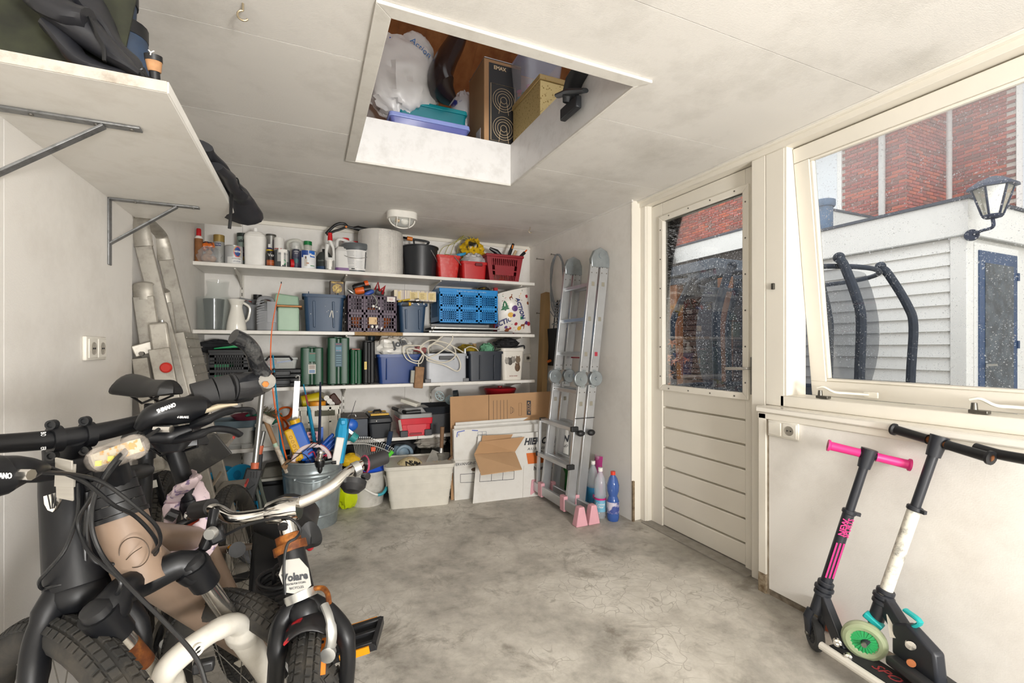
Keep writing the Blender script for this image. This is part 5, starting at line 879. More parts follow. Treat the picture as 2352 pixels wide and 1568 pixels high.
q = at(950, 800, Y=3.87); S(MB().beam(q+V((-.08, 0, .02)), q+V((.1, 0, -.02)), .06, .05), 'red_foil_pack', mat('red_foil', '8f2a26', .4, sc=20, h2='5a5052', thr=(.35, .45)), 'red and grey foil pack behind the white cable', 'pack', bev=.006)
t, cx, cy, wd, zt = tub('light_grey_box', 'light grey stacking box with coils of white cable over it', 'box', 979, 1074, 812, Z3, 3.71, .28, pl('b2b5bb', .4), .012, .012)
for s in (-1, 1): P(MB().box(cx+s*wd*.46-.025, cx+s*wd*.46+.025, 3.704, 3.74, Z3, Z3+.028), 'stacking_foot', pl('6f7072', .5), t, bev=.003); P(MB().box(cx+s*wd*.5-.004, cx+s*wd*.5+.004, 3.71, 3.98, zt-.04, zt-.02), 'side_rib', pl('a2a5aa', .4), t)
P(MB().box(cx-.07, cx+.06, 3.702, 3.72, zt-.05, zt-.018), 'handle_grip', pl('4a4b4d', .5), t, bev=.006); P(MB().sph((cx, cy, zt-.03), (.15, .1, .05)).rough(.02, 22), 'contents', pl('3c3f44', .6), t)
M_cab = pl('d9d3c4', .45)
cp_ = [(1068, 811), (1030, 790), (990, 781), (965, 800), (985, 822), (1020, 832), (1045, 818), (1040, 795), (1005, 784), (982, 800), (995, 790), (1020, 770), (1037, 769), (1039, 780), (1025, 798), (1005, 812), (980, 826), (1020, 838), (1050, 852), (1058, 838), (1048, 815), (1024, 800), (1002, 790), (985, 795), (984, 812)]
pts = [at(x, y, Y=3.685+.012*math.sin(i*1.3)) for i, (x, y) in enumerate(cp_)]
t = T('white_cable_coil', 'tangled white power cable looped over the light grey box', 'cable', pts[0]); P(MB().tube(spl(pts, 6), .0055, 8), 'cable', M_cab, t); P(MB().cyl(pts[0], pts[0]+V((0, 0, .04)), .012), 'plug', M_alu, t)
cp2 = [(972, 815), (966, 800), (975, 795), (945, 793), (928, 795), (926, 808), (935, 825), (955, 834), (968, 832), (973, 815), (966, 805), (940, 800), (935, 808), (945, 825), (962, 828), (972, 812), (962, 830), (961, 842)]
pts = [at(x, y, Y=3.685+.008*math.sin(i*1.7)) for i, (x, y) in enumerate(cp2)]
t = T('extension_block', 'worn wooden coloured extension block hanging on a white cable from the third shelf', 'extension lead', pts[-1]); P(MB().tube(spl(pts, 6), .005, 8), 'cable', M_cab, t)
a, b = at(964, 842, Y=3.655), at(960, 891, Y=3.655); P(MB().beam(a, b, .07, .04, (0, 1, 0)), 'socket_block', mat('dirty_tan_block', '9a7450', .7, var=.3, sc=30, dirt='6d4f36', dsc=40, damt=.5), t, bev=.006); P(MB().beam(at(948, 850, Y=3.67), at(946, 879, Y=3.67), .03, .03, (0, 1, 0)), 'switch_side', pl('9a988c', .5), t, bev=.003)
t, cx, cy, wd, zt = tub('dark_storage_tote', 'dark blue grey tote with yellow and green cloths on top', 'tote', 1076, 1158, 807, Z3, 3.72, .27, pl('262c36', .45), .03, .016)
for s in (-.18, .22): P(MB().box(cx+wd*s-.006, cx+wd*s+.006, 3.717, 3.74, Z3+.01, zt-.03), 'rib', pl('262c36', .45), t, bev=.003)
q = at(1075, 800, Y=3.83); S(crumple((q.x, 3.86, zt+.015), (.09, .07, .045), 31, .35), 'yellow_cloth', mat('yellow_cloth', 'b89a1c', .8, sc=9, h2='6b5a14'), 'crumpled yellow cloth over the left edge of the dark tote', 'cloth'); q = at(1121, 797, Y=3.83); S(crumple((q.x, 3.86, zt+.02), (.065, .07, .055), 33, .35), 'green_cloth', mat('green_cloth', '6fae8a', .8, var=.2), 'crumpled pale green cloth sticking up from the dark tote', 'cloth')
q = at(1093, 792, Y=3.9); S(MB().cyl((q.x, 3.94, zt-.02), (q.x, 3.94, zt+.07), .018), 'cardboard_tube', mat('tan_tube', 'a98a62', .7), 'short cardboard tube standing behind the cloths in the dark tote', 'tube')
S(MB().tube(spl([at(1066, 803, Y=3.73), at(1078, 796, Y=3.74), at(1092, 799, Y=3.74), at(1099, 806, Y=3.72)], 5), .004, 8), 'grey_cable', M_cab, 'short pale cable arching onto the dark tote', 'cable')
x0, x1, zt = fb(1153, 1203, 799, Z3, 3.73); cx = (x0+x1)/2; t = T('pet_food_bin', 'white lidded bin printed with kittens at the right end of the third shelf', 'bin', (cx, 3.83, Z3))
P(MB().rrect(cx, 3.83, Z3, zt-.03, x1-x0-.03, .2, x1-x0, .22, .03), 'body', pl('dfdad0', .4), t); P(MB().rrect(cx, 3.83, zt-.03, zt, x1-x0+.012, .235, x1-x0+.006, .23, .03), 'lid', pl('e2ddd4', .4), t, bev=.004)
yf = 3.722
for dx, dz, r_, m in ((-.06, .17, .03, 'a9a49c'), (-.03, .165, .034, '55504a'), (.0, .18, .03, '9a948c'), (.045, .18, .034, '7d6a55'), (.04, .11, .036, '6a5038')):
    P(MB().sph((cx+dx, yf+.001, Z3+dz), (r_*.72, .003, r_)), 'kitten_print', mat('kitten_'+m, m, .6, var=.5, sc=45), t)
    for s in (-1, 1): P(MB().sph((cx+dx+s*r_*.4, yf+.001, Z3+dz+r_*.85), (r_*.2, .002, r_*.3), 8, 5), 'ear_print', mat('kitten_'+m, m), t)
txt('ROYAL CANIN', .012, (cx+.0, yf-.002, Z3+.035), UX, UZ, pl('9a2a30', .5), t, fit=.075)
q = at(1170, 790, Y=3.8)
tb = T('black_tarp_bundle', 'black bundled strap and cover lying on the pet food bin', 'bundle', (q.x, 3.84, zt)); P(crumple((q.x-.01, 3.84, zt+.04), (.12, .07, .045), 41, .4, 7), 'bundle', pl('1d1d1f', .8), tb); P(MB().tube(spl([at(1131, 786, Y=3.76), at(1138, 796, Y=3.75), at(1136, 806, Y=3.75), at(1150, 802, Y=3.75)], 5), .005, 8), 'strap', pl('1d1d1f', .8), tb); P(MB().tube(spl([at(1178, 799, Y=3.76), at(1190, 796, Y=3.74), at(1203, 794, Y=3.74), at(1204, 801, Y=3.74)], 5), .008, 8), 'strap', pl('1d1d1f', .8), tb)
Z4 = ZS[3]
M_gc2 = pl('9c9c98', .5)
t, cx, cy, wd, zt = tub('grey_crate', 'grey stacking crate at the left of the lowest shelf behind the aluminium ladder', 'crate', 492, 580, 985, Z4, 3.71, .28, M_gc2, .012, .014); P(MB().box(cx-wd*.2, cx+wd*.45, 3.70, 3.72, Z4+.02, Z4+.035), 'rib', M_gc2, t); P(MB().box(cx+wd*.2, cx+wd*.5, 3.698, 3.72, Z4, Z4+.03), 'foot_rib', M_gc2, t, bev=.003)
q = at(530, 975, Y=3.8); S(MB().rrect(q.x, 3.85, zt-.03, zt+.05, .3, .2, .34, .24, .04, .006), 'blue_grey_basin', pl('5a6a72', .5), 'blue grey basin stacked in the grey crate', 'basin')
q = at(570, 968, Y=3.8); S(MB().lathe([(.1, .0), (.13, .03), (.125, .03), (.095, .004), (0, .004)], (q.x+.02, 3.8, zt+.055), n=24), 'maroon_dish', pl('6f2438', .5), 'maroon dish on top of the blue grey basin', 'dish')
t, cx, cy, wd, zt = tub('white_crate', 'white crate with green rope over its edge on the lowest shelf', 'crate', 584, 684, 972, Z4, 3.72, .28, pl('d2d0c8', .5), .012, .014)
hp = [at(x, y, Y=3.73+.02*math.sin(i*2.1)) for i, (x, y) in enumerate(((565, 957), (578, 951), (596, 956), (612, 949), (628, 957), (618, 963), (596, 960), (580, 958), (606, 952), (632, 948), (646, 958), (634, 966), (626, 974), (628, 986)))]
S(MB().tube(spl(hp, 5), .011, 8).rough(.0015, 90), 'green_rope', mat('green_rope', '1e7a62', .8, var=.5, sc=60), 'thick green rope heaped over the front of the white crate', 'rope')
t = T('orange_life_strap', 'bright orange webbing strap tangled at the right of the white crate', 'strap', at(655, 985, Y=3.7)); M_os = mat('orange_webbing', 'd9600f', .7, var=.25, sc=40)
for pp in (((630, 948), (650, 936), (668, 938), (664, 955), (646, 962), (640, 950)), ((640, 952), (648, 970), (654, 988), (668, 978), (684, 974), (688, 955), (676, 942)), ((622, 950), (636, 957), (652, 962), (664, 985), (652, 992))): P(MB().tube(spl([at(x, y, Y=3.69+.012*i) for i, (x, y) in enumerate(pp)], 5), .02, 8, sy=.35), 'webbing', M_os, t)
t, x0, x1, zt = grid_crate('white_stacking_crate', 'tall white ribbed crate with a hand slot and yellow rolls on top', 'crate', 685, 782, 932, Z4, 3.70, .28, pl('dad6ca', .45), (4, 1), (1, 1), gap_top=.07)
P(MB().box(x0+.02, x1-.02, 3.703, 3.706, Z4+.01, zt-.02), 'front_panel', pl('d6d2c6', .45), t); P(MB().box(x0+.11, x0+.25, 3.695, 3.7, zt-.075, zt-.035), 'hand_slot', pl('4b4a36', .6), t, bev=.004); P(MB().box(x0-.001, x1+.001, 3.696, 3.7, Z4+.15, Z4+.16), 'mid_rib', pl('d6d2c6', .45), t)
def roll(name, label, cat, a, b, r, m, Y=3.78): p, q = at(*a, Y=Y), at(*b, Y=Y+.02); return S(MB().tube([p, p+(q-p)*.04, p+(q-p)*.96, q], [r*.85, r, r, r*.85], 20), name, m, label, cat)
roll('yellow_roll', 'fat yellow roll lying on the tall white ribbed crate', 'roll', (692, 924), (736, 914), .05, pl('d3bf16', .45), 3.86); t = T('orange_tape_roll', 'orange tape roll lying flat on the tall white ribbed crate', 'tape roll', at(729, 930, Y=3.76)); q = at(729, 928, Y=3.76); P(MB().lathe([(.06, 0), (.06, .04), (.035, .04), (.035, 0)], (q.x, 3.78, q.z-.02), n=28), 'tape', pl('e0931c', .45), t)
for k, (x, y) in enumerate(((750, 914), (757, 921), (763, 928))): q = at(x, y, Y=3.78); S(MB().cyl(q, q+V((-.03, .14, .015)), .02, n=18), 'white_tube_end', M_wt, 'white round tube end beside the orange tape, %s of three' % ('uppermost', 'middle', 'lowest')[k], 'tube', 'white tube ends')
q = at(745, 925, Y=3.86); S(MB().beam(q+V((-.05, .03, .03)), q+V((.07, .03, -.03)), .05, .06), 'navy_pack', pl('27365c', .5), 'navy blue pack under the three white tube ends', 'pack', bev=.005)
q = at(771, 920, Y=3.8); S(MB().beam(q+V((-.03, 0, .05)), q+V((.025, 0, -.03)), .03, .05), 'brown_brush', mat('brown_leather', '4a2a22', .6, var=.3), 'dark brown brush leaning at the right edge of the tall white crate', 'brush', bev=.01); q = at(706, 912, Y=3.9); S(MB().box(q.x-.015, q.x+.015, 3.9, 3.93, zt, q.z+.03), 'red_clip_tool', pl('8f1f26', .5), 'dark red tool standing behind the fat yellow roll', 'tool')
t, x0, x1, zt = blk('dark_steel_box', 'dark blue grey steel box with a rusty brown lid on the lowest shelf', 'box', 800, 845, 962, Z4, 3.72, .3, mat('dark_steel', '3e434b', .5, .3, var=.25), .004)
P(MB().box(x0-.10, x1+.004, 3.73, 4.02, zt, zt+.012), 'lid', mat('rusty_lid', '4f4742', .6, .2, var=.3, sc=6, dirt='6f4636', dsc=6, damt=.5), t, bev=.003); P(MB().box(x0-.10, x0, 3.724, 4.02, Z4, zt), 'box_side', mat('dark_steel', '3e434b'), t); P(MB().tube(spl([(x0+.0, 3.76, zt+.012), (x0+.01, 3.76, zt+.03), (x0+.05, 3.78, zt+.03), (x0+.06, 3.78, zt+.012)], 4), .004, 6), 'lid_handle', M_tin, t)
x0, x1, zt = fb(846, 902, 960, Z4, 3.70); cx = (x0+x1)/2
t = T('black_yellow_toolbox', 'black toolbox with two yellow ruler strips on its lid', 'toolbox', (cx, 3.83, Z4)); M_tb = pl('24282d', .45)
P(MB().rrect(cx, 3.83, Z4, Z4+.115, x1-x0-.035, .24, x1-x0-.01, .26, .02), 'body', M_tb, t, bev=.005); P(MB().rrect(cx, 3.83, Z4+.12, zt, x1-x0+.005, .27, x1-x0-.01, .25, .02), 'lid', M_tb, t, bev=.006)
zz = zt+.045; P(MB().hexa([(x0+.01, 3.71, zt-.005), (x1-.01, 3.71, zt-.005), (x1-.015, 3.95, zt-.005), (x0+.0, 3.95, zt-.005), (x0+.015, 3.73, zt+.02), (x1-.02, 3.73, zt+.02), (x1-.03, 3.94, zt+.03), (x0+.005, 3.94, zt+.03)]), 'lid_top', M_tb, t, bev=.006)
for y in (3.745, 3.9): P(MB().box(x0+.02, x1-.025, y-.025, y+.025, zt+.018, zt+.032), 'yellow_strip', pl('d8a818', .4), t, bev=.003)
mb = MB()
for i in range(7): mb.box(x0+.04+i*.02, x0+.043+i*.02, 3.722, 3.735, zt+.031, zt+.0335)
P(mb, 'ruler_marks', M_prn, t, kind='stuff'); P(MB().tube([(x0+.05, 3.82, zt+.03), (x0+.06, 3.82, zt+.045), (x1-.08, 3.83, zt+.045), (x1-.07, 3.83, zt+.03)], .009, 8), 'handle', M_black, t); P(MB().sph((x0+.06, 3.694, zt-.02), (.004, .004, .006)), 'latch', M_wt, t)
x0, x1, zt = fb(917, 994, 960, Z4, 3.67); cx = (x0+x1)/2; w_ = x1-x0
t = T('red_grey_toolbox', 'red toolbox with a grey lid and black handle on the lowest shelf', 'toolbox', (cx, 3.80, Z4)); M_rt = pl('cf2838', .4); M_gl = pl('8d8d8c', .45)
P(MB().rrect(cx, 3.80, Z4-.0, zt-.04, w_*.86, .24, w_*.9, .25, .015), 'body', M_rt, t, bev=.004); P(MB().rrect(cx, 3.80, zt-.05, zt-.0, w_*.98, .27, w_, .28, .015), 'upper_band', M_rt, t, bev=.004); P(MB().rrect(cx, 3.80, zt, zt+.035, w_*.99, .28, w_*.97, .27, .02), 'grey_lid', M_gl, t, bev=.004); P(MB().rrect(cx+.02, 3.84, zt+.03, zt+.075, w_*.8, .2, w_*.76, .18, .02), 'lid_crown', M_gl, t, bev=.004)
for s in (-1, 1): P(MB().box(cx+s*w_*.36-.03, cx+s*w_*.36+.03, 3.662, 3.70, Z4, Z4+.05), 'corner_foot', pl('33353a', .5), t, bev=.004)
P(MB().box(cx-.05, cx+.045, 3.67, 3.678, Z4+.012, Z4+.03), 'grip_slot', pl('8a1a26', .5), t, bev=.003); P(MB().prism([(-.075, 0), (-.06, .09), (.085, .09), (.085, 0), (.06, -.07), (-.05, -.07)], (cx, 3.674, Z4+.075), UX, UZ, (0, .004, 0)), 'front_panel', M_rt, t, bev=.002); P(MB().beam((x0+.0, 3.665, zt-.005), (x0+.012, 3.655, zt-.09), .012, .02), 'latch', pl('b9b6ac', .4), t, bev=.003)
P(MB().tube([(x0-.01, 3.9, zt+.06), (x0+.03, 3.72, zt+.055), (x0+.06, 3.68, zt+.045), (x0+.17, 3.67, zt+.05)], [.014, .016, .017, .018], 10), 'handle', M_black, t); P(MB().tube([(x0+.02, 3.75, zt+.058), (x0+.04, 3.71, zt+.053)], .02, 10), 'handle_ring', M_gl, t)
q0, q1 = at(925, 918, Y=3.78), at(962, 930, Y=3.70); S(MB().beam(q0, q1, .09, .028), 'white_bait_box', pl('d9d6cb', .4), 'small white hinged box lying on the red toolbox', 'box', bev=.006)
q = at(905, 1000, Y=3.60)
t, x0, x1, zt = blk('black_chest', 'black chest with a dark tray on its lid behind the cardboard sheets', 'chest', 988, 1070, 948, Z4-.06, 3.72, .34, pl('222327', .5), .01); P(MB().rrect((x0+x1)/2-.03, 3.88, zt, zt+.055, x1-x0-.02, .3, x1-x0+.06, .34, .02, .006), 'tray', pl('262a30', .45), t)
t = T('white_spoked_reel', 'pale spoked plastic reel lying on the dark tray', 'reel', at(1010, 920, Y=3.78)); q = at(1010, 909, Y=3.78); ax_ = V((.3, -.8, .5)).normalized(); u_ = ax_.orthogonal().normalized(); v_ = ax_.cross(u_)
P(MB().tube(arc(q, u_, v_, .042, 0, 360, 24)[:-1], .005, 6, closed=True), 'rim', pl('b4c4c8', .4), t)
for k in range(7): a = k*.8976; P(MB().tube([q, q+u_*(.042*math.cos(a))+v_*(.042*math.sin(a))], .0035, 6), 'spoke', pl('b4c4c8', .4), t)
q = at(1033, 918, Y=3.74); S(MB().lathe([(.02, -.02), (.035, -.02), (.035, .02), (.02, .02), (.02, -.02)], q, (.4, -.7, .5), caps=False), 'clear_line_spool', mat('spool_clear', 'a9c0c8', .2, alpha=.6), 'clear spool of line beside the pale spoked reel', 'spool'); q = at(1047, 907, Y=3.84); S(MB().lathe([(.022, -.02), (.042, -.02), (.042, .02), (.022, .02), (.022, -.02)], q, (.9, -.4, .1), caps=False), 'dark_tape_roll', pl('2a3034', .5), 'dark roll of tape standing at the right of the clear spool', 'tape roll')
q = at(1152, 897, Y=3.82); S(MB().lathe([(.12, -.05), (.145, .012), (.15, .018), (.14, .03), (.1, .036), (0, .034)], (q.x, 3.86, q.z-.005), n=36).lathe([(.02, .03), (.02, .045), (0, .045)], (q.x, 3.86, q.z-.005)).lathe([(.1, Z4-q.z+.005), (.125, -.04)], (q.x, 3.86, q.z-.005), n=36), 'red_lidded_bucket', pl('9a1620', .4), 'dark red round bucket with lid standing behind the cardboard sheets', 'bucket')
M_galv = mat('galvanised_steel', 'a3adb0', .38, .6, var=.28, sc=16, dirt='6f7a7c', dsc=9, damt=.5)
d0 = at(712, 1222, Z=0); bc = V((at(716, 1190, Y=d0.y+.16).x, d0.y+.17, 0)); bl, br = at(646, 1060, Y=bc.y), at(788, 1048, Y=bc.y); rt = (br.x-bl.x)/2; zr = at(716, 1057, Y=bc.y).z+.02; bc.x = (bl.x+br.x)/2; rb = rt*.8
t = T('galvanised_dustbin', 'ribbed galvanised dustbin full of fishing rods and toys', 'dustbin', bc)
n_ = 108
def binp(u, v):
    a = u*6.2832; z = zr*v; r = rb+(rt-rb)*v
    if .22 < v < .74: r += .0035 if (u*28) % 1 < .22 else 0
    if .17 < v < .20 or .78 < v < .80 or .83 < v < .85: r += .004
    return V((bc.x+r*math.cos(a), bc.y+r*math.sin(a), z))
vs_ = [0, .165, .17, .185, .2, .205, .215, .225, .4, .6, .735, .745, .775, .79, .805, .825, .84, .855, .9, 1]
mb = MB(); mb.grid(lambda u, v: binp(u, vs_[min(19, round(v*19))]), n_, 19, True); P(mb, 'body', M_galv, t, ang=50)
P(MB().tube(arc((bc.x, bc.y, zr), UX, UY, rt, 0, 360, 48)[:-1], .007, 8, closed=True), 'rolled_rim', M_galv, t); P(MB().lathe([(rt-.006, 0), (rb-.006, -zr+.02), (0, -zr+.02)], (bc.x, bc.y, zr), n=40, caps=False), 'inner_wall', mat('bin_inside', '5a6468', .5, .4), t)
for a in (-125, -60):
    p = V((bc.x+rt*.98*math.cos(rad(a)), bc.y+rt*.98*math.sin(rad(a)), zr-.1)); P(MB().sph(p, .012), 'handle_lug', M_galv, t)
P(MB().tube([V((bc.x+rt*1.0*math.cos(rad(a)), bc.y+rt*1.0*math.sin(rad(a)), zr-.1-.02*math.sin((a+125)/65*3.14))) for a in range(-125, -59, 5)], .005, 8), 'bail_handle', M_galv, t)
Yb = bc.y
def rod(name, label, cat, pts, r, m, extra=()):
    t = T(name, label, cat, pts[-1]); P(MB().tube(pts, r, 8), 'shaft', m, t)
    for nm, pp, rr, mm in extra: P(MB().tube(pp, rr, 10), nm, mm, t)
    return t
M_bl = mat('metallic_blue', '1f8fb8', .25, .4); M_ora = pl('ef6a24', .4)
pts = spl([at(x, y, Y=Yb+.0) for x, y in ((646, 651), (636, 690), (624, 760), (622, 840), (631, 930), (641, 975), (652, 1030), (665, 1075))], 4); rod('orange_fishing_rod', 'thin bending orange fishing rod rising highest from the galvanised dustbin', 'fishing rod', pts, [.002+.004*i/len(pts) for i in range(len(pts))], M_ora, (('tip', [pts[0], pts[0]+V((0, 0, .012))], .003, M_black),))
pts = [at(x, y, Y=Yb+.01) for x, y in ((627, 815), (632, 880), (640, 960), (645, 1000), (650, 1055), (656, 1090))]; rod('blue_fishing_rod', 'blue fishing rod with black rings leaning at the left of the galvanised dustbin', 'fishing rod', pts, [.004, .005, .006, .012, .013, .013], M_bl, (('black_ring', [at(630.5, 855, Y=Yb), at(632, 872, Y=Yb)], .0065, M_black), ('black_ring', [at(629.6, 845, Y=Yb), at(630, 850, Y=Yb)], .006, M_black)))
pts = [at(x, y, Y=Yb+.03) for x, y in ((697, 882), (702, 905), (707, 932), (709, 938), (722, 1010), (728, 1060))]; rod('teal_fishing_rod', 'teal fishing rod with a red section in the middle of the galvanised dustbin', 'fishing rod', pts, [.004, .005, .006, .011, .012, .012], M_bl, (('red_section', [at(702, 906, Y=Yb+.03), at(708, 932, Y=Yb+.03)], .0065, pl('8f3038', .4)),))
pts = [at(x, y, Y=Yb-.10) for x, y in ((736, 877), (735, 950), (733, 1020), (733, 1038))]; t = rod('spinning_rod', 'dark fishing rod with a silver reel standing at the front of the galvanised dustbin', 'fishing rod', pts, [.006, .008, .010, .011], pl('1b2238', .3), (('grip', [at(733, 1028, Y=Yb-.10), at(732, 1045, Y=Yb-.13)], .015, M_black), ('blue_ring', [at(733, 1023, Y=Yb-.10), at(733, 1025, Y=Yb-.10)], .0125, M_bl)))
q = at(735, 1046, Y=Yb-rt-.03); P(MB().lathe([(.026, -.03), (.026, -.018), (.018, -.014), (.018, .014), (.026, .018), (.022, .03), (0, .032)], q, (.2, 0, 1), n=20), 'reel_spool', M_chrome, t); P(MB().tube(arc(q, UX, UZ, .036, 200, 340, 8), .006, 8), 'reel_bail', M_black, t); P(MB().lathe([(.024, -.07), (.03, -.045), (.028, -.03), (0, -.03)], q, n=16), 'reel_body', M_black, t); P(MB().tube([q+V((.02, -.01, -.055)), q+V((.065, -.01, -.05)), q+V((.07, -.01, -.05)), q+V((.095, -.01, -.05))], [.005, .005, .01, .012], 8), 'reel_handle', M_black, t); P(MB().sph(q+V((0, -.01, -.08)), (.015, .015, .03)), 'reel_foot', M_black, t)
pts = [at(x, y, Y=Yb-.12) for x, y in ((817, 920), (800, 975), (786, 1030), (778, 1058))]; rod('thin_whip_rod', 'very thin dark rod with a clear eye leaning right out of the galvanised dustbin', 'fishing rod', pts, [.0015, .0025, .003, .004], M_prn, (('eye', arc(at(818, 917, Y=Yb-.12), UX, UZ, .006, 0, 300, 8), .001, M_clear),))
pts = [at(683, 868, Y=Yb+.06), at(676, 972, Y=Yb+.06), at(672, 1050, Y=Yb+.05)]; t = T('aluminium_rail_profile', 'flat aluminium channel sticking out behind the toy water gun', 'profile', pts[-1]); P(MB().beam(pts[0]+V((.0, 0, -.02)), pts[-1], .035, .012, (0, 1, 0)), 'channel', M_alu, t); P(MB().tube(spl([pts[0]+V((.008, 0, -.03)), pts[0]+V((.012, 0, .01)), pts[0]+V((-.004, 0, .014)), pts[0]+V((-.01, 0, .004))], 3), .006, 8), 'hook', M_alu, t)
a, b, c3 = at(608, 960, Y=Yb-.06), at(640, 1040, Y=Yb-.08), at(660, 1085, Y=Yb-.1); t = T('broom', 'old wooden broom standing head up with a frayed brush left of the dustbin rim', 'broom', c3); M_bw = mat('broom_wood', '9a7652', .7, var=.3, sc=6, stretch=(4, 4, .4))
P(MB().tube([a, a+(b-a)*.72], .014, 12), 'handle', M_bw, t); P(MB().tube([a+(b-a)*.72, a+(b-a)*.82], .0143, 12), 'mint_band', M_mint, t); P(MB().tube([a+(b-a)*.82, c3], .015, 12), 'paper_sleeve', mat('paper_sleeve', 'c9c3b4', .6, var=.3, sc=50, h2='8f7c6a'), t)
p, q = at(593, 952, Y=Yb-.06), at(628, 968, Y=Yb-.06); P(MB().beam(p, q, .05, .042, (0, 0, 1)), 'brush_block', mat('white_stained_block', 'cfcac0', .7, var=.3, sc=20, h2='77604a'), t, bev=.003)
mb = MB(); dn = (q-p).normalized(); up = V((-dn.z, 0, dn.x))
for k in range(70): s = p+(q-p)*R.random()+V((0, R.uniform(-.02, .02), 0))+up*.018; e = s+up*R.uniform(.02, .05)+V((R.uniform(-.012, .022), R.uniform(-.02, .01), R.uniform(-.01, .01))); mb.tube([s, (s+e)/2+V((0, 0, .003)), e], .0012, 4)
P(mb, 'bristles', mat('brown_bristle', '5a5038', .9, var=.4), t, kind='stuff', smooth=False)
a, b = at(602, 903, Y=Yb-.22), at(586, 1062, Y=Yb-.28); t = T('snow_brush', 'black ribbed brush with an orange collar on a bent aluminium pole', 'brush', at(570, 1172, Y=Yb-.3)); P(MB().tube(spl([at(608, 893, Y=Yb-.2), a, at(594, 985, Y=Yb-.25), b], 6), .016, 14), 'pole', M_alu, t); P(MB().cyl(b, b+(b-a).normalized()*.035, .021), 'orange_collar', pl('d8714f', .5), t)
u = (b-a).normalized(); s = b+u*.035; e = at(556, 1172, Y=Yb-.3); P(MB().beam(s, e, .085, .035, (0, 1, 0)), 'brush_body', pl('2c2e30', .5), t, bev=.008)
for k in (.35, .7): 
    o = s+(e-s)*k+V((0, -.02, 0)); dd = (e-s).normalized(); sd = V((-dd.z, 0, dd.x)); P(MB().tube([o+dd*.03, o+sd*.025, o-dd*.03, o-sd*.025], .003, 6, closed=True), 'diamond_relief', pl('3b3d40', .5), t)
for k in (-1, 0, 1): P(MB().beam(s+V((.015*k, -.019, -.01)), s+V((.015*k-.005, -.019, -.06)), .005, .003, (0, 1, 0)), 'vent_slot', M_bk, t)
a, b = at(606, 990, Y=Yb-.0), at(592, 1055, Y=Yb-.0); t = T('second_snow_brush', 'second black brush with an orange collar half hidden behind the first', 'brush', b+V((0, 0, -.3))); P(MB().cyl(a, a+(b-a)*.5, .013), 'pole', M_alu, t); P(MB().cyl(a+(b-a)*.5, b-(b-a)*.2, .018), 'orange_collar', pl('d8714f', .5), t); P(MB().beam(b-(b-a)*.2, b+V((-.02, 0, -.26)), .045, .03, (0, 1, 0)), 'brush_body', pl('25272a', .5), t, bev=.006)
M_wy, M_wb_, M_cy = pl('dfae18', .4), pl('1c5fc0', .35), pl('2aa6d8', .4)
p, q = at(662, 985, Y=Yb-.05), at(690, 1055, Y=Yb-.08); t = T('toy_water_gun', 'blue and yellow toy water gun sticking out of the galvanised dustbin', 'toy', q); dd = (q-p).normalized(); P(MB().beam(p+V((.04, .0, .03)), q+V((.05, 0, 0)), .085, .07, (0, 1, 0)), 'blue_tank', M_wb_, t, bev=.014); P(MB().beam(p+V((-.0, -.01, .0)), q+V((-.0, -.01, 0)), .055, .06, (0, 1, 0)), 'yellow_body', M_wy, t, bev=.012); P(MB().cyl(p+V((.042, 0, .035)), p+V((.035, 0, .06)), .032, n=14), 'yellow_cap', M_wy, t)
for k in range(6): o = p+dd*(.05+.03*k)+V((0, -.042, 0)); P(MB().tube(arc(o, UX, UZ, .009, 0, 360, 10)[:-1], .002, 5, closed=True), 'relief_ring', pl('b88c10', .4), t)
P(MB().beam(p+V((.05, -.03, -.09)), p+V((.11, -.03, -.13)), .02, .03, (0, 1, 0)), 'tank_groove', pl('174e9e', .4), t, bev=.005)
t = T('blue_toy_gun', 'deep blue ribbed toy gun lying across the galvanised dustbin', 'toy', at(730, 1050, Y=Yb)); M_db = pl('1753b0', .35)
for k in range(3): P(MB().beam(at(712+k*7, 1050+k*4, Y=Yb-.02), at(766+k*4, 996+k*9, Y=Yb-.02), .022, .04, (0, 1, 0)), 'barrel_rib', M_db, t, bev=.008)
P(MB().beam(at(700, 1062, Y=Yb-.04), at(790, 1000, Y=Yb+.02), .06, .05, (0, 1, 0)), 'gun_body', M_db, t, bev=.01)
p, q = at(789, 960, Y=Yb-.08), at(778, 1062, Y=Yb-.1); t = T('light_blue_blaster', 'light blue and white toy blaster standing upright at the right of the dustbin', 'toy', q); P(MB().tube([p, p+(q-p)*.08, p+(q-p)*.3, q], [.035, .045, .055, .04], 10, sy=.8), 'cyan_shell', M_cy, t); P(MB().beam(p+(q-p)*.4+V((-.01, -.05, 0)), q+V((-.025, -.05, 0)), .05, .03, (0, 1, 0)), 'white_grip', M_wt, t, bev=.006); P(MB().box(p.x-.02, p.x+.01, p.y-.06, p.y-.045, p.z-.035, p.z-.005), 'front_knob', M_cy, t, bev=.005)
t = T('blue_scoop', 'blue toy scoop with a teal cup end beside the light blue blaster', 'toy', at(805, 1005, Y=Yb)); P(MB().sph(at(805, 976, Y=Yb), (.05, .03, .045)), 'scoop_head', M_wb_, t); P(MB().beam(at(797, 985, Y=Yb-.03), at(810, 995, Y=Yb-.03), .02, .02), 'metal_band', M_alu, t); P(MB().cyl(at(806, 1000, Y=Yb-.03), at(818, 1008, Y=Yb-.03), .034, .03), 'teal_cup', pl('2a8f8f', .4), t)
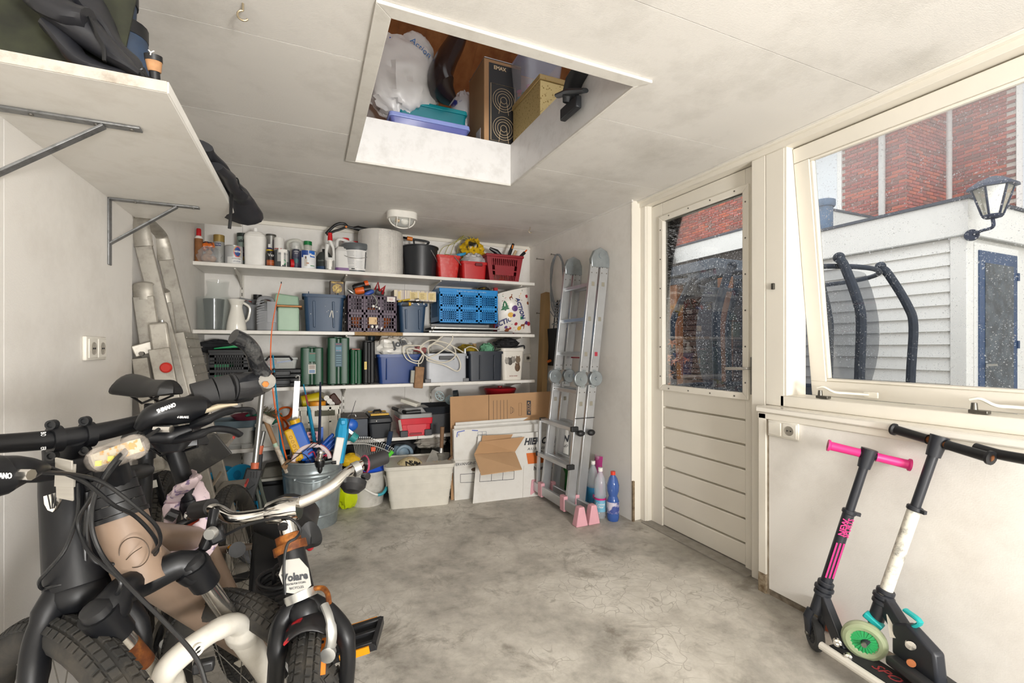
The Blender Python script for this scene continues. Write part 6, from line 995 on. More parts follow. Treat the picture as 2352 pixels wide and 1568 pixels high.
q = at(716, 1052, Y=Yb-.12); t = T('white_hoop', 'white and red plastic hoop in the mouth of the galvanised dustbin', 'hoop', q+V((0, 0, -.05))); P(MB().tube(arc(q+V((0, 0, -.03)), UX, V((0, .2, 1)).normalized(), .11, 10, 170, 18), .014, 8), 'hoop', pl('e8d6d6', .4), t); P(MB().tube(arc(q+V((0, .012, -.03)), UX, V((0, .2, 1)).normalized(), .12, 10, 170, 18), .006, 6), 'red_edge', pl('d8502c', .4), t); P(MB().tube(spl([q+V((-.02, -.02, .03)), q+V((.01, -.02, .045)), q+V((.03, -.02, .0)), q+V((.09, -.02, .02)), q+V((.06, -.02, -.02))], 4), .004, 6), 'red_cord', pl('c42a4a', .4), t)
q = at(733, 1000, Y=Yb+.08); a, b = at(703, 985, Y=Yb+.1), at(741, 1040, Y=Yb+.1); t = T('toy_carton', 'dark picture carton with a blue border behind the fishing rods', 'carton', ((a.x+b.x)/2, Yb+.11, b.z)); P(MB().box(a.x, b.x, Yb+.1, Yb+.13, b.z, a.z), 'body', mat('carton_picture', '4a5248', .6, var=.5, sc=30), t); P(MB().box(b.x-.012, b.x+.004, Yb+.096, Yb+.13, b.z, a.z+.004), 'blue_border', M_wb_, t); P(MB().box(a.x+.006, a.x+.075, Yb+.094, Yb+.1, a.z-.085, a.z-.02), 'logo_panel', pl('e8b0b8', .5), t, bev=.008); txt('MINI', .024, (a.x+.04, Yb+.092, a.z-.037), UX, UZ, pl('6a1f4a', .5), t, bold=.001); txt('MATTERS', .018, (a.x+.04, Yb+.092, a.z-.065), UX, UZ, pl('6a1f4a', .5), t, bold=.0008, fit=.06)
for k in range(3): pp = [((655, 1068), (690, 1042), (722, 1015)), ((672, 1040), (700, 1044), (716, 1065)), ((705, 1035), (728, 1020), (740, 1010))][k]; S(MB().tube(spl([at(x, y, Y=Yb-.14) for x, y in pp], 5), .0025, 6), 'black_wire', M_black, 'thin black wire crossing the dustbin mouth, %s of three' % ('longest', 'lowest', 'rightmost')[k], 'wire', 'black wires in the dustbin')
q = at(663, 1062, Y=Yb-.1); S(MB().tube([q+V((-.03, 0, -.03)), q, q+V((.03, 0, .0)), q+V((.06, 0, -.04))], [.02, .022, .022, .018], 10), 'wooden_stump_handle', M_bw, 'short thick wooden handle end beside the broom in the dustbin', 'handle')
hc = at(552, 1125, Y=3.46); t = T('hose_reel', 'bright blue hose reel standing on the floor left of the galvanised dustbin', 'hose reel', (hc.x, hc.y, 0)); M_hr = pl('1a93c6', .4); M_hs = pl('4a5048', .5)
ha = V((.75, -.6, .15)).normalized()
for k in (0, .14): 
    P(MB().lathe([(.04, -.006), (.06, -.01), (.135, .004), (.16, .0), (.165, .006), (.158, .014), (.06, .008), (.04, .01)], hc-ha*k, ha, n=40), 'reel_disc', M_hr, t)
    for i in range(6): a = i*1.0472; u_ = ha.orthogonal().normalized(); v_ = ha.cross(u_); P(MB().lathe([(.03, .0), (.03, .014), (.022, .016), (0, .012)], hc-ha*k+u_*(.105*math.cos(a))+v_*(.105*math.sin(a)), ha, n=14), 'dimple', pl('0f6f9e', .4), t)
P(MB().cyl(hc, hc-ha*.14, .09), 'hub_drum', M_hr, t)
for i in range(4): P(MB().tube(arc(hc-ha*(.03+.028*i), ha.orthogonal().normalized(), ha.cross(ha.orthogonal().normalized()),   .112+.01*(i % 2), 0, 360, 32)[:-1], .012, 8, closed=True), 'hose_turn', M_hs, t)
P(MB().tube(spl([at(572, 1085, Y=Yb-.2), at(592, 1095, Y=Yb-.1), at(602, 1130, Y=Yb-.1), at(612, 1165, Y=Yb-.1), at(620, 1200, Y=Yb-.15)], 5), .011, 8), 'loose_hose', M_hs, t); P(MB().tube(spl([at(585, 1110, Y=Yb-.1), at(596, 1150, Y=Yb-.1), at(600, 1190, Y=Yb-.15)], 5), .011, 8), 'loose_hose', M_hs, t)
for s in (-1, 1): P(MB().tube([hc+V((.1*s, 0, -.08)), (hc.x+.13*s, hc.y-.02, .0)], .012, 8), 'stand_leg', M_hr, t)
t = T('black_plastic_tub', 'black plastic tub in the shade between the hose reel and the dustbin', 'tub', (at(622, 1120, Y=3.72).x, 3.78, 0)); P(MB().rrect(at(622, 1120, Y=3.72).x, 3.78, 0, .2, .3, .25, .34, .3, .04, .006), 'body', pl('232426', .5), t); P(MB().lathe([(.09, 0), (.11, .18), (.1, .18), (.08, .01), (0, .01)], (at(630, 1090, Y=3.75).x, 3.82, .03), n=24), 'flower_pot', pl('2a2b2d', .5), t)
t = T('grey_tray_stack', 'flat grey tray on top of the black tub under the lowest shelf', 'tray', (at(620, 1075, Y=3.74).x, 3.8, .22)); P(MB().box(at(560, 1075, Y=3.70).x, at(650, 1075, Y=3.7).x, 3.70, 4.0, .215, .235), 'tray_edge', pl('a8a69c', .5), t, bev=.004); P(MB().hexa([(at(600, 1075, Y=3.72).x, 3.72, .236), (at(650, 1075, Y=3.72).x, 3.72, .236), (at(650, 1075, Y=3.72).x, 3.95, .236), (at(600, 1075, Y=3.72).x, 3.95, .236), (at(606, 1075, Y=3.76).x, 3.76, .30), (at(648, 1075, Y=3.76).x, 3.76, .31), (at(648, 1075, Y=3.72).x, 3.93, .31), (at(606, 1075, Y=3.72).x, 3.93, .30)]), 'folded_sheet', pl('6d6a60', .7), t, bev=.01)
bcx = at(842, 1166, Z=0); Yw = bcx.y+.12; l, r_ = at(797, 1085, Y=Yw), at(889, 1075, Y=Yw); rr = (r_.x-l.x)/2; cx = (l.x+r_.x)/2; zt = at(842, 1084, Y=Yw-rr*.7).z; t = T('white_bucket', 'grubby white bucket with a blue grip on its handle between dustbin and white bin', 'bucket', (cx, Yw, 0))
P(MB().lathe([(rr*.78, 0), (rr*.98, zt*.93), (rr*1.02, zt*.93), (rr*1.03, zt), (rr*.96, zt), (rr*.74, .01), (0, .01)], (cx, Yw, 0), n=40), 'body', mat('grubby_white', 'cfccc5', .5, var=.1, sc=6, dirt='8a8478', dsc=9, damt=.6), t)
hp = [(800, 1088), (812, 1102), (830, 1117), (853, 1131), (868, 1136), (880, 1132), (888, 1118), (886, 1098), (880, 1088)]; pp = spl([at(x, y, Y=Yw-rr*(.5+.62*math.sin(math.pi*i/8))) for i, (x, y) in enumerate(hp)], 4); P(MB().tube(pp, .007, 8), 'handle', M_wt, t); P(MB().tube(pp[16:25], .011, 8), 'blue_grip', pl('2fa0b0', .4), t)
q = at(864, 1070, Y=Yw); S(MB().hexa([(cx-.06, Yw-.1, zt-.03), (cx+.11, Yw-.1, zt-.01), (cx+.11, Yw+.08, zt-.01), (cx-.06, Yw+.08, zt-.03), (cx-.07, Yw-.12, zt+.045), (cx+.13, Yw-.12, zt+.085), (cx+.13, Yw+.08, zt+.085), (cx-.07, Yw+.08, zt+.045)]), 'blue_dustpan', pl('1f56d0', .4), 'bright blue plastic pan standing in the grubby white bucket', 'dustpan', bev=.01)
q = at(806, 1056, Y=Yw); S(crumple((q.x, Yw, q.z), (.075, .06, .05), 14, .2), 'yellow_sponge_bag', pl('e0b51a', .5), 'yellow bag at the left of the grubby white bucket', 'bag')
q = at(796, 1135, Y=Yw-.03); tb = T('yellow_green_bag', 'shiny yellow green plastic bag on the floor between dustbin and bucket', 'bag', (q.x, Yw-.05, 0)); P(crumple((q.x, Yw-.05, .11), (.085, .08, .13), 17, .22, z0=.001), 'bag_film', mat('lime_film', 'c3d412', .18, var=.1), tb)
rc = at(838, 1062, Y=Yw-.02); t = T('leaf_rake', 'wire leaf rake head standing fanned out above the grubby white bucket', 'rake', rc); M_tn = mat('grey_tine', 'b5b5b0', .35, .5)
tips = [(812+i*4.6-(0 if i < 20 else (i-19)*1.5), 1004+max(0, i-8)*2.2) for i in range(21)]
for i, (x, y) in enumerate(tips):
    k = i/20; b0_ = at(822+k*44, 1070-2*abs(k-.5), Y=Yw-.03); mdl = at(813+k*83+0, 1020+max(0, k-.35)*38, Y=Yw-.03); e = at(x, y, Y=Yw-.03); P(MB().tube([b0_, mdl, e, e+V((0, -.02, .004))], .0032, 6), 'tine', M_tn, t)
P(MB().tube(spl([at(810, 1019, Y=Yw-.036), at(845, 1020, Y=Yw-.036), at(880, 1031, Y=Yw-.036), at(898, 1040, Y=Yw-.036)], 5), .005, 8), 'cross_wire', M_tn, t); q = at(857, 1031, Y=Yw-.045); P(MB().box(q.x-.017, q.x+.017, q.y-.01, q.y+.006, q.z-.017, q.z+.017), 'orange_clip', pl('e2572a', .45), t, bev=.004); P(MB().tube([at(888, 1052, Y=Yw-.04), at(902, 1036, Y=Yw-.04)], [.012, .016], 8), 'green_clip', pl('5fd83a', .4), t)
q = at(920, 1030, Y=Yw+.25); t = T('pale_blue_watering_can', 'pale blue plastic watering can behind the rake under the lowest shelf', 'watering can', (q.x, q.y, 0)); P(MB().lathe([(.1, 0), (.1, .2), (.06, .3), (.05, .32)], (q.x, q.y, .04), n=24), 'body', pl('8fa5b5', .35), t); P(MB().tube(arc((q.x+.02, q.y-.06, .3), UX, UZ, .06, -20, 200, 12), .014, 10), 'handle', pl('8fa5b5', .35), t)
q = at(893, 1015, Y=3.62); S(MB().tube([at(898, 990, Y=3.6), at(893, 1015, Y=3.6), at(885, 1035, Y=3.6)], [.018, .02, .014], 10), 'dark_blue_bottle', mat('dark_blue_glass', '26364f', .2), 'dark blue grip of a tool standing before the black and yellow toolbox', 'tool')
fl_, fr_ = at(897, 1170, Z=0), at(1031, 1158, Z=0); ang = math.atan2(fr_.y-fl_.y, fr_.x-fl_.x); Mb = Mx.Translation(((fl_.x+fr_.x)/2, (fl_.y+fr_.y)/2, 0)) @ Mx.Rotation(ang, 4, 'Z'); wb0 = (fr_-fl_).length
zb = at(895, 1072, Y=fl_.y-.02).z; t = T('white_bin', 'big ribbed white bin with a football and trowels in it', 'bin', Mb.translation+V((0, .15, 0))); M_wbin = pl('d9d5ca', .45)
P(MB().rrect(0, .15, 0, zb, wb0, .3, wb0+.075, .37, .03, .006, M=Mb), 'body', M_wbin, t)
for i in range(1, 5): k = i/5.3; P(MB().rrect(0, .15, zb*k, zb*k+.006, wb0+.075*k+.006, .3+.07*k+.006, wb0+.075*k+.006, .3+.07*k+.006, .033, M=Mb), 'rib', M_wbin, t)
P(MB().rrect(0, .15, zb-.028, zb, wb0+.09, .385, wb0+.10, .395, .04, .018, M=Mb), 'rim', M_wbin, t, bev=.003)
bp_ = Mb @ V((-.07, .10, 0)); rb_ = .115; bz = at(938, 1049, Y=bp_.y).z-rb_; t = T('football', 'worn cream football with black panel lettering lying in the white bin', 'ball', (bp_.x, bp_.y, bz-rb_)); c0 = V((bp_.x, bp_.y, bz)); P(MB().sph(c0, rb_, 32, 18), 'ball', mat('worn_leather_ball', 'd3c49a', .5, var=.1, sc=8, dirt='8f7d56', dsc=14, damt=.5), t)
ph = (1+5**.5)/2; ico = [V(p).normalized() for p in [(0, 1, ph), (0, -1, ph), (0, 1, -ph), (0, -1, -ph), (1, ph, 0), (-1, ph, 0), (1, -ph, 0), (-1, -ph, 0), (ph, 0, 1), (-ph, 0, 1), (ph, 0, -1), (-ph, 0, -1)]]
for p in ico:
    if p.y > .6: continue
    a = p.orthogonal().normalized(); b = p.cross(a); P(MB().tube([c0+(p*.94+a*(.34*math.cos(k*1.2566))+b*(.34*math.sin(k*1.2566))).normalized()*(rb_+.0004) for k in range(5)], .0016, 5, closed=True), 'panel_seam', pl('5a4f3a', .6), t)
M_bt = pl('26231f', .5)
for i, ch in enumerate('MASN'[::-1]): d = V((-.22+i*.2, -.62+.0*i, .72-.05*i)).normalized(); u_ = V((1, .1, -.15)).normalized(); u_ = (u_-d*u_.dot(d)).normalized(); txt(ch, .05, c0+d*(rb_+.002), u_, d.cross(u_), M_bt, t, bold=.002, ext=.001)
for d in ((-.55, -.75, .3), (-.1, -.95, .2)): d = V(d).normalized(); a = d.orthogonal().normalized(); P(MB().tube(arc(c0, a, d, rb_+.001, 70, 110, 8), .0025, 5), 'blue_line', pl('2a4a9a', .5), t)
t = T('garden_trowel', 'muddy garden trowel with a wooden handle standing in the white bin', 'trowel', at(1018, 1065, Y=bp_.y)); yt = bp_.y+.0; M_old = mat('old_wood_grip', '7d5f45', .7, var=.35, sc=14); M_mud = mat('muddy_steel', '6f6c64', .6, .4, var=.4, sc=25, dirt='463f33', dsc=30, damt=.7)
P(MB().tube([at(1016, 980, Y=yt), at(1015, 1000, Y=yt), at(1014, 1028, Y=yt)], [.017, .016, .014], 12), 'handle', M_old, t); P(MB().tube([at(1014, 1028, Y=yt), at(1013, 1042, Y=yt)], [.012, .02], 10), 'ferrule', M_tin, t); P(MB().grid(lambda u, v: at(995+u*40-(10 if u < .5 else -10)*(1-v)*0, 1040+v*32, Y=yt-.02+.05*(2*u-1)**2), 8, 6), 'blade', M_mud, t, thick=.003)
t = T('mason_trowel', 'crusted triangular trowel blade leaning in the white bin', 'trowel', at(990, 1070, Y=yt)); P(MB().hexa([at(973, 1070, Y=yt-.03), at(1005, 1070, Y=yt-.03), at(1005, 1070, Y=yt-.024), at(973, 1070, Y=yt-.024), at(993, 1032, Y=yt), at(1008, 1038, Y=yt), at(1008, 1038, Y=yt+.006), at(993, 1032, Y=yt+.006)]), 'blade', mat('mortar_crust', '8a8780', .9, var=.3, sc=25, bump=.6, bsc=60), t); P(MB().tube([at(1022, 1068, Y=yt-.03), at(1038, 1052, Y=yt-.02), at(1045, 1043, Y=yt-.02)], [.014, .018, .014], 10), 'handle', M_old, t)
q = at(1005, 1066, Y=yt-.05); mb = MB()
for k in range(40): s = q+V((R.uniform(-.03, .04), R.uniform(-.02, .02), -.02)); mb.tube([s, s+V((R.uniform(-.02, .02), R.uniform(-.02, .01), R.uniform(.02, .05)))], .001, 3)
P(mb, 'bristles', mat('tan_bristle', '9a7a4a', .9), T('scrub_brush', 'tan bristled brush head at the foot of the trowels in the white bin', 'brush', q), kind='stuff', smooth=False)
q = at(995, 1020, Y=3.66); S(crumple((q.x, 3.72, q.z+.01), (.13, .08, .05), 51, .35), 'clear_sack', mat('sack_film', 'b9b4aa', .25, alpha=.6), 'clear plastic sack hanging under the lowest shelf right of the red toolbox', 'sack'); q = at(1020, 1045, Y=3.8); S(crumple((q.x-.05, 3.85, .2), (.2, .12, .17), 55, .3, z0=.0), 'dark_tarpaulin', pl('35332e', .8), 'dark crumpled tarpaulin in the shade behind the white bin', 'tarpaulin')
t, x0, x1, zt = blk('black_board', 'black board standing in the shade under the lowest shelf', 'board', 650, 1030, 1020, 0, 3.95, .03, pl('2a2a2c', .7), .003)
M_kraft = mat('kraft_cardboard', 'b08a64', .8, var=.1, sc=6, bump=.05, bsc=100); M_kraft2 = mat('pale_kraft', 'c7a27c', .8, var=.08, sc=6); M_wcb = mat('white_cardboard', 'd9d7d2', .6, var=.05, sc=5, dirt='b0a99c', dsc=8, damt=.3); M_ink = pl('2f3138', .7)
def sheet(name, label, q, th, m, lean=.1):   # upright cardboard sheet from 4 pixel corners (tl,tr,br,bl) on a slightly leaning plane
    q[2] = onpl(*proj(q[2]), q[0], (q[1]-q[0]).cross(q[3]-q[0])); t = T(name, label, 'cardboard', (q[2]+q[3])/2); n = (q[1]-q[0]).cross(q[3]-q[0]).normalized(); n = n if n.y > 0 else -n
    mb = MB(); mb.add(q+[p+n*th for p in q], [(0, 1, 2, 3), (7, 6, 5, 4), (0, 4, 5, 1), (1, 5, 6, 2), (2, 6, 7, 3), (3, 7, 4, 0)]); P(mb, 'sheet', m, t, smooth=False)
    u = (q[1]-q[0]).normalized(); v = (q[0]-q[3]).normalized(); return t, u, v, n
def onq(q, a, b): return (q[3]*(1-a)+q[2]*a)*(1-b)+(q[0]*(1-a)+q[1]*a)*b
def lines(t, q, segs, m, w=.0025, nm='print_line', n=None):
    for a, b in segs:
        p0, p1 = onq(q, *a)-n*.0012, onq(q, *b)-n*.0012; P(MB().beam(p0, p1, w, .0012, n), nm, m, t, smooth=False)
Y1, Y2 = 3.50, 3.56
q = [at(1034, 911, Y=Y2), at(1272, 898, Y=3.47), at(1272, 1140, Y=3.40), at(1036, 1152, Y=3.42)]
t, u, v, n = sheet('kraft_moving_box', 'large brown flattened carton leaning against the lowest shelf', q, .012, M_kraft)
lines(t, q, [((.355, 0), (.355, 1))], pl('5f452e', .8), .004, 'fold', n); lines(t, q, [((.40+k*.033, .71), (.40+k*.033, .94)) for k in range(5)], M_ink, .0022, 'print_line', n); lines(t, q, [((0, .76), (.35, .765))], pl('9a7854', .8), .002, 'crease', n)
P(MB().beam(onq(q, .745, .78)-n*.001, onq(q, .745, .92)-n*.001, .036, .002, n), 'logo_block', M_ink, t, smooth=False); P(MB().prism([(.0135*math.cos(k*.5236), .05*math.sin(k*.5236)) for k in range(12)], onq(q, .745, .85)-n*.003, u, v, n*.001), 'logo_oval', M_kraft, t, smooth=False); txt('IKEA', .026, onq(q, .745, .85)-n*.004, v, -u, M_ink, t, bold=.0012, fit=.075)
lines(t, q, [((.645, .78), (.645, .90)), ((.672, .78), (.672, .90)), ((.645, .90), (.672, .90)), ((.645, .78), (.672, .78))], pl('7d5f42', .8), .002, 'hand_hole', n); lines(t, q, [((.565, .80), (.595, .82)), ((.595, .82), (.595, .85)), ((.595, .85), (.565, .87)), ((.565, .87), (.565, .80)), ((.58, .81), (.58, .86))], M_ink, .002, 'cup_symbol', n)
q = [at(1042, 988, Y=3.40), at(1300, 968, Y=3.36), at(1300, 1140, Y=3.28), at(1044, 1149, Z=0)]
for k in range(3):
    o = V((.02*k, .028*(k+1), .02*k+.004)); qq = [p+o*(1 if i < 2 else .6) for i, p in enumerate(q)]; qq[3].z = .002; sheet('white_moving_box', 'flattened white moving carton, %s in the stack behind the printed ones' % ['first', 'second', 'third'][k], qq, .006, M_wcb)
t, u, v, n = sheet('printed_moving_box', 'flattened white moving carton with boxes drawn on it beside the white bin', q, .006, M_wcb)
lines(t, q, [((.0, .57), (.3, .56))], pl('b5b0a6', .7), .002, 'crease', n); txt('VERVANGINGSWAARDE', .03, onq(q, .16, .52)-n*.002, u, v, M_ink, t, fit=.32); txt('1', .03, onq(q, .04, .93)-n*.002, u, v, M_ink, t)
def cells(t, q, x0, x1, y0, y1, k, n):
    lines(t, q, [((x0, y0), (x1, y0)), ((x0, y1), (x1, y1))]+[((x0+(x1-x0)*i/k, y0), (x0+(x1-x0)*i/k, y1)) for i in range(k+1)], M_ink, .003, 'drawn_cell', n)
cells(t, q, .05, .4, .25, .37, 3, n); lines(t, q, [((.2, .88), (.27, .88)), ((.27, .88), (.27, .95)), ((.2, .95), (.27, .95)), ((.2, .88), (.2, .95)), ((.235, .88), (.235, .95)), ((.2, .915), (.27, .915)), ((.185, .87), (.2, .88))], pl('5a5f78', .7), .002, 'drawn_cell', n); P(MB().prism([(.03*math.cos(k*.5236), .014*math.sin(k*.5236)) for k in range(12)], onq(q, .17, .43)-n*.001, u, v, n*.001), 'hand_hole', pl('5a4634', .8), t, smooth=False)
for a, b in (((.03, .97), (.09, .985)), ((.15, .98), (.2, .97)), ((.03, .97), (.025, .9))): lines(t, q, [(a, b)], pl('2f4fb0', .6), .006, 'blue_pen_stroke', n)
q = [at(1098, 1001, Y=3.36), at(1306, 987, Y=3.31), at(1306, 1138, Y=3.26), at(1086, 1156, Z=0)]
t, u, v, n = sheet('open_moving_box', 'front white moving carton with its brown flap folded open and bold lettering', q, .008, M_wcb)
txt('HIER OPENEN', .072, onq(q, .745, .86)-n*.002, u, v, M_ink, t, bold=.003, shear=.25, fit=.40); txt('A.U.B. GEEN PLAKBAND', .027, onq(q, .76, .75)-n*.002, u, v, M_ink, t, shear=.2, fit=.36)
P(MB().prism([(0, 0), (.205, 0), (.21, .085), (-.02, .085)], onq(q, .545, .52)-n*.001, u, v, n*.0012), 'orange_band', pl('d2691e', .6), t, smooth=False); P(MB().prism([(0, 0), (.03, 0), (.07, .1), (.07, .13), (.09, .13), (.09, .02), (.07, .02), (.07, .06), (.045, 0)], onq(q, .70, .53)-n*.003, u, v, n*.001), 'walker_logo', M_ink, t, smooth=False)
txt('huur', .045, onq(q, .715, .45)-n*.002, u, v, M_ink, t, align='RIGHT', bold=.0008); txt('de', .045, onq(q, .715, .45)-n*.002, u, v, pl('d2502e', .6), t, align='LEFT', bold=.0008); txt('verhuizers', .045, onq(q, .80, .45)-n*.002, u, v, M_ink, t, align='LEFT', bold=.0008)
lines(t, q, [((.5, 0), (.5, .5))], pl('b5b0a6', .7), .002, 'crease', n); cells(t, q, .05, .40, .31, .43, 3, n)
fp_ = [at(1103, 1014, Y=3.32), at(1205, 1003, Y=3.28), at(1183, 1037, Y=3.26), at(1089, 1043, Y=3.27)]; P(MB().add(fp_, [(0, 1, 2, 3)]), 'raised_flap', M_kraft, t, thick=.005, smooth=False)
fp_ = [at(1089, 1044, Y=3.27), at(1183, 1038, Y=3.25), at(1199, 1078, Y=3.02), at(1105, 1091, Y=3.05)]; P(MB().add(fp_, [(0, 1, 2, 3)]), 'open_flap', M_kraft2, t, thick=.005, smooth=False)
fp_ = [at(1108, 1000, Y=3.33), at(1178, 997, Y=3.33), at(1172, 1008, Y=3.325), at(1106, 1013, Y=3.325)]; P(MB().add(fp_, [(0, 1, 2, 3)]), 'inner_flap', M_kraft, t, thick=.004, smooth=False)
q0, q1 = at(1242, 678, X=1.93), at(1250, 905, X=1.88); t = T('timber_plank', 'tall raw timber plank leaning in the right back corner', 'plank', (1.80, q1.y-.1, 0)); tp_ = at(1253, 673, X=1.975); bp_ = V((1.84, tp_.y-.12, 0)); P(MB().beam(bp_, tp_, .05, .10, (0, 1, .1)), 'board', mat('raw_spruce', 'a5855a', .7, var=.25, sc=3, stretch=(6, 6, .5)), t, bev=.003)
q = at(1279, 800, X=1.97); tb = T('black_tote_bag', 'black canvas tote bag with white block letters hanging on the right wall', 'bag', q+V((0, 0, -.2))); a, b = at(1259, 755, X=1.975), at(1300, 842, X=1.97); P(MB().hexa([(1.965, a.y, b.z), (1.985, a.y, b.z), (1.985, b.y, b.z), (1.965, b.y, b.z), (1.955, a.y, a.z), (1.985, a.y, a.z), (1.985, b.y, a.z), (1.955, b.y, a.z)]), 'bag_body', pl('1c1c1f', .9), tb, bev=.008); 
for dy in (.0, .07): P(MB().tube(spl([(1.965, a.y-.12-dy, a.z), (1.97, a.y-.14-dy*.5, a.z+.15), (1.975, a.y-.17, a.z+.24)], 5), .008, 6, sy=.4), 'strap', pl('1c1c1f', .9), tb)
txt('WERK', .085, at(1281, 795, X=1.952), -UZ, -UY, pl('d9d7d2', .7), tb, bold=.002, fit=.16); P(MB().tube([at(1259, 830, X=1.95), at(1264, 828, X=1.95)], .012, 8), 'orange_tag', pl('d8702c', .5), tb)
cc = at(1281, 640, X=1.96); t = T('grey_cable_coil', 'oval coil of grey cable hanging on a nail high on the right wall', 'cable', cc+V((0, 0, -.15))); M_gcab = pl('83888c', .5)
for k in range(6): P(MB().tube([V((1.955+.005*math.sin(k*2+i), cc.y+(-.115-.012*math.sin(k*1.9))*math.cos(i*.2618), cc.z+(.21+.012*k)*math.sin(i*.2618)-.012*k)) for i in range(24)], .0055, 8, closed=True), 'cable_turn', M_gcab, t)
P(MB().tube(spl([at(1264, 715, X=1.955), at(1275, 728, X=1.955), at(1290, 715, X=1.955), at(1282, 735, X=1.955), at(1268, 745, X=1.955), at(1290, 745, X=1.955)], 5), .004, 8), 'cable_end', M_gcab, t)
for k, (x, y, l) in enumerate(((1228, 595, 'right wall left of the cable coil'), (1262, 585, 'right wall holding the cable coil'), (1228, 719, 'right wall low, left of the timber plank'))): p = at(x+22, y+1, X=1.99); S(MB().tube([p, p+V((-.075, .0, .002))], .0035, 8).cyl(p+V((-.075, 0, .002)), p+V((-.078, 0, .002)), .008, n=10), 'wall_nail', M_screw, 'long nail in the '+l, 'nail', 'nails in the right wall')
t = T('folding_multi_ladder', 'folded aluminium multi position ladder with round hinges leaning on the right wall', 'ladder', (1.7, 3.0, 0)); M_la = mat('ladder_aluminium', 'c2c4c6', .35, .75, var=.15, sc=9); M_hg = mat('hinge_zinc', 'aab2b6', .3, .75, var=.25, sc=20); M_pk = pl('d9a2ac', .55)
yn, yf = 2.785, 3.15
def lx(z, k): return 1.66+k*.085+(z-.0)*.119
def rail(y, k, z0, z1): return P(MB().beam((lx(z0, k), y, z0), (lx(z1, k), y, z1), .026, .07, (1, 0, -.119)), 'rail', M_la, t, bev=.004)
for y in (yn, yf):
    for k in (0, 1):
        rail(y, k, .03, .90); rail(y, k, .99, 1.76)
        for z, dz in ((.945, 0),):
            P(MB().lathe([(.052, -.018), (.055, -.012), (.055, .012), (.05, .018)], (lx(z, k)+(-.02 if k == 0 else .02), y, z), (0, 1, 0), n=26), 'hinge_disc', M_hg, t, bev=.002); P(MB().cyl((lx(z, k)+(-.02 if k == 0 else .02), y-.03, z), (lx(z, k)+(-.02 if k == 0 else .02), y+.03, z), .011, n=12), 'hinge_pin', M_hg, t)
        for z in (1.74, 1.70, 1.03, .99, .89, .85):
            for s in (-.02, .02): P(MB().cyl((lx(z, k)+s, y-.015, z), (lx(z, k)+s, y-.0125, z), .0045, n=8), 'rivet', M_screw, t)
        for z in (1.62, 1.37, 1.12, .77): P(MB().box(lx(z, k)-.012, lx(z, k)+.012, y-.0155, y-.012, z-.015, z+.015), 'rung_end', pl('8b8678', .5) if not (k == 1 and z == 1.12) else pl('a3263a', .5), t, bev=.005)
        P(MB().beam((lx(.9, k), y, .88), (lx(.99, k), y, 1.01), .03, .03, (1, 0, 0)), 'hinge_arm', M_hg, t)
    P(MB().prism([(-.075, -.06), (.075, -.06), (.082, .0), (.055, .06), (.0, .085), (-.05, .06), (-.08, .0)], (lx(1.8, .5), y-.017, 1.80), UX, UZ, (0, .034, 0)), 'top_hinge', M_hg, t, bev=.006); P(MB().cyl((lx(1.82, .5), y-.022, 1.825), (lx(1.82, .5), y+.022, 1.825), .02, n=16), 'top_pin', M_hg, t)
for k in (0, 1):
    for z in (1.62, 1.37, 1.12, .85, .60, .34): P(MB().beam((lx(z, k), yn, z), (lx(z, k), yf, z), .034, .03, (0, 0, 1)), 'rung', M_la, t, bev=.004)
    for z in (.60,): P(MB().sph((lx(z, k)+.0, yn-.045, z-.03), (.03, .022, .022)), 'lock_knob', M_bk, t); P(MB().beam((lx(.67, k)-.035, yn-.014, .67), (lx(.67, k)+.035, yn-.014, .67), .022, .004), 'black_strap', M_bk, t)
for z in (.60, .34): P(MB().beam((lx(z, 0)-.045, yn-.02, z), (lx(z, 0)-.045, yf+.06, z), .05, .03, (0, 0, 1)), 'outer_rung', M_la, t, bev=.004); P(MB().beam((lx(z, 0)-.045, yf+.06, z), (lx(z, 0)-.045, yf+.085, z), .056, .036, (0, 0, 1)), 'rung_cap', M_bk, t, bev=.005); P(MB().beam((lx(z, 0)-.045, yn-.045, z), (lx(z, 0)-.045, yn-.02, z), .056, .036, (0, 0, 1)), 'rung_cap', M_bk, t, bev=.005)
P(MB().beam((lx(.34, 0)-.045, yf+.06, .6), (1.635, yf+.06, .06), .03, .02, (1, 0, 0)), 'outer_leg', M_la, t, bev=.003)
for k in (0, 1):
    x = 1.63+k*.095; P(MB().box(x-.012, x+.012, 2.60, 3.27, .045, .115), 'stabiliser_bar', M_la, t, bev=.004)
    for y, s in ((2.59, -1), (3.28, 1)): P(MB().hexa([(x-.045, y-.03, 0), (x+.045, y-.03, 0), (x+.045, y+.03, 0), (x-.045, y+.03, 0), (x-.02, y-.025, .125), (x+.02, y-.025, .125), (x+.02, y+.025, .125), (x-.02, y+.025, .125)]), 'pink_foot', M_pk, t, bev=.006)
    for y in (2.80, 3.14): P(MB().box(x-.016, x+.016, y-.03, y+.03, .03, .135), 'pink_bracket', M_pk, t, bev=.004)
P(MB().box(lx(1.09, 1)-.0, lx(1.09, 1)+.02, yn+.04, yf-.04, 1.085, 1.095), 'red_rung_strip', pl('a3263a', .5), t)
M_pet = mat('clear_pet', 'd3dbe2', .08, alpha=.35, var=.03); M_petb = mat('blue_pet', '3f64ad', .1, alpha=.75, var=.05)
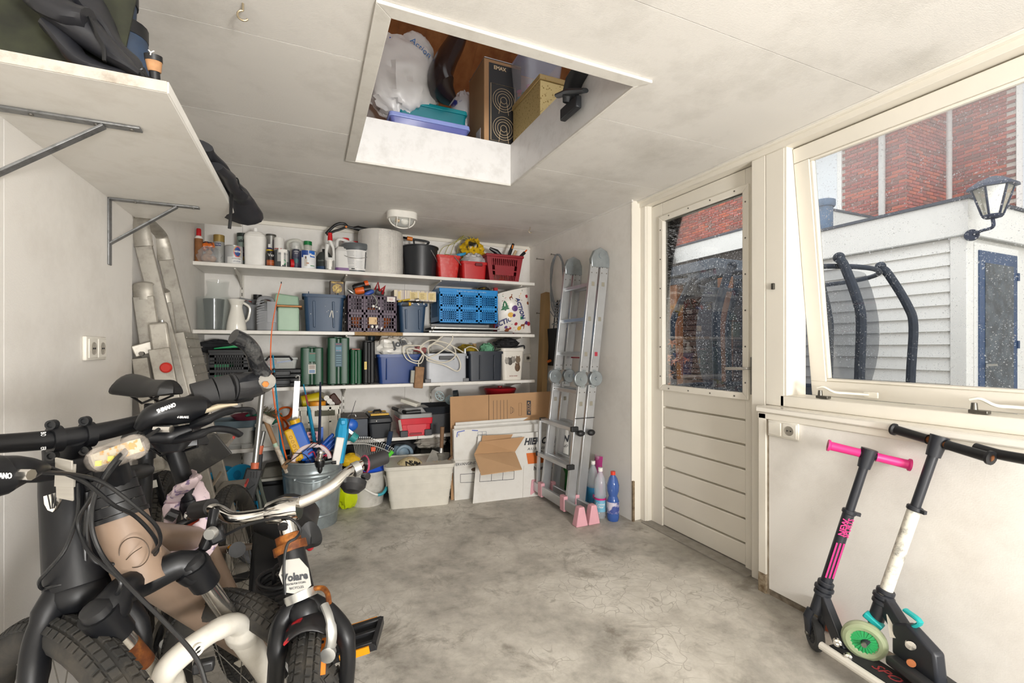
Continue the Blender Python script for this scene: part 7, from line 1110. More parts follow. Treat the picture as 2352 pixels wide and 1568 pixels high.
def bottle(name, label, px, py, m, capm, h=.33, r=.043, lab=None, labm=None, waist=False, grp=None):
    p = at(px, py, Z=0); t = T(name, label, 'bottle', p, group=grp); pr = [(r*.8, 0), (r, .02), (r, h*.33), (r*.93, h*.36), (r, h*.42), (r, h*.66), (r*.75, h*.8), (r*.33, h*.91), (r*.33, h*.94)]
    if waist: pr = [(r*.85, 0), (r, .02), (r, h*.4), (r*.7, h*.5), (r*.95, h*.6), (r, h*.72), (r*.7, h*.86), (r*.33, h*.93), (r*.33, h*.95)]
    P(MB().lathe(pr, p, n=24), 'body', m, t); P(MB().lathe([(r*.4, h*.93), (r*.4, h), (0, h)], p, n=16), 'cap', capm, t)
    if lab: P(MB().lathe([(r*1.01, h*lab[0]), (r*1.01, h*lab[1])], p, n=24, caps=False), 'label', labm, t)
    return t, p, r
t, p, r = bottle('blue_water_bottle', 'blue waisted water bottle with a red cap beside the rotten door post', 1408, 1194, M_petb, pl('d8402a', .4), .33, .041, (.16, .39), mat('mixed_label', 'c9c4d2', .5, sc=16, h2='3a4a8c', thr=(.45, .52)), True)
t, p, r = bottle('clear_water_bottle', 'clear water bottle with a blue label left of the blue bottle', 1379, 1187, M_pet, M_wt, .34, .041, (.14, .40), mat('aqua_label', '3f93b8', .5, sc=14, h2='7fb6cc')); ctext(t, 'Crystal', .022, p.x, p.y, r+.001, .10, M_prw, 0); ctext(t, 'Clear', .022, p.x, p.y, r+.001, .082, M_prw, 0); P(MB().lathe([(r*1.02, .34*.37), (r*1.02, .34*.41)], p, caps=False), 'pink_band', pl('c42a78', .4), t)
t, p, r = bottle('rear_water_bottle', 'clear water bottle with a blue label behind the ladder feet', 1362, 1165, M_pet, M_wt, .34, .041, (.14, .45), mat('aqua_label2', '2f7fae', .5, sc=14, h2='d05a9a', thr=(.35, .4)))
t, p, r = bottle('small_blue_bottle', 'partly hidden clear bottle with a blue label, farthest behind the ladder', 1348, 1160, M_pet, M_wt, .3, .036, (.1, .5), mat('aqua_label3', '3a84b4', .5)); q = at(1393, 1160, Z=0)
S(MB().grid(lambda a, b: V((q.x+.0+.062*math.cos(a*6.28), q.y+.05+.05*math.sin(a*6.28), .02+.34*b+.0*a)), 20, 6, True).rough(.012, 14), 'magenta_pack_wrap', mat('magenta_film', 'b02a7c', .2, alpha=.75, sc=8, h2='d8c0d0', thr=(.35, .45)), 'magenta shrink wrap around the pack behind the water bottles', 'wrap')
for k, (px, py, c, lb) in enumerate(((1302, 1140, '1f7a2c', 'right of the ladder rails'), (1288, 1125, '2a8c3c', 'left, just behind the other green pack'))): p = at(px, py, Z=0); t = T('green_bottle_pack', 'bright green soft drink pack behind the ladder, '+lb, 'pack', p); P(MB().rrect(p.x+.05, p.y, 0, .27, .12, .1, .1, .09, .03).rough(.006, 25), 'shrink_film', mat('green_'+c, c, .2, var=.35, sc=16), t); P(MB().lathe([(.014, .26), (.014, .31), (0, .31)], (p.x+.04, p.y, 0), n=12), 'cap', pl('c4d8c4', .4), t)
p = at(1262, 1125, Z=0); S(MB().box(p.x-.02, p.x+.12, p.y+.02, p.y+.1, 0, .17), 'pink_parcel', mat('pink_black_parcel', 'd8486a', .4, sc=6, h2='2b2326', thr=(.4, .44), stretch=(.2, .2, 2)), 'pink and black wrapped parcel behind the ladder foot', 'parcel', bev=.006)
M_ol = mat('old_ladder_aluminium', 'b3aea4', .45, .55, var=.2, sc=8, dirt='6f685c', dsc=22, damt=.55)
t = T('tall_step_ladder', 'tall aluminium step ladder with a U shaped top rail leaning on the left wall', 'step ladder', (-.3, 2.72, 0)); lt_, lb_ = V((-.69, 0, 1.70)), V((-.335, 0, 0))
def lp2(k, y): p = lb_+(lt_-lb_)*k; return V((p.x, y, p.z))
for y in (2.55, 2.9): P(MB().beam(lp2(0, y), lp2(.95, y), .024, .062, (1, 0, .2)), 'rail', M_ol, t, bev=.003)
P(MB().tube(spl([lp2(.95, 2.55), lp2(1.0, 2.555)+V((0, 0, .02)), lp2(1.025, 2.60)+V((0, 0, .01)), lp2(1.025, 2.85), lp2(1.0, 2.895), lp2(.95, 2.9)], 6), .036, 12, sy=.35, up=(0, 1, 0)), 'top_loop', M_ol, t)
pq = [lp2(.72, 2.575), lp2(.72, 2.875), lp2(.555, 2.875), lp2(.555, 2.575)]; ox = V((.06, 0, .012)); P(MB().add([p+ox for p in pq]+[p-ox*.2 for p in pq], [(0, 1, 2, 3), (7, 6, 5, 4), (0, 4, 5, 1), (1, 5, 6, 2), (2, 6, 7, 3), (3, 7, 4, 0)]), 'platform', M_ol, t)
for i in range(6): k = .575+i*.026; P(MB().beam(lp2(k, 2.58)+ox*1.1, lp2(k, 2.87)+ox*1.1, .004, .004), 'tread_rib', M_ol, t)
M_lr = pl('c9403a', .5); P(MB().beam(lp2(.55, 2.57)+ox, lp2(.55, 2.88)+ox, .03, .012), 'red_edge', M_lr, t)
for k in (.40, .25, .12): 
    a, b = lp2(k, 2.565), lp2(k, 2.885); P(MB().hexa([a+V((-.0, 0, 0)), a+V((.12, 0, 0)), b+V((.12, 0, 0)), b, a+V((0, 0, .02)), a+V((.12, 0, .02)), b+V((.12, 0, .02)), b+V((0, 0, .02))]), 'step', M_ol, t, bev=.003); P(MB().box(a.x+.01, a.x+.118, a.y-.004, b.y+.004, a.z+.02, a.z+.023), 'step_grip', M_ol, t); P(MB().box(a.x+.118, a.x+.126, a.y+.2, b.y, a.z+.012, a.z+.026), 'red_step_edge', M_lr, t)
for y in (2.60, 2.85): P(MB().beam((-.63, y, .02), (-.59, y, 1.15), .02, .05, (1, 0, 0)), 'rear_leg', M_ol, t, bev=.003)
P(MB().tube(spl([lp2(.3, 2.87)+V((.02, -.02, 0)), lp2(.25, 2.8)+V((-.06, 0, -.03)), (-.5, 2.8, .35)], 5), .012, 8, sy=.25), 'webbing', mat('tan_webbing', 'b9ab95', .8), t)
t = T('old_step_ladder', 'smaller paint stained step ladder with a red button behind the saddle', 'step ladder', (-.5, 2.45, 0)); la, lb2 = V((-.665, 0, 1.43)), V((-.50, 0, 0))
def l3(k, y, dx=0): p = lb2+(la-lb2)*k; return V((p.x+dx, y, p.z))
for y, nm in ((2.50, 'rail'), (2.80, 'rail')): P(MB().beam(l3(0, y), l3(.97, y), .022, .075, (1, 0, .1)), nm, M_ol, t, bev=.003)
P(MB().tube(spl([l3(.96, 2.5), l3(1.0, 2.505), l3(1.01, 2.54), l3(1.01, 2.76), l3(1.0, 2.795), l3(.96, 2.8)], 5), .036, 10, sy=.35, up=(0, 1, 0)), 'top_loop', M_ol, t)
a, b = at(306, 808, Y=2.42), at(363, 792, Y=2.44); P(MB().beam(a, b, .012, .05, (0, 0, 1)), 'bracket_plate', M_ol, t, bev=.004)
for p in (at(324, 812, Y=2.40), at(357, 790, Y=2.42), at(357, 806, Y=2.42)): P(MB().cyl(p, p+V((0, .02, 0)), .009, n=10), 'rivet', M_screw, t)
P(MB().beam(at(322, 822, Y=2.43), at(362, 1080, Y=2.43), .02, .055, (1, 0, 0)), 'front_leg', M_ol, t, bev=.003); P(MB().beam(at(366, 800, Y=2.40), at(420, 1060, Y=2.40), .02, .075, (1, 0, 0)), 'hinged_leg', M_ol, t, bev=.003); P(MB().tube(spl([at(372, 735, Y=2.41), at(375, 755, Y=2.41), at(384, 775, Y=2.41), at(386, 790, Y=2.41)], 4), .006, 8), 'wire_catch', M_alu, t)
P(MB().beam(at(362, 740, Y=2.405), at(372, 810, Y=2.405), .02, .07, (1, 0, 0)), 'curved_plate', M_ol, t, bev=.01)
p = at(382, 844, Y=2.38); P(MB().lathe([(.022, 0), (.022, -.008), (.016, -.014), (0, -.014)], p, (0, 1, 0), n=20), 'red_button', pl('c2281e', .35), t)
for k in (.2, .42, .64): a, b = l3(k, 2.51), l3(k, 2.79); P(MB().hexa([a, a+V((.1, 0, 0)), b+V((.1, 0, 0)), b, a+V((0, 0, .02)), a+V((.1, 0, .02)), b+V((.1, 0, .02)), b+V((0, 0, .02))]), 'step', M_ol, t, bev=.003)
M_sock = pl('e4e0d6', .35)
t = T('double_socket', 'white double power socket on the left wall above the bikes', 'socket', (-.675, 2.035, 1.12)); P(MB().box(-.68, -.668, 1.953, 2.117, 1.12, 1.201), 'frame_plate', M_sock, t, bev=.004)
for y in (1.998, 2.072): P(MB().box(-.668, -.664, y-.033, y+.033, 1.128, 1.193), 'insert', M_sock, t, bev=.002); P(MB().lathe([(.0215, 0), (.0215, .002), (.019, .002), (.018, .0008), (0, .0008)], (-.664, y, 1.16), (1, 0, 0), n=24), 'socket_well', pl('a29c92', .5), t); P(MB().cyl((-.664, y-.006, 1.16), (-.661, y-.006, 1.16), .0028, n=8), 'pin_hole', M_bk, t); P(MB().cyl((-.664, y+.008, 1.16), (-.661, y+.008, 1.16), .0028, n=8), 'pin_hole', M_bk, t)
t = T('switch_socket', 'white switch and socket plate on the wall under the window', 'socket', (1.98, 1.425, .752)); P(MB().box(1.973, 1.985, 1.351, 1.498, .752, .828), 'frame_plate', M_sock, t, bev=.004); P(MB().box(1.968, 1.974, 1.43, 1.492, .76, .82), 'rocker', M_sock, t, bev=.003); P(MB().box(1.969, 1.974, 1.357, 1.422, .758, .822), 'insert', M_sock, t, bev=.003); P(MB().lathe([(.021, 0), (.021, .002), (.019, .002), (.018, .0008), (0, .0008)], (1.969, 1.39, .79), (-1, 0, 0), n=24), 'socket_well', pl('8f8a80', .5), t)
for s in (-.008, .008): P(MB().cyl((1.969, 1.39+s, .79), (1.966, 1.39+s, .79), .0028, n=8), 'pin_hole', M_bk, t)
q = at(1211, 822, Y=YB); t = T('wall_socket', 'small white socket on the back wall right of the third shelf', 'socket', (q.x, YB-.01, q.z-.04)); P(MB().box(q.x-.04, q.x+.04, YB-.02, YB, q.z-.04, q.z+.04), 'frame_plate', M_sock, t, bev=.004); P(MB().lathe([(.021, 0), (.021, .001), (0, -.001)], (q.x, YB-.02, q.z), (0, -1, 0), n=24), 'socket_well', pl('a29c92', .5), t)
lc = V((.628, 3.42, ZC)); t = T('bulkhead_lamp', 'white caged oval bulkhead lamp on the ceiling before the shelves', 'lamp', lc); M_bl2 = pl('e6e3dc', .4)
P(MB().rrect(0, 0, -.05, 0, .22, .13, .22, .13, .064, n=8, M=Mx.Translation(lc)), 'base_ring', M_bl2, t, bev=.003)
P(MB().grid(lambda u, v: lc+V((.085*math.cos(u*6.2832)*math.cos(v*1.5), .05*math.sin(u*6.2832)*math.cos(v*1.5), -.05-.055*math.sin(v*1.5708))), 28, 8, True), 'glass_dome', M_clear, t); P(MB().sph(lc+V((.02, 0, -.065)), (.03, .022, .022)), 'bulb', pl('f0ece2', .3), t); P(MB().cyl(lc+V((-.05, 0, -.06)), lc+V((-.02, 0, -.063)), .015), 'bulb_fitting', mat('brass_fitting', 'b08a50', .4, .6), t)
P(MB().tube(arc(lc+V((0, 0, -.052)), UX, -UZ, .092, 0, 180, 20, .062), .005, 8), 'cage_wire', M_bl2, t)
for x in (-.045, .045): P(MB().tube(arc(lc+V((x, 0, -.05)), UY, -UZ, .056, 0, 180, 14, .058), .004, 8), 'cage_wire', M_bl2, t)
for k, (x, y, l) in enumerate(((558, 14, 'small bent hook in the ceiling left of the loft hatch'), (1218, 527, 'open round hook in the ceiling near the right back corner'))): p = at(x, y-6, Z=ZC); S(MB().tube([p, p+UZ*-.02]+arc(p+UZ*-.035, UX, UZ, .014, 90, 330, 10), .003, 8), 'ceiling_hook', mat('brass_hook', 'a89a80', .4, .6), l, 'hook')
p = at(640, 1278, Z=0); S(MB().box(p.x-.02, p.x+.025, p.y-.006, p.y+.006, 0, .004), 'red_scrap', pl('d83a32', .5), 'tiny red plastic strip lying on the floor by the kick scooter wheel', 'scrap')
S(MB().tube(spl([at(2240, 1028, X=1.94), at(2290, 1042, X=1.93), at(2330, 1050, X=1.92), at(2400, 1062, X=1.9)], 8), .016, 12), 'black_hose', M_black, 'black ribbed hose end resting under the window sill at the right', 'hose')
t = T('overhead_shelf', 'deep white board shelf on grey steel brackets high on the left wall', 'shelf', (-.49, 1.85, 1.72)); P(MB().box(-.68, -.283, 1.232, 2.455, 1.72, 1.745), 'shelf_board', M_white, t, bev=.0015); P(MB().box(-.68, -.284, 1.2295, 1.2325, 1.7205, 1.7445), 'worn_edge', M_edge, t)
P(MB().box(-.2835, -.2805, 1.232, 2.455, 1.7205, 1.7445), 'white_edge', pl('f1efea', .4), t)
M_stl = mat('worn_grey_steel', '98999a', .45, .7, var=.3, sc=30, dirt='4f4f4d', dsc=45, damt=.7)
for k, (pa, pb) in enumerate((((0, 250), (325, 297)), ((247, 458), (458, 477)))):
    e = at(*pb, Z=1.718); y = e.y; b = T('shelf_bracket', ['near grey steel bracket under the overhead shelf', 'far grey steel bracket under the overhead shelf'][k], 'bracket', (-.68, y, 1.45), group='steel brackets under the overhead shelf')
    P(MB().box(-.68, e.x, y-.014, y+.014, 1.713, 1.7195), 'top_arm', M_stl, b, bev=.002); P(MB().box(-.68, -.674, y-.014, y+.014, 1.47, 1.72), 'wall_arm', M_stl, b, bev=.002); P(MB().beam((-.676, y, 1.55), (-.676+(e.x+.676)*.74, y, 1.712), .024, .006), 'brace', M_stl, b, bev=.001)
    for x in (-.6, -.48, e.x-.02): P(MB().cyl((x, y, 1.713), (x, y, 1.7105), .005, n=10), 'bracket_screw', M_screw, b)
def sp2(px, py, Y): return at(px, py, Y=Y)
q = sp2(80, 110, 1.40); P(MB().box(-.675, q.x+.24, 1.34, 1.7, 1.7465, 1.79), 'lower_slab', mat('ochre_foam', '9a6d2c', .8, var=.3, sc=9, dirt='4d3413', dsc=8, damt=.6), T('ochre_mat', 'curved ochre brown mat under the dark sheet at the left of the overhead shelf', 'mat', (-.5, 1.5, 1.746)), bev=.02)
P(MB().grid(lambda u, v: V((-.675+.27*u+.02*v, 1.36+.02*math.sin(u*5)+.3*v*.3, 1.80+.33*v-.05*u*u)), 10, 8), 'sheet', mat('mossy_black_rubber', '23241d', .85, var=.5, sc=14, h2='3a3d2c'), T('mossy_rubber_sheet', 'dark mossy rubber sheet standing behind the black rain bag', 'sheet', (-.55, 1.42, 1.79)), thick=.01)
M_rain = mat('black_rainwear', '26272c', .45, var=.25, sc=5, bump=.5, bsc=6)
tb = T('black_rain_bag', 'black waterproof bag slumped over the near edge of the overhead shelf', 'bag', (-.42, 1.34, 1.746))
def drape(pts, w0, w1, n=14): return MB().tube(spl(pts, 5), [w0+(w1-w0)*i/((len(pts)-1)*5) for i in range((len(pts)-1)*5+1)], n, sy=.6).rough(.012, 14, 3)
P(drape([sp2(110, -30, 1.33), sp2(150, 40, 1.32), sp2(220, 95, 1.31), sp2(290, 150, 1.30), sp2(330, 180, 1.29)], .075, .014), 'main_body', M_rain, tb); P(drape([sp2(80, -20, 1.30), sp2(120, 15, 1.29), sp2(165, 40, 1.28), sp2(205, 55, 1.28)], .05, .035), 'folded_hood', M_rain, tb); P(drape([sp2(190, -20, 1.36), sp2(235, 60, 1.35), sp2(290, 130, 1.33), sp2(335, 182, 1.31)], .045, .015), 'side_fold', M_rain, tb); P(drape([sp2(130, 70, 1.33), sp2(180, 130, 1.32), sp2(250, 165, 1.32), sp2(335, 185, 1.32)], .04, .012), 'lower_fold', M_rain, tb); P(MB().tube(spl([sp2(205, 40, 1.27), sp2(222, 80, 1.265), sp2(238, 110, 1.265), sp2(240, 140, 1.265)], 5), .004, 6), 'cord', M_black, tb)
M_boot = mat('dirty_blue_rubber', '34465f', .55, var=.4, sc=14, dirt='20262f', dsc=12, damt=.7)
for k, (top, bot, Y) in enumerate((((265, -20), (265, 90), 1.55), ((287, 62), (298, 150), 1.5))):
    a, b = at(*bot, Y=Y), at(*top, Y=Y); t = T('rubber_boot', ['taller blue rubber boot behind the black rain bag', 'shorter blue rubber boot shaft right of the black rain bag'][k], 'boot', V((a.x, a.y, 1.746)), group='blue rubber boots'); P(MB().tube([V((a.x, a.y, 1.75)), a, b], [.038, .042, .046], 18), 'shaft', M_boot, t); P(MB().tube([b+V((0, 0, -.03)), b+V((0, 0, .003))], .049, 18), 'top_band', M_black, t); P(MB().sph((a.x-.03, a.y+.06, 1.785), (.045, .11, .04)), 'foot', M_boot, t)
a, b = at(357, 188, Y=1.26), at(352, 128, Y=1.25); t = T('rod_handle', 'cork and black rod handle standing at the near corner of the overhead shelf', 'handle', V((a.x, a.y, 1.746))); P(MB().tube([V((a.x, a.y, 1.747)), a*.6+b*.4], .010, 12), 'stem', M_black, t); P(MB().tube([a*.62+b*.38, a*.2+b*.8], [.012, .0155], 14), 'cork_grip', mat('cork_grip', 'b98a60', .8, var=.35, sc=60), t); P(MB().tube([a*.22+b*.78, b], [.0165, .017], 16), 'end_cap', M_black, t); txt('Y', .02, b+V((0, -.0175, -.004)), UX, V((0, .4, 1)), M_prw, t)
P(MB().tube(spl([at(322, 160, Y=1.25), at(330, 158, Y=1.25), at(338, 175, Y=1.25), at(350, 184, Y=1.25), at(334, 180, Y=1.25), at(322, 162, Y=1.25)], 4), .003, 6), 'strap_loop', M_black, T('strap_buckle', 'small black strap loop beside the cork rod handle', 'strap', at(335, 186, Y=1.25)))
tb = T('black_umbrella_bag', 'black soft bag with a hanging strap at the far end of the overhead shelf', 'bag', (-.24, 2.25, 1.745)); P(drape([at(462, 335, Y=1.75), at(490, 385, Y=1.9), at(522, 425, Y=2.05), at(548, 465, Y=2.2), at(560, 495, Y=2.3)], .03, .075), 'bag_body', M_rain, tb); P(drape([at(495, 380, Y=1.8), at(535, 430, Y=2.0), at(556, 460, Y=2.15)], .025, .04), 'upper_fold', M_rain, tb); P(MB().tube(spl([at(528, 425, Y=2.0), at(531, 450, Y=2.05), at(530, 490, Y=2.1), at(527, 525, Y=2.12)], 5), .006, 8), 'strap', M_black, tb); P(MB().tube(spl([at(532, 408, Y=2.0), at(545, 410, Y=2.0), at(550, 425, Y=2.0), at(556, 437, Y=2.0)], 5), .003, 6), 'zip_cord', M_black, tb); P(MB().beam(at(518, 398, Y=1.98), at(531, 414, Y=2.0), .006, .01), 'red_tab', pl('a02028', .5), tb)
YL = 2.60
def L(px, py, Y=YL): return at(px, py, Y=Y)
tb = T('white_carrier_bag', 'big crumpled white plastic bag at the left of the loft hatch', 'bag', V((L(920, 270).x, 2.8, ZL))); a = L(925, 185, 2.8); P(crumple((a.x, 2.8, a.z), (.23, .15, .25), 61, .17, 6, 44, 30, z0=ZL), 'bag_film', mat('white_film2', 'e6e5e3', .3, var=.06, bump=.6, bsc=7), tb); a = L(955, 120, 2.82); P(crumple((a.x, 2.84, a.z), (.11, .1, .12), 63, .18, 6, 32, 20), 'bag_neck', mat('white_film2', 'e6e5e3'), tb); txt('Action', .05, L(967, 110, 2.68), V((.8, 0, -.5)), V((.5, 0, .8)), pl('2b6cae', .5), tb)
a, b = L(886, 91, 2.75), L(934, 107, 2.75); t = T('telescopic_tube', 'purple pole with a blue grip above the white bag in the loft', 'pole', a); P(MB().tube([a+V((-.05, 0, .01)), a*.9+b*.1, b], .014, 10), 'pole', pl('6a3f8f', .4), t); P(MB().tube([a*.85+b*.15, b*.75+a*.25], .022, 12), 'blue_grip', pl('2b52c2', .4), t)
a, b = L(868, 130, 2.9), L(894, 240, 2.9); S(MB().box(a.x-.1, b.x, 2.95, 3.2, ZL, a.z+.02), 'clear_crate', M_clear, 'clear plastic crate at the far left of the loft behind the white bag', 'crate', bev=.01); a = L(872, 175, 2.75); S(crumple((a.x-.05, 2.78, a.z), (.07, .08, .1), 66, .35), 'black_bin_bag', pl('1b1c20', .3), 'black bin bag peeping out left of the white bag in the loft', 'bag')
def lbox(name, label, x0, x1, yt, Y, dep, m, lidm=None, tap=.03):
    a, b = L(x0, yt, Y), L(x1, yt, Y); zt = L((x0+x1)/2, yt, Y).z; cx = (a.x+b.x)/2; t = T(name, label, 'box', (cx, Y+dep/2, ZL)); P(MB().rrect(cx, Y+dep/2, ZL, zt-.02, b.x-a.x-tap, dep-tap, b.x-a.x, dep, .02), 'body', m, t, bev=.003); P(MB().rrect(cx, Y+dep/2, zt-.025, zt, b.x-a.x+.015, dep+.015, b.x-a.x+.01, dep+.01, .02), 'lid', lidm or m, t, bev=.003); return t
lbox('lilac_lidded_box', 'flat translucent lilac box at the hatch edge in the loft', 896, 1078, 272, 2.575, .14, mat('lilac_plastic', '6d74b8', .2, alpha=.8, var=.1), mat('lilac_lid', '8f9fe0', .2, alpha=.85, var=.1)); lbox('teal_box', 'teal plastic box behind the flat lilac box in the loft', 916, 1072, 240, 2.73, .16, pl('12808c', .35), pl('1a97a2', .35))
tb = T('blue_white_bag', 'white and blue carrier bag squeezed beside the stove carton in the loft', 'bag', V((L(1066, 250, 2.92).x, 2.95, ZL))); a = L(1068, 250, 2.92); P(crumple((a.x, 2.96, a.z-.02), (.08, .06, .15), 71, .3, z0=ZL), 'bag_film', mat('blue_white_film', 'dcdde2', .35, sc=7, h2='2f3f9a', thr=(.42, .46)), tb)
t = T('child_seat', 'dark brown glossy moulded seat shell leaning in the loft opening', 'seat', V((L(1020, 240, 2.45).x, 2.62, ZL))); pts = [L(1062, 60, 2.72), L(1046, 100, 2.7), L(1024, 140, 2.68), L(1010, 180, 2.66), L(1020, 210, 2.66), L(1040, 232, 2.66)]; P(MB().tube(spl(pts, 6), [(.085+.045*min(1, i/16))*(1 if i < 23 else max(.3, 1-(i-22)/13)) for i in range(31)], 20, sy=.55), 'shell', mat('dark_brown_gloss', '2e2220', .25, var=.2, sc=4), t)
x0, x1 = L(1112, 230, 2.58).x, L(1190, 230, 2.58).x; zt = L(1150, 142, 2.58).z; xs = L(1092, 220, 2.80).x
t = T('stove_carton', 'kraft carton with a black side picturing a double ring cooker in the loft', 'carton', ((x0+x1)/2, 2.7, ZL)); P(MB().box(x0, x1+.02, 2.58, 2.86, ZL, zt), 'carton', M_kraft, t, bev=.003); P(MB().box(x0+.03, x1+.019, 2.5785, 2.58, ZL+.006, zt-.02), 'black_panel', pl('1d1d1f', .5), t); M_cream = pl('d9c3a0', .6)
for cz in (.27, .10):
    c = V((x0+.125, 2.577, ZL+cz))
    for r_ in (.07, .055, .04, .02): P(MB().tube(arc(c, UX, UZ, r_, 0, 360, 28)[:-1], .0014, 5, closed=True), 'drawn_ring', M_cream, t)
    for dx in (-.02, .02): P(MB().tube([c+V((dx, 0, -.01)), c+V((dx*1.6, 0, -.085))], .0014, 5), 'drawn_line', M_cream, t)
bx = [(x0+.042, ZL+.02), (x0+.20, ZL+.02), (x0+.20, ZL+.36), (x0+.042, ZL+.36)]; P(MB().tube([V((a, 2.577, z)) for a, z in bx], .0022, 5, closed=True), 'drawn_frame', M_cream, t); txt('EMAX', .03, (x0+.1, 2.577, zt-.045), UX, UZ, M_cream, t, bold=.001); P(MB().box(x0-.0, x1+.02, 2.575, 2.86, zt, zt+.004), 'silver_tape', mat('silver_tape', 'b4b6bb', .35, .5), t); P(MB().box(x0-.0015, x0, 2.64, 2.72, ZL+.02, ZL+.11), 'shipping_label', pl('e0d6d2', .6), t)
a0_, a1_ = L(1196, 130, 2.62), L(1300, 130, 2.62); zt = L(1240, 128, 2.62).z; zb = L(1200, 235, 2.62).z
a, b = L(1196, 240, 2.60), L(1300, 240, 2.60); zg = L(1240, 196, 2.6).z; gx1 = 1.42
t = T('gold_glitter_box', 'gold glittering gift box at the right edge of the loft hatch', 'box', (1.28, 2.55, ZL)); M_gold = mat('gold_glitter', '8a6c2a', .4, .5, sc=90, h2='d8c48a', thr=(.6, .66)); P(MB().box(1.135, gx1, 2.2, 2.56, ZL, ZL+.21), 'body', M_gold, t, bev=.004); P(MB().box(1.13, gx1+.005, 2.195, 2.565, ZL+.21, ZL+.24), 'lid', mat('cream_gold', 'b9a06a', .4, .2, sc=60, h2='b0924a', thr=(.35, .4)), t, bev=.004)
zc_ = ZL+.242; t = T('clear_toy_box', 'clear plastic box of colourful toys on top of the gold box in the loft', 'box', (1.27, 2.55, zc_)); P(MB().rrect(1.26, 2.52, zc_, zc_+.26, .2, .24, .26, .30, .03, .004), 'body', mat('clear_box_loft', 'dfe3ee', .1, alpha=.3, var=.02), t)
for k in range(30): P(MB().sph((1.26+R.uniform(-.09, .09), 2.52+R.uniform(-.12, .12), zc_+R.uniform(.02, .13)), (R.uniform(.012, .03), R.uniform(.012, .03), R.uniform(.01, .02)), 10, 6), 'toy_piece', pl(R.choice(('d8428f', 'e8c43a', '3aa0c8', 'd8642c', '6fae4a', 'c8b0d8', 'e8e0d0')), .4), t)
P(MB().box(1.14, 1.4, 2.37, 2.66, zc_+.26, zc_+.275), 'blue_lid', mat('blue_lid', '5868c8', .25, alpha=.8), t, bev=.004); 
t = T('black_seat_mount', 'black plastic mount with a flat knob hanging over the right side of the hatch', 'mount', V((1.10, 1.93, ZL-.05))); M_bm = pl('232528', .45)
def hq(px, py): return at(px, py, X=1.085)
P(MB().tube([hq(1338, 158), hq(1322, 185), hq(1312, 215), hq(1310, 238)], [.045, .05, .045, .04], 14, sy=.4), 'bracket', M_bm, t); P(MB().box(1.07, 1.10, hq(1330, 240).y, hq(1292, 240).y, hq(1310, 264).z, hq(1310, 236).z), 'lower_plate', M_bm, t, bev=.006); P(MB().tube([hq(1290, 222)+V((-.02, 0, 0)), hq(1322, 214)+V((-.03, 0, 0)), hq(1354, 210)+V((-.02, 0, 0))], [.018, .024, .016], 12, sy=.6), 'knob_lever', pl('2e3337', .4), t); P(MB().sph(hq(1326, 170)+V((-.03, 0, 0)), .009), 'bolt', M_alu, t)
M_sblk = mat('scooter_black', '23262d', .4, var=.15, sc=8); M_pink = pl('d42a7a', .45); M_grey = pl('3b3c3e', .6)
def tire(mb, c, ax, R_, r, n=44, m=10): 
    ax = V(ax).normalized(); u = ax.orthogonal().normalized(); return mb.tube(arc(c, u, ax.cross(u), R_-r, 0, 360, n)[:-1], r, m, closed=True)
def scooter(name, label, hl, hr, base, wc, wax, wr, deck_end, gm, tm, wm, hubm, tint):
    mid = (hl+hr)/2; t = T(name, label, 'scooter', V((base.x, base.y, 0))); d = (base-mid).normalized(); bd = (hr-hl).normalized()
    P(MB().tube([hl, hr], .011, 12), 'handlebar', M_sblk if not tint else mat('copper_bar', '8f5a34', .35, .6), t)
    for s, e in ((hl, hl+(hr-hl)*.40), (hr-(hr-hl)*.40, hr)): P(MB().tube([s, s+(e-s)*.06, s+(e-s)*.1, s+(e-s)*.95, e] if s is hl else [s, s+(e-s)*.05, s+(e-s)*.9, s+(e-s)*.94, e], ([.022, .022, .0165, .0155, .017] if s is hl else [.017, .0155, .0165, .022, .022]), 16), 'grip', gm, t)
    P(MB().tube([mid+d*-.022, mid+d*.05], [.026, .02], 16), 'bar_clamp', M_sblk, t)
    k1 = mid+(base-mid)*.42; P(MB().cyl(mid, k1, .0145, n=16), 'upper_stem', M_sblk, t); P(MB().cyl(k1, base, .019, n=18), 'lower_stem', tm, t)
    for q, r_ in ((k1, .023), (base+d*-.02, .027), (base+d*.0, .032), (base+d*.02, .029)): P(MB().lathe([(r_*.9, -.008), (r_, -.005), (r_, .005), (r_*.9, .008)], q, d, n=20), 'collar', M_sblk, t)
    P(MB().beam(k1+bd*.02, k1+bd*.035, .012, .012), 'clamp_bolt', M_sblk, t)
    fk = base+d*.10; P(MB().cyl(base, fk, .023, n=16), 'head_tube', M_sblk, t); wax = V(wax).normalized()
    for s in (-1, 1): P(MB().tube([fk+wax*(s*.02)-d*.01, fk+wax*(s*.025)+d*.02, wc+wax*(s*.022)], [.016, .016, .011], 10, sy=.6), 'fork_leg', M_sblk, t); P(MB().cyl(wc+wax*(s*.024), wc+wax*(s*.032), .008, n=12), 'axle_bolt', M_screw, t)
    w_ = P(tire(MB(), wc, wax, wr, .017), 'wheel_tyre', wm, t); P(MB().lathe([(.012, -.012), (wr-.022, -.010), (wr-.022, .010), (.012, .012)], wc, wax, n=30), 'wheel_hub', hubm, w_)
    u = wax.orthogonal().normalized(); v = wax.cross(u)
    for i in range(20): a = i*.314; P(MB().beam(wc+u*(.016*math.cos(a))+v*(.016*math.sin(a))+wax*.0, wc+u*((wr-.024)*math.cos(a))+v*((wr-.024)*math.sin(a)), .003, .026, wax), 'hub_spoke', hubm, w_)
    return t, fk, d, bd
hl, hr = at(1901, 1022, d=1.75), at(2092, 1068, X=1.955); ba = at(1893, 1350, d=1.745); wc = at(1871, 1445, d=1.78); wc.z = .062
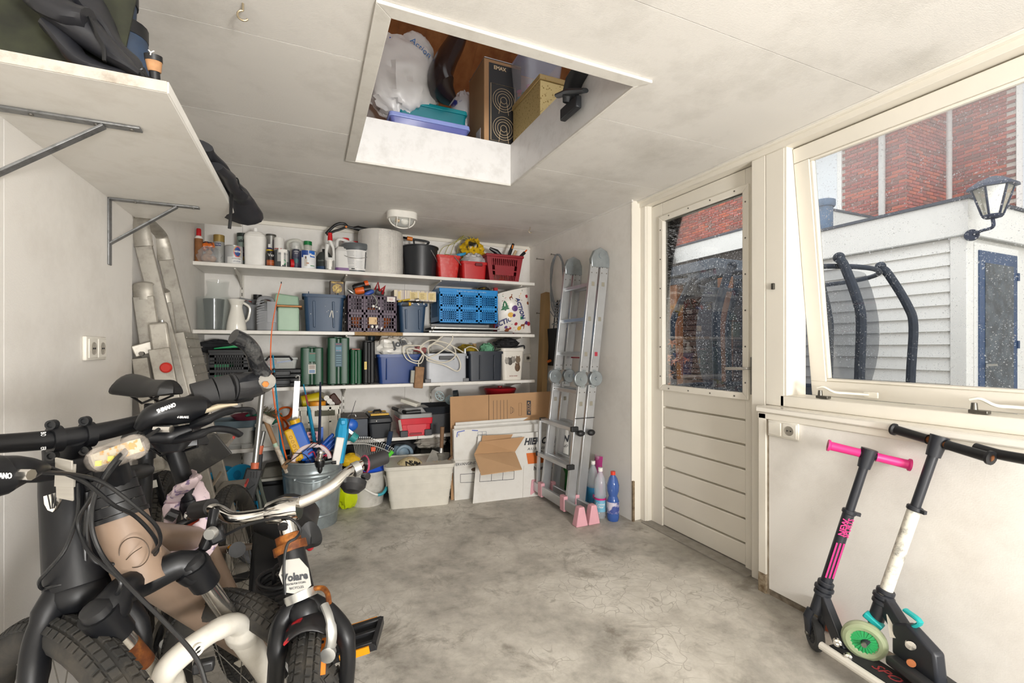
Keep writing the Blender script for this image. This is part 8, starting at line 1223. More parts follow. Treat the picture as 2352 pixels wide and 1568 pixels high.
t, fk, d, bd = scooter('pink_grip_scooter', 'dark kick scooter with pink grips and pink stripes leaning under the window', hl, hr, ba, wc, (.82, -.57, 0), .062, None, M_pink, M_sblk, M_grey, M_grey, False)
hp = (hl+hr)/2; sd = V((.1, -.3, 0)).normalized(); md = V((-.74, -.67, 0)).normalized(); sv = (hp-ba).normalized()
for k in (-1, 0, 1): o = md*.0185+V((-md.y, md.x, 0))*(.011*k); P(MB().beam(ba+sv*.05+o, ba+sv*.19+o, .005, .003, md), 'pink_stripe', M_pink, t)
o = ba+sv*.25+md*.0195; tv = V((-md.y, md.x, 0)); tv = -tv if tv.x*c_-tv.y*s_ < 0 else tv
txt('NEW', .028, o-tv*.006, sv, -tv, M_pink, t, bold=.0006, shear=.2); txt('SPORTS', .026, o+tv*.009, sv, -tv, M_pink, t, bold=.0006, shear=.2, fit=.075)
d0_, d1_ = at(1925, 1487, Z=.085), at(2085, 1590, Z=.085); dd = (d1_-d0_).normalized(); nd = V((-dd.y, dd.x, 0)); d2_ = d0_+dd*.52
P(MB().beam(fk-d*.07, d0_+dd*.02+V((0, 0, .005)), .03, .05), 'deck_neck', M_sblk, t, bev=.004); P(MB().beam(d0_, d2_, .105, .03), 'deck', M_sblk, t, bev=.006); P(MB().tube([d0_-nd*.055-dd*.02+UZ*.006, d2_-nd*.055+UZ*.006], .014, 10), 'white_edge', pl('d9d5cc', .45), t) if (d0_-nd*.055).length < (d0_+nd*.055).length else P(MB().tube([d0_+nd*.055-dd*.02+UZ*.006, d2_+nd*.055+UZ*.006], .014, 10), 'white_edge', pl('d9d5cc', .45), t)
P(MB().beam(d0_+UZ*.016, d2_+UZ*.016, .085, .002), 'grip_tape', mat('grip_tape', '1d1d1e', .9), t); txt('SPORTS', .05, d0_+dd*.2+UZ*.0185, dd, V((-dd.y, dd.x, 0)), pl('8f2a2e', .7), t, shear=.3, fit=.16)
for q in (d0_-dd*.005+V((-.05, -.03, .05)), d0_+dd*.03+V((-.045, -.03, .02))): P(MB().lathe([(.013, 0), (.013, -.012), (.006, -.014), (0, -.012)], q, (.74, .67, 0), n=14), 'chrome_bolt', M_chrome, t)
rw = at(1898, 1450, d=1.90); rw.z = .055; P(tire(MB(), d2_+dd*.08+UZ*-.035, nd, .055, .015), 'rear_tyre', M_grey, t); P(MB().lathe([(.0, -.012), (.05, -.01), (.055, 0), (.05, .01), (0, .012)], V((rw.x, rw.y, .055)), (.82, -.57, 0), n=28), 'orange_wheel', pl('a3431c', .4), T('orange_skate_roller', 'orange roller wheel standing behind the pink gripped scooter', 'roller', V((rw.x, rw.y, 0))))
hl, hr = at(2052, 985, X=1.965), at(2278, 1052, d=1.40); ba = at(2030, 1370, d=1.60); wc = at(1985, 1470, d=1.585)
t, fk, d, bd = scooter('worn_white_scooter', 'worn white and black kick scooter with a green front wheel leaning under the window', hl, hr, ba, wc, (.80, .42, .05), .066, None, M_black, mat('chipped_white_paint', 'd9d6ca', .5, var=.03, dirt='26262a', dsc=26, damt=1), mat('clear_green_tyre', 'a9b48f', .3, alpha=.7), pl('2a9a58', .4), True)
M_teal = pl('20a8a8', .4); d0_ = fk+V((-.02, -.10, -.10)); d0_.z = .135; dd = V((-.30, -.95, -.02)).normalized(); nd = V((-dd.y, dd.x, 0)).normalized(); d2_ = d0_+dd*.5
P(MB().beam(fk-d*.09, d0_+dd*.05+UZ*.05, .034, .06), 'deck_neck', M_sblk, t, bev=.004); P(MB().prism([(0, 0), (.15, 0), (.14, .09), (.05, .13), (0, .10)], d0_-dd*.03-nd*.02+UZ*.01, dd, UZ, nd*.04), 'folding_bracket', M_sblk, t, bev=.008); P(MB().beam(d0_-dd*.02, d2_, .11, .03), 'deck', mat('worn_dark_deck', '3b3c3e', .5, .2, var=.4, sc=12), t, bev=.008); P(MB().tube(spl([d0_+UZ*.17-dd*.0, d0_+UZ*.16+dd*.05, d0_+UZ*.12+dd*.02, d0_+UZ*.09+dd*.06], 4), .011, 8, sy=.6), 'teal_release', M_teal, t)
P(MB().beam(fk-d*.06+nd*.0+V((-.02, -.04, 0)), fk+V((-.035, -.075, -.0)), .02, .004, (1, .3, 0)), 'paper_label', pl('d6d2c6', .6), t); P(MB().lathe([(.014, 0), (.014, -.01), (0, -.012)], d0_+V((-.035, -.03, .085)), (.8, .5, 0), n=14), 'chrome_bolt', M_chrome, t); P(MB().lathe([(.012, 0), (.012, -.004), (0, -.005)], d0_+dd*.04+V((-.035, -.0, .035)), (.8, .5, 0), n=14), 'rusty_bolt', pl('9a5a30', .7), t); P(MB().beam(fk+V((-.02, .02, .03)), fk+V((-.01, -.03, .0)), .03, .02), 'teal_mudguard', M_teal, t, bev=.004)
P(MB().tube([d2_+UZ*.0, d2_+dd*.1], .012), 'rear_fork', M_sblk, t); P(tire(MB(), d2_+dd*.1+UZ*-.06, nd, .06, .016), 'rear_tyre', M_grey, t)
def p(x, y, d): return at(x, y, d=d)
M_tyre = mat('tyre_rubber', '2b2a28', .85, var=.3, sc=30, dirt='5f574b', dsc=10, damt=.45); M_mb = mat('matt_black_frame', '111215', .4, spec=.35, var=.1, sc=6); M_tp = mat('taupe_frame', '8a7564', .42, var=.08, sc=5, dirt='6a5848', dsc=9, damt=.3); M_rim = mat('rim_grey', '8d8d8b', .4, .6); M_spk2 = mat('spoke_steel', '6d6a64', .4, .8); M_rust = mat('rusty_steel', '8a4d20', .6, .4, var=.5, sc=40, h2='4f2a16', dirt='c9832e', dsc=30, damt=.6, bump=.5); M_stan = mat('stanchion_chrome', 'cfccc6', .18, .95, dirt='7d6a50', dsc=30, damt=.4); M_lower = mat('white_fork_paint', 'd6d2c8', .35, var=.05, dirt='8d8270', dsc=14, damt=.35); M_rsp = pl('a01c24', .4); M_amb = pl('e0901c', .25)
def tb_(t, nm, pts, r, m, n=14, par=None, **k): return P(MB().tube(pts, r, n, **k), nm, m, par or t)
def wheel(t, c, ax, R_, r, rimm=M_rim, spk=M_spk2, knob=True, nsp=28, hubm=M_bk):
    c, ax = V(c), V(ax).normalized(); u = (UZ-ax*ax.z).normalized(); v = ax.cross(u)
    def pt(a, rr, off=0): return c+u*(rr*math.cos(a))+v*(rr*math.sin(a))+ax*off
    w_ = P(MB().tube([pt(i*2*math.pi/56, R_-r) for i in range(56)], r, 14, closed=True), 'wheel_tyre', M_tyre, t)
    if knob:
        mb = MB(); N_ = 110
        for i in range(N_):
            for j, (o, k) in enumerate(((-.72, .70), (-.3, .95), (.3, .95), (.72, .70))):
                a = (i+.5*(j % 2))*2*math.pi/N_; q = pt(a, R_-r+r*k, o*r); tg = (pt(a+.01, R_, 0)-pt(a, R_, 0)).normalized(); nr = (q-pt(a, R_-r)).normalized(); s = tg.cross(nr); h = R_*math.pi/N_*.66
                mb.hexa([q+tg*(x*h)+s*(y*r*.2)+nr*z for z in (-.002, .0035) for x, y in ((-1, -1), (1, -1), (1, 1), (-1, 1))])
        P(mb, 'tread_blocks', M_tyre, w_, kind='stuff', smooth=False)
    P(MB().lathe([(R_-r*1.65, -.012), (R_-r*1.25, -.013), (R_-r*1.25, .013), (R_-r*1.65, .012), (R_-r*1.9, 0), (R_-r*1.65, -.012)], c, ax, n=56, caps=False), 'rim', rimm, t)
    P(MB().lathe([(.012, -.05), (.022, -.04), (.022, -.034), (.014, -.03), (.014, .03), (.022, .034), (.022, .04), (.012, .05)], c, ax, n=16), 'hub', hubm, t); mb = MB()
    for i in range(nsp):
        a = i*2*math.pi/nsp; s = 1 if i % 2 else -1; mb.tube([pt(a+s*.9*(1 if i % 4 < 2 else -1), .021, s*.035), pt(a, R_-r*1.8)], .0011, 4)
    P(mb, 'spokes', spk, t, kind='stuff')
def saddle(t, c, f, L_, W_, m, tilt=0, th=1):
    c, f = V(c), V(f).normalized(); s = UZ.cross(f)
    def fn(u, v):   # u round section, v from nose to tail
        wd = (.035+(W_/2-.035)*max(0, (v-.25)/.75)**1.2)*(1 if v < .93 else .8) * (.55 if v < .03 else 1); a = u*6.2832; x = f*(L_*(.5-v)); hh = (.022+.012*v)*th
        e_ = .06 if v < .001 or v > .999 else 1; wd *= e_; hh *= e_; return c+x+s*(wd*math.cos(a))+UZ*(hh*math.sin(a)*(1 if math.sin(a) > 0 else .9)+.02*abs(v-.45)+tilt*(v-.5)-(.018*(abs(math.cos(a))**2)))
    P(MB().grid(fn, 24, 16, True), 'saddle', m, t, ang=60); tb_(t, 'saddle_rail', [c+f*.09+s*.02+UZ*-.02, c+UZ*-.045+s*.022, c-f*.09+s*.022+UZ*-.02], .0035, M_mb, 6); tb_(t, 'saddle_rail', [c+f*.09-s*.02+UZ*-.02, c+UZ*-.045-s*.022, c-f*.09-s*.022+UZ*-.02], .0035, M_mb, 6)
def pedal(t, c, ax, f, m=M_black):
    c, ax, f = V(c), V(ax).normalized(), V(f).normalized(); g = P(MB().beam(c-ax*.045+f*.032, c+ax*.045+f*.032, .014, .022), 'pedal', m, t, bev=.003)
    for k in (-1, 0): P(MB().beam(c-ax*.045+f*(.032*k), c+ax*.045+f*(.032*k), .010, .022), 'pedal_bar', m, g, bev=.002)
    for s in (-1, 1): P(MB().beam(c+ax*(s*.042)-f*.036, c+ax*(s*.042)+f*.036, .010, .022), 'pedal_side', m, g)
    for s in (-1, 1): P(MB().beam(c-ax*.032+f*(s*.0405), c+ax*.032+f*(s*.0405), .004, .016), 'reflector', M_amb, g)
B, A = p(180, 1345, .80), p(152, 1085, .84); f1 = V((.66, -.75, 0)); a1 = V((.75, .66, 0)); up1 = (A-B).normalized(); c1 = V((-.35, .965, .36)); bb1 = V((-.425, 1.56, .32)); st1 = V((-.452, 1.735, .79)); r1 = V((-.475, 1.98, .36))
t = T('black_mountain_bike', 'black mountain bike with a wide matt handlebar standing against the left wall', 'bicycle', (-.42, 1.45, 0))
wheel(t, c1, a1, .36, .028); wheel(t, r1, (1, .11, 0), .36, .028)
P(MB().tube([A+up1*.012, A, A+up1*-.03, B], [.032, .037, .039, .045], 24), 'head_tube', M_mb, t); fk_ = B-up1*.02; P(MB().sph(B-up1*.008, (.047, .047, .038)), 'fork_crown', M_mb, t)
for s in (-1, 1): P(MB().tube(spl([B+up1*.015+a1*(s*.012), fk_-up1*.03+a1*(s*.052), fk_-up1*.11+a1*(s*.072)+f1*.01, c1+a1*(s*.062)+UZ*.14, c1+a1*(s*.06)], 6), [.022]*5+[.018]*6+[.016]*8+[.014]*6, 16, sy=1.2), 'fork_leg', M_mb, t); tb_(t, 'red_fork_accent', [c1+a1*(s*.068)+UZ*.24-f1*.0, c1+a1*(s*.063)+UZ*.15], .0172, M_rsp)
P(MB().tube([A+up1*.012, A+up1*.05], [.03, .029], 18), 'headset_spacer', M_mb, t); bc1 = p(165, 1003, .80)
P(MB().tube([A+up1*.055, A*.3+bc1*.7, bc1], [.028, .024, .022], 14), 'stem', M_mb, t)
for s in (-1, 1):
    q = bc1+a1*(s*.022); sc_ = P(MB().lathe([(.0225, -.007), (.0225, .007)], q, a1, n=20), 'stem_clamp', M_mb, t)
    for z in (.026, -.026): P(MB().lathe([(.008, -.004), (.008, .006), (.005, .006), (.004, .003), (0, .003)], q+UZ*z-V((.0, .008, 0)), (-.2, -1, 0), n=14), 'clamp_bolt', M_bk, sc_)
bars = spl([bc1-a1*.34+UZ*.02, bc1-a1*.2+UZ*.02, bc1-a1*.1+UZ*.006, bc1, bc1+a1*.1+UZ*.010, bc1+a1*.2+UZ*.035, bc1+a1*.33+UZ*.045], 5); k = len(bars)
P(MB().tube(bars, [.0125+.0045*max(0, 1-abs(i-k/2)/(k/3.2)) for i in range(k)], 18), 'handlebar', M_mb, t); tb_(t, 'grip', [bc1+a1*.23+UZ*.038, bc1+a1*.33+UZ*.045], .017, M_black); du = V((c_, -s_, 0)); fo = V((-s_, -c_, 0))
txt('ISOZONE', .014, p(249, 999, .862)+fo*.019, V((.80, .60, .12)), UZ, M_prw, t, bold=.0003, fit=.032, ext=.0004); txt('BONTRAGER', .009, p(124, 1008, .775)+fo*.018, -UZ, V((.8, .6, 0)), M_prw, t, fit=.03, ext=.0004)
for x, d_ in ((139, .785), (214, .84)): tb_(t, 'scale_mark', [p(x-8, 1012 if x < 200 else 1005, d_)+fo*.018, p(x+8, 1012 if x < 200 else 1005, d_)+fo*.018], .0006, M_prw, 4)
tb_(t, 'top_tube', [A-up1*.03, st1], [.026, .021], M_mb, 18); tb_(t, 'red_top_stripe', [A*.86+st1*.14+V((.021, -.006, .006)), A*.70+st1*.30+V((.020, -.006, .006))], .008, pl('c8202c', .35), sy=1); tb_(t, 'down_tube', [B+up1*.05, bb1], [.040, .036], M_mb, 18); tb_(t, 'seat_tube', [bb1, st1+UZ*.05], .019, M_mb, 16)
for k in range(4): q = B+up1*.05+(bb1-B-up1*.05)*(.16+.09*k); P(MB().beam(q+V((.037, -.016, .03)), q+V((.037, -.016, .03))+(bb1-B)*.045, .018, .003, (1, -.3, .3)), 'grey_logo_mark', pl('8d8d92', .5), t)
sd1 = V((-.455, 1.786, 1.035)); tb_(t, 'seat_post', [st1+UZ*.03, sd1+UZ*-.05], .0155, M_mb); tb_(t, 'seat_clamp', [st1+UZ*.035, st1+UZ*.06], .024, M_mb, 18); saddle(t, sd1, (.62, -.78, 0), .27, .15, mat('saddle_vinyl', '1f2022', .4))
P(MB().beam(st1+V((.0, -.022, -.045)), st1+V((.03, -.012, -.04)), .004, .022), 'size_sticker', pl('d8d5cc', .5), t); txt('XL', .014, st1+V((.012, -.0235, -.042)), V((.9, .35, 0)), UZ, M_prn, t)
for s in (-1, 1): tb_(t, 'chain_stay', [bb1+V((s*.03, .02, 0)), r1+V((s*.065, 0, 0))], .011, M_mb); tb_(t, 'seat_stay', [st1+V((s*.02, .01, -.02)), r1+V((s*.065, 0, 0))], .009, M_mb)
tb_(t, 'crank_arm', [bb1+V((.06, 0, 0)), bb1+V((.09, -.13, .09))], .011, M_alu); pedal(t, bb1+V((.15, -.13, .10)), (1, .1, .1), (.1, -1, .2), mat('grey_pedal', '77756f', .5, .3)); P(MB().lathe([(.07, -.002), (.085, -.002), (.085, .002), (.07, .002), (.07, -.002)], bb1+V((.045, 0, 0)), UX, n=40, caps=False), 'chainring', M_spk2, t)
q = p(126, 1153, .765); P(MB().prism([(-.011, .014), (.011, .017), (.010, .003), (.005, -.011), (0, -.015), (-.006, -.01), (-.010, .001)], q, V((.8, .6, 0)), UZ, fo*.004), 'chrome_shield', M_chrome, t)
for k in (-.5, 0, .5): P(MB().beam(q+fo*.0045+V((.8, .6, 0))*(k*.011)+UZ*.015, q+fo*.0045+V((.8, .6, 0))*(k*.004)-UZ*.009, .002, .001, fo), 'shield_groove', M_bk, t)
M_cb = pl('17181a', .3)
def cable(t, pts, r=.0028): return tb_(t, 'brake_cable', spl(pts, 6), r, M_cb, 8)
cable(t, [p(180, 1110, .80), p(178, 1180, .78), p(150, 1260, .75), p(110, 1310, .74), p(90, 1335, .74), p(98, 1352, .76), p(130, 1345, .76), p(190, 1330, .78)]); cable(t, [p(200, 1130, .80), p(195, 1250, .79), p(200, 1330, .79), p(212, 1380, .80), p(200, 1390, .8)])
t = T('taupe_bike', 'taupe bike with chrome and white suspension fork in front of the black mountain bike', 'bicycle', (-.16, 1.35, 0))
H0, H1 = p(332, 1345, .82), p(278, 1188, .84); ax2 = V((.73, .67, .13)).normalized(); cL, cR = p(243, 1425, .735), p(455, 1312, .875); dL = V((.31, .37, -.88)).normalized(); cc2 = (cL+cR)/2; w2 = cc2+dL*.46; bb2 = p(588, 1490, 1.34); ts2 = p(468, 1236, 1.25); f2 = V((.68, -.73, 0))
P(MB().tube([H1, H1+(H0-H1)*.5, H0], [.040, .037, .038], 24), 'head_tube', M_tp, t)
q = p(313, 1262, .795); P(MB().tube(arc(p(308, 1268, .795), du, UZ, .026, 0, 360, 28)[:-1], .0009, 5, closed=True), 'oval_badge', pl('4a3c30', .5), t); tb_(t, 'badge_stroke', spl([p(290, 1285, .795), p(305, 1270, .793), p(326, 1256, .793)], 5), .0008, pl('4a3c30', .5), 5)
hu = (H1-H0).normalized(); S2 = p(248, 1078, .845)
for i, (a, b, r_) in enumerate(((0, .10, .043), (.10, .30, .040), (.30, .5, .039), (.5, .7, .037), (.7, .85, .036))): tb_(t, 'headset_ring', [H1+(S2-H1)*a, H1+(S2-H1)*(b-.015)], r_, M_black, 22)
tb_(t, 'steerer_cap', [H1+(S2-H1)*.85, p(238, 1065, .85)], [.028, .026], M_black, 18); tb_(t, 'stem', [p(275, 1140, .85), p(258, 1085, .83), p(250, 1050, .80)], [.026, .026, .024], M_mb, 16)
b2 = spl([p(-90, 1105, .57), p(0, 1085, .63), p(110, 1085, .71), p(250, 1055, .80), p(300, 1035, .83), p(350, 985, .88), p(430, 925, .95), p(520, 893, 1.0), p(605, 872, 1.06)], 5); tb_(t, 'handlebar', b2, .0135, M_mb, 16)
for a, b, d0, d1 in (((445, 912), (495, 898), .965, .99), ((495, 897), (530, 889), .99, 1.01), ((532, 888), (558, 884), 1.012, 1.03)): tb_(t, 'grip', [p(*a, d0), p(*b, d1)], .029, mat('worn_foam_grip', '2a2a2b', .8), 18)
P(MB().tube([p(538, 890, 1.01), p(565, 886, 1.03), p(600, 878, 1.055)], [.03, .031, .027], 16).rough(.004, 50), 'taped_grip_end', mat('shiny_tape', '202124', .22), t)
be = p(608, 880, 1.05); P(MB().lathe([(.018, -.02), (.02, 0), (.018, .02)], be, (.3, -.8, .3), n=18), 'bar_end_clamp', mat('dull_clamp', '8f8c86', .45, .6, var=.3, sc=40), t); P(MB().cyl(be+V((.004, -.025, 0)), be+V((.004, -.03, 0)), .007, n=6), 'rusty_bolt', M_rust, t); tb_(t, 'bar_end', spl([be+UZ*.02, p(592, 838, 1.03), p(580, 805, 1.0), p(562, 785, .98), p(536, 772, .96)], 6), .0165, mat('worn_gloss_black', '1a1b1e', .22, dirt='8d8d8a', dsc=30, damt=.35), 16)
def pod(nm, pts, rs, m=M_mb, sy=.75): return P(MB().tube(spl(pts, 5), [rs[min(len(rs)-1, int(i/5))]+(rs[min(len(rs)-1, int(i/5)+1)]-rs[min(len(rs)-1, int(i/5))])*(i % 5)/5 for i in range((len(pts)-1)*5+1)], 16, sy=sy), nm, m, t)
pod('shifter_pod', [p(318, 985, .84), p(350, 955, .85), p(400, 945, .88), p(455, 940, .92), p(478, 950, .93)], [.012, .026, .034, .034, .02]); pod('shifter_pod', [p(-60, 1105, .56), p(0, 1090, .585), p(40, 1080, .6), p(75, 1075, .62), p(100, 1075, .64)], [.034, .034, .026, .016, .009])
txt('SHIMANO', .010, p(382, 937, .836), V((c_*.93, -s_*.93, .36)), V((-.3*c_, .3*s_, .95)), M_prw, t, bold=.0003, fit=.036, ext=.0006); txt('V-BRAKE', .006, p(420, 958, .86), du, UZ, M_prw, t, fit=.022, ext=.0005); txt('SHIMANO', .010, p(-2, 1053+40, .552), du, UZ, M_prw, t, fit=.03, ext=.0005)
tb_(t, 'brake_lever', spl([p(450, 975, .9), p(480, 962, .9), p(520, 945, .93), p(570, 940, .97), p(582, 950, .98)], 5), [.016]*6+[.013]*6+[.008]*9, M_mb, 12, sy=.6); tb_(t, 'beige_lever_skin', [p(455, 948, .905), p(500, 934, .93), p(545, 928, .955)], [.010, .012, .004], pl('b5a890', .7), 8, sy=.5); tb_(t, 'shift_lever', spl([p(400, 1010, .88), p(450, 1000, .88), p(490, 985, .9), p(530, 988, .93), p(550, 998, .95)], 5), [.012]*8+[.009]*13, M_mb, 12, sy=.7); pod('shifter_body', [p(340, 1005, .86), p(390, 1000, .88), p(440, 985, .90)], [.014, .022, .014]); P(MB().lathe([(.034, -.02), (.036, 0), (.02, .022), (0, .025)], p(395, 1010, .9), (0, -.2, -1), n=20), 'shifter_dome', M_mb, t)
for q in (p(375, 985, .84), p(45, 1090, .58)): P(MB().tube([q-du*.015, q+du*.015], .007, 8), 'cable_adjuster', M_chrome, t)
q = p(270, 1040, .765); lo = V((c_*.93, -s_*.93, .34)).normalized(); lv = fo.cross(lo); P(MB().tube([q-lo*.03, q+lo*.03], [.021, .021], 20), 'bar_light_case', mat('light_clear', 'd9cfc4', .1, alpha=.2), t); P(MB().sph(q-lo*.03, .021).sph(q+lo*.03, .021), 'light_lens_end', mat('light_clear', 'd9cfc4', .1, alpha=.45), t); P(MB().beam(q-lo*.035, q+lo*.035, .02, .022, lv), 'light_label', mat('light_label', 'c4bda8', .5, sc=90, h2='c98f1a', thr=(.42, .5)), t)
for k in (-.022, .0): P(MB().box(-.004, .004, -.003, .003, -.004, .004).xf(Mx.Translation(q+lo*k-lv*.006+fo*.014)), 'led', pl('e8e040', .4), t)
P(MB().beam(p(147, 1054, .685), p(150, 1146, .70), .026, .003, fo), 'reflective_strap', mat('reflective_grey', 'a8a39a', .4, .3, var=.15, sc=3, stretch=(1, 1, 60)), t, bev=.001); P(MB().beam(p(128, 1090, .69), p(172, 1092, .69), .034, .003, fo), 'strap_wrap', mat('reflective_grey', 'a8a39a'), t)
for pp in ([p(78, 1068, .63), p(130, 1080, .66), p(200, 1110, .70), p(262, 1160, .74), p(310, 1185, .78), p(352, 1230, .81), p(362, 1262, .82), p(345, 1285, .83)], [p(92, 1084, .62), p(170, 1090, .68), p(240, 1110, .72), p(320, 1170, .76), p(360, 1210, .79), p(368, 1245, .81), p(352, 1268, .82)], [p(330, 1000, .80), p(270, 1050, .74), p(225, 1120, .72), p(210, 1200, .72), p(235, 1275, .72), p(300, 1350, .70), p(380, 1430, .69), p(450, 1510, .68), p(478, 1590, .67)], [p(365, 985, .82), p(300, 1030, .76), p(250, 1090, .75), p(205, 1150, .76), p(180, 1200, .77), p(200, 1260, .76), p(240, 1300, .75), p(278, 1335, .74), p(260, 1380, .74), p(238, 1420, .73)], [p(215, 1120, .78), p(205, 1160, .77), p(200, 1230, .77), p(215, 1285, .78), p(250, 1295, .79), p(285, 1290, .80)]): cable(t, pp, .0032)
P(MB().tube(spl([cL, cL+(H0-cL)*.35+UZ*.025, H0+UZ*.008, cR+(H0-cR)*.35+UZ*.022, cR], 5), [.026]*4+[.022]*13+[.026]*4, 16, sy=1.15), 'fork_crown', M_mb, t)
for i, q in enumerate((cL, cR)):
    P(MB().tube([q+dL*-.022, q+dL*.035], [.027, .025], 18), 'crown_boss', M_mb, t); P(MB().lathe([(.022, 0), (.02, .012), (.012, .016), (0, .016)], q-dL*.022, -dL, n=14), 'lockout_knob', M_black, t)
    tb_(t, 'stanchion', [q+dL*.03, q+dL*.17], .0165, M_stan, 20)
    if i == 0: tb_(t, 'rust_patch', [q+dL*.065, q+dL*.12], .0169, M_rust, 20)
    tb_(t, 'wiper_seal', [q+dL*.155, q+dL*.175], .021, M_black, 18); tb_(t, 'fork_lower', [q+dL*.17, q+dL*.3, w2+(q-cc2)*.9], [.026, .024, .018], M_lower, 18)
ar = [cL+dL*.21, cL+dL*.14+ax2*.01-f2*-.03, cc2+dL*.115+f2*.045, cR+dL*.14-ax2*.01+f2*.03, cR+dL*.21]; P(MB().tube(spl(ar, 7), [.026]*4+[.019]*8+[.017]*5+[.019]*8+[.026]*4, 16, sy=1.25), 'fork_arch', M_lower, t); q = cc2+dL*.115+f2*.062; P(MB().lathe([(.011, -.006), (.011, .004), (.006, .004), (.005, 0), (0, 0)], q-ax2*.02, f2, n=16), 'arch_hole', M_lower, t); P(MB().cyl(q-ax2*.02+f2*.001, q-ax2*.02+f2*.0035, .0058, n=12), 'hole_shade', M_bk, t)
P(MB().box(-.014, .014, -.008, .008, -.008, .008).xf(Mx.Translation(p(468, 1528, .70))), 'cable_clip', M_black, t, bev=.003)
wheel(t, w2, ax2, .31, .03, nsp=24); rw2 = V((-.22, 1.93, .33)); wheel(t, rw2, (.98, -.07, .16), .33, .028)
for pts, r_, nm in (([H1+(H0-H1)*.28, ts2], [.030, .027], 'top_tube'), ([H1+(H0-H1)*.62, bb2], [.040, .038], 'down_tube'), ([ts2+(ts2-bb2)*.02, bb2], [.022, .021], 'seat_tube')): tb_(t, nm, pts, r_, M_tp, 20)
P(MB().lathe([(.03, -.036), (.03, .036)], bb2, (.96, -.26, 0), n=22), 'bottom_bracket', M_tp, t); s2u = (ts2-bb2).normalized()
for a, b, r_, m in ((0, .045, .024, M_mb), (.05, .07, .0275, pl('d2492c', .4)), (.072, .12, .028, M_black), (.12, .30, .0205, M_mb), (.29, .31, .0225, M_black)): q0, q1 = ts2, p(396, 1022, 1.20); dd = (q1-q0).normalized(); tb_(t, 'seat_post', [q0+dd*a, q0+dd*b], r_, m, 18)
tb_(t, 'quick_release', spl([p(450, 1188, 1.22), p(432, 1195, 1.18), p(405, 1210, 1.16)], 4), .009, M_black, 10); tb_(t, 'quick_release', [p(385, 1178, 1.17), p(405, 1186, 1.18)], .014, M_black, 10); P(MB().sph(p(434, 1183, 1.17), .012), 'chrome_nut', M_chrome, t)
P(MB().prism([(-.10, .0), (-.03, .07), (.07, .06), (.12, .0), (.02, -.06), (-.05, -.045)], p(440, 1042, 1.36), du, V((0, 0, 1)), V((-.0, .012, 0))), 'mudguard_flap', mat('dirty_black_flap', '292826', .6, dirt='6a655c', dsc=14, damt=.5), t, bev=.004); saddle(t, p(392, 1002, 1.2), (.6, -.8, 0), .26, .16, mat('saddle_vinyl', '1f2022'))
for s in (-1, 1): sv_ = V((.98, -.07, .1))*s; tb_(t, 'seat_stay', [ts2+sv_*.02+UZ*-.04, rw2+sv_*.07+UZ*.10, rw2+sv_*.07], .011, M_tp); tb_(t, 'chain_stay', [bb2+sv_*.03, rw2+sv_*.07], .012, M_tp)
tb_(t, 'crank_arm', [bb2+V((.06, -.02, 0)), bb2+V((.10, -.05, -.10)), bb2+V((.13, -.10, -.17))], [.013, .012, .013], M_alu); tb_(t, 'crank_arm', [bb2+V((.05, 0, .0)), bb2+V((-.0, .02, .13))], .010, M_alu); pedal(t, p(600, 1432, 1.30), (.9, -.2, .25), (.3, .9, .1)); tb_(t, 'red_reflector_strip', [p(612, 1366, 1.5), p(610, 1380, 1.5)], .02, pl('b02a30', .4)); tb_(t, 'chain_guard', [p(605, 1400, 1.5), p(585, 1450, 1.45)], .019, M_tp); P(MB().beam(p(620, 1350, 1.48), p(655, 1395, 1.46), .07, .03), 'black_chain_cover', M_black, t, bev=.008); P(MB().sph(p(432, 1297, 1.1), (.016, .016, .007)), 'red_cap', M_rsp, t); P(MB().beam(p(545, 1518, 1.28), p(558, 1527, 1.29), .022, .003, fo), 'code_sticker', pl('c9c4b8', .5), t)
M_cl = mat('checked_cloth', 'c9b6bb', .85, sc=60, h2='7d6a8a', thr=(.36, .42), bump=.5, bsc=30)
tc_ = T('checked_cloth', 'pale checked tea cloth wound round the seat tube of the taupe bike', 'cloth', p(440, 1270, 1.2))
for pts, r_ in (([(392, 1160, 1.24), (405, 1135, 1.17), (430, 1115, 1.15), (447, 1103, 1.18), (440, 1095, 1.26), (415, 1110, 1.3), (395, 1140, 1.29)], .017), ([(395, 1150, 1.2), (390, 1190, 1.2), (392, 1230, 1.22), (400, 1262, 1.2), (425, 1285, 1.18), (450, 1275, 1.17), (472, 1250, 1.18), (478, 1225, 1.2)], .026), ([(450, 1110, 1.24), (468, 1140, 1.23), (476, 1175, 1.22), (470, 1205, 1.2), (448, 1218, 1.18)], .016)): P(MB().tube(spl([p(*q) for q in pts], 5), r_, 12, sy=.55).rough(.009, 40, 2), 'cloth_fold', M_cl, tc_)
def p3(x, y, d): return p(x, y, d*.92)
t = T('small_city_bike', 'small black city bike with a wide chrome handlebar and rusty stem', 'bicycle', (-.03, 1.4, 0)); C0, C1, Q0, Q1 = p3(692, 1368, 1.0), p3(668, 1262, 1.03), p3(664, 1225, 1.035), p3(652, 1172, 1.05); f3 = V((-.08, -1, 0)).normalized(); a3 = V((1, -.08, 0)).normalized(); w3 = V((.0, .962, .315)); r3 = V((-.12, 1.80, .29)); u3 = (C1-C0).normalized(); bb3 = V((-.03, 1.40, .27))
wheel(t, w3, a3, .315, .026, pl('a81f2c', .4), M_chrome, True, 24); wheel(t, r3, (1, .03, 0), .29, .024, pl('a81f2c', .4), M_chrome, False, 24)
tb_(t, 'head_tube', [C0, C1], .026, M_mb, 20)
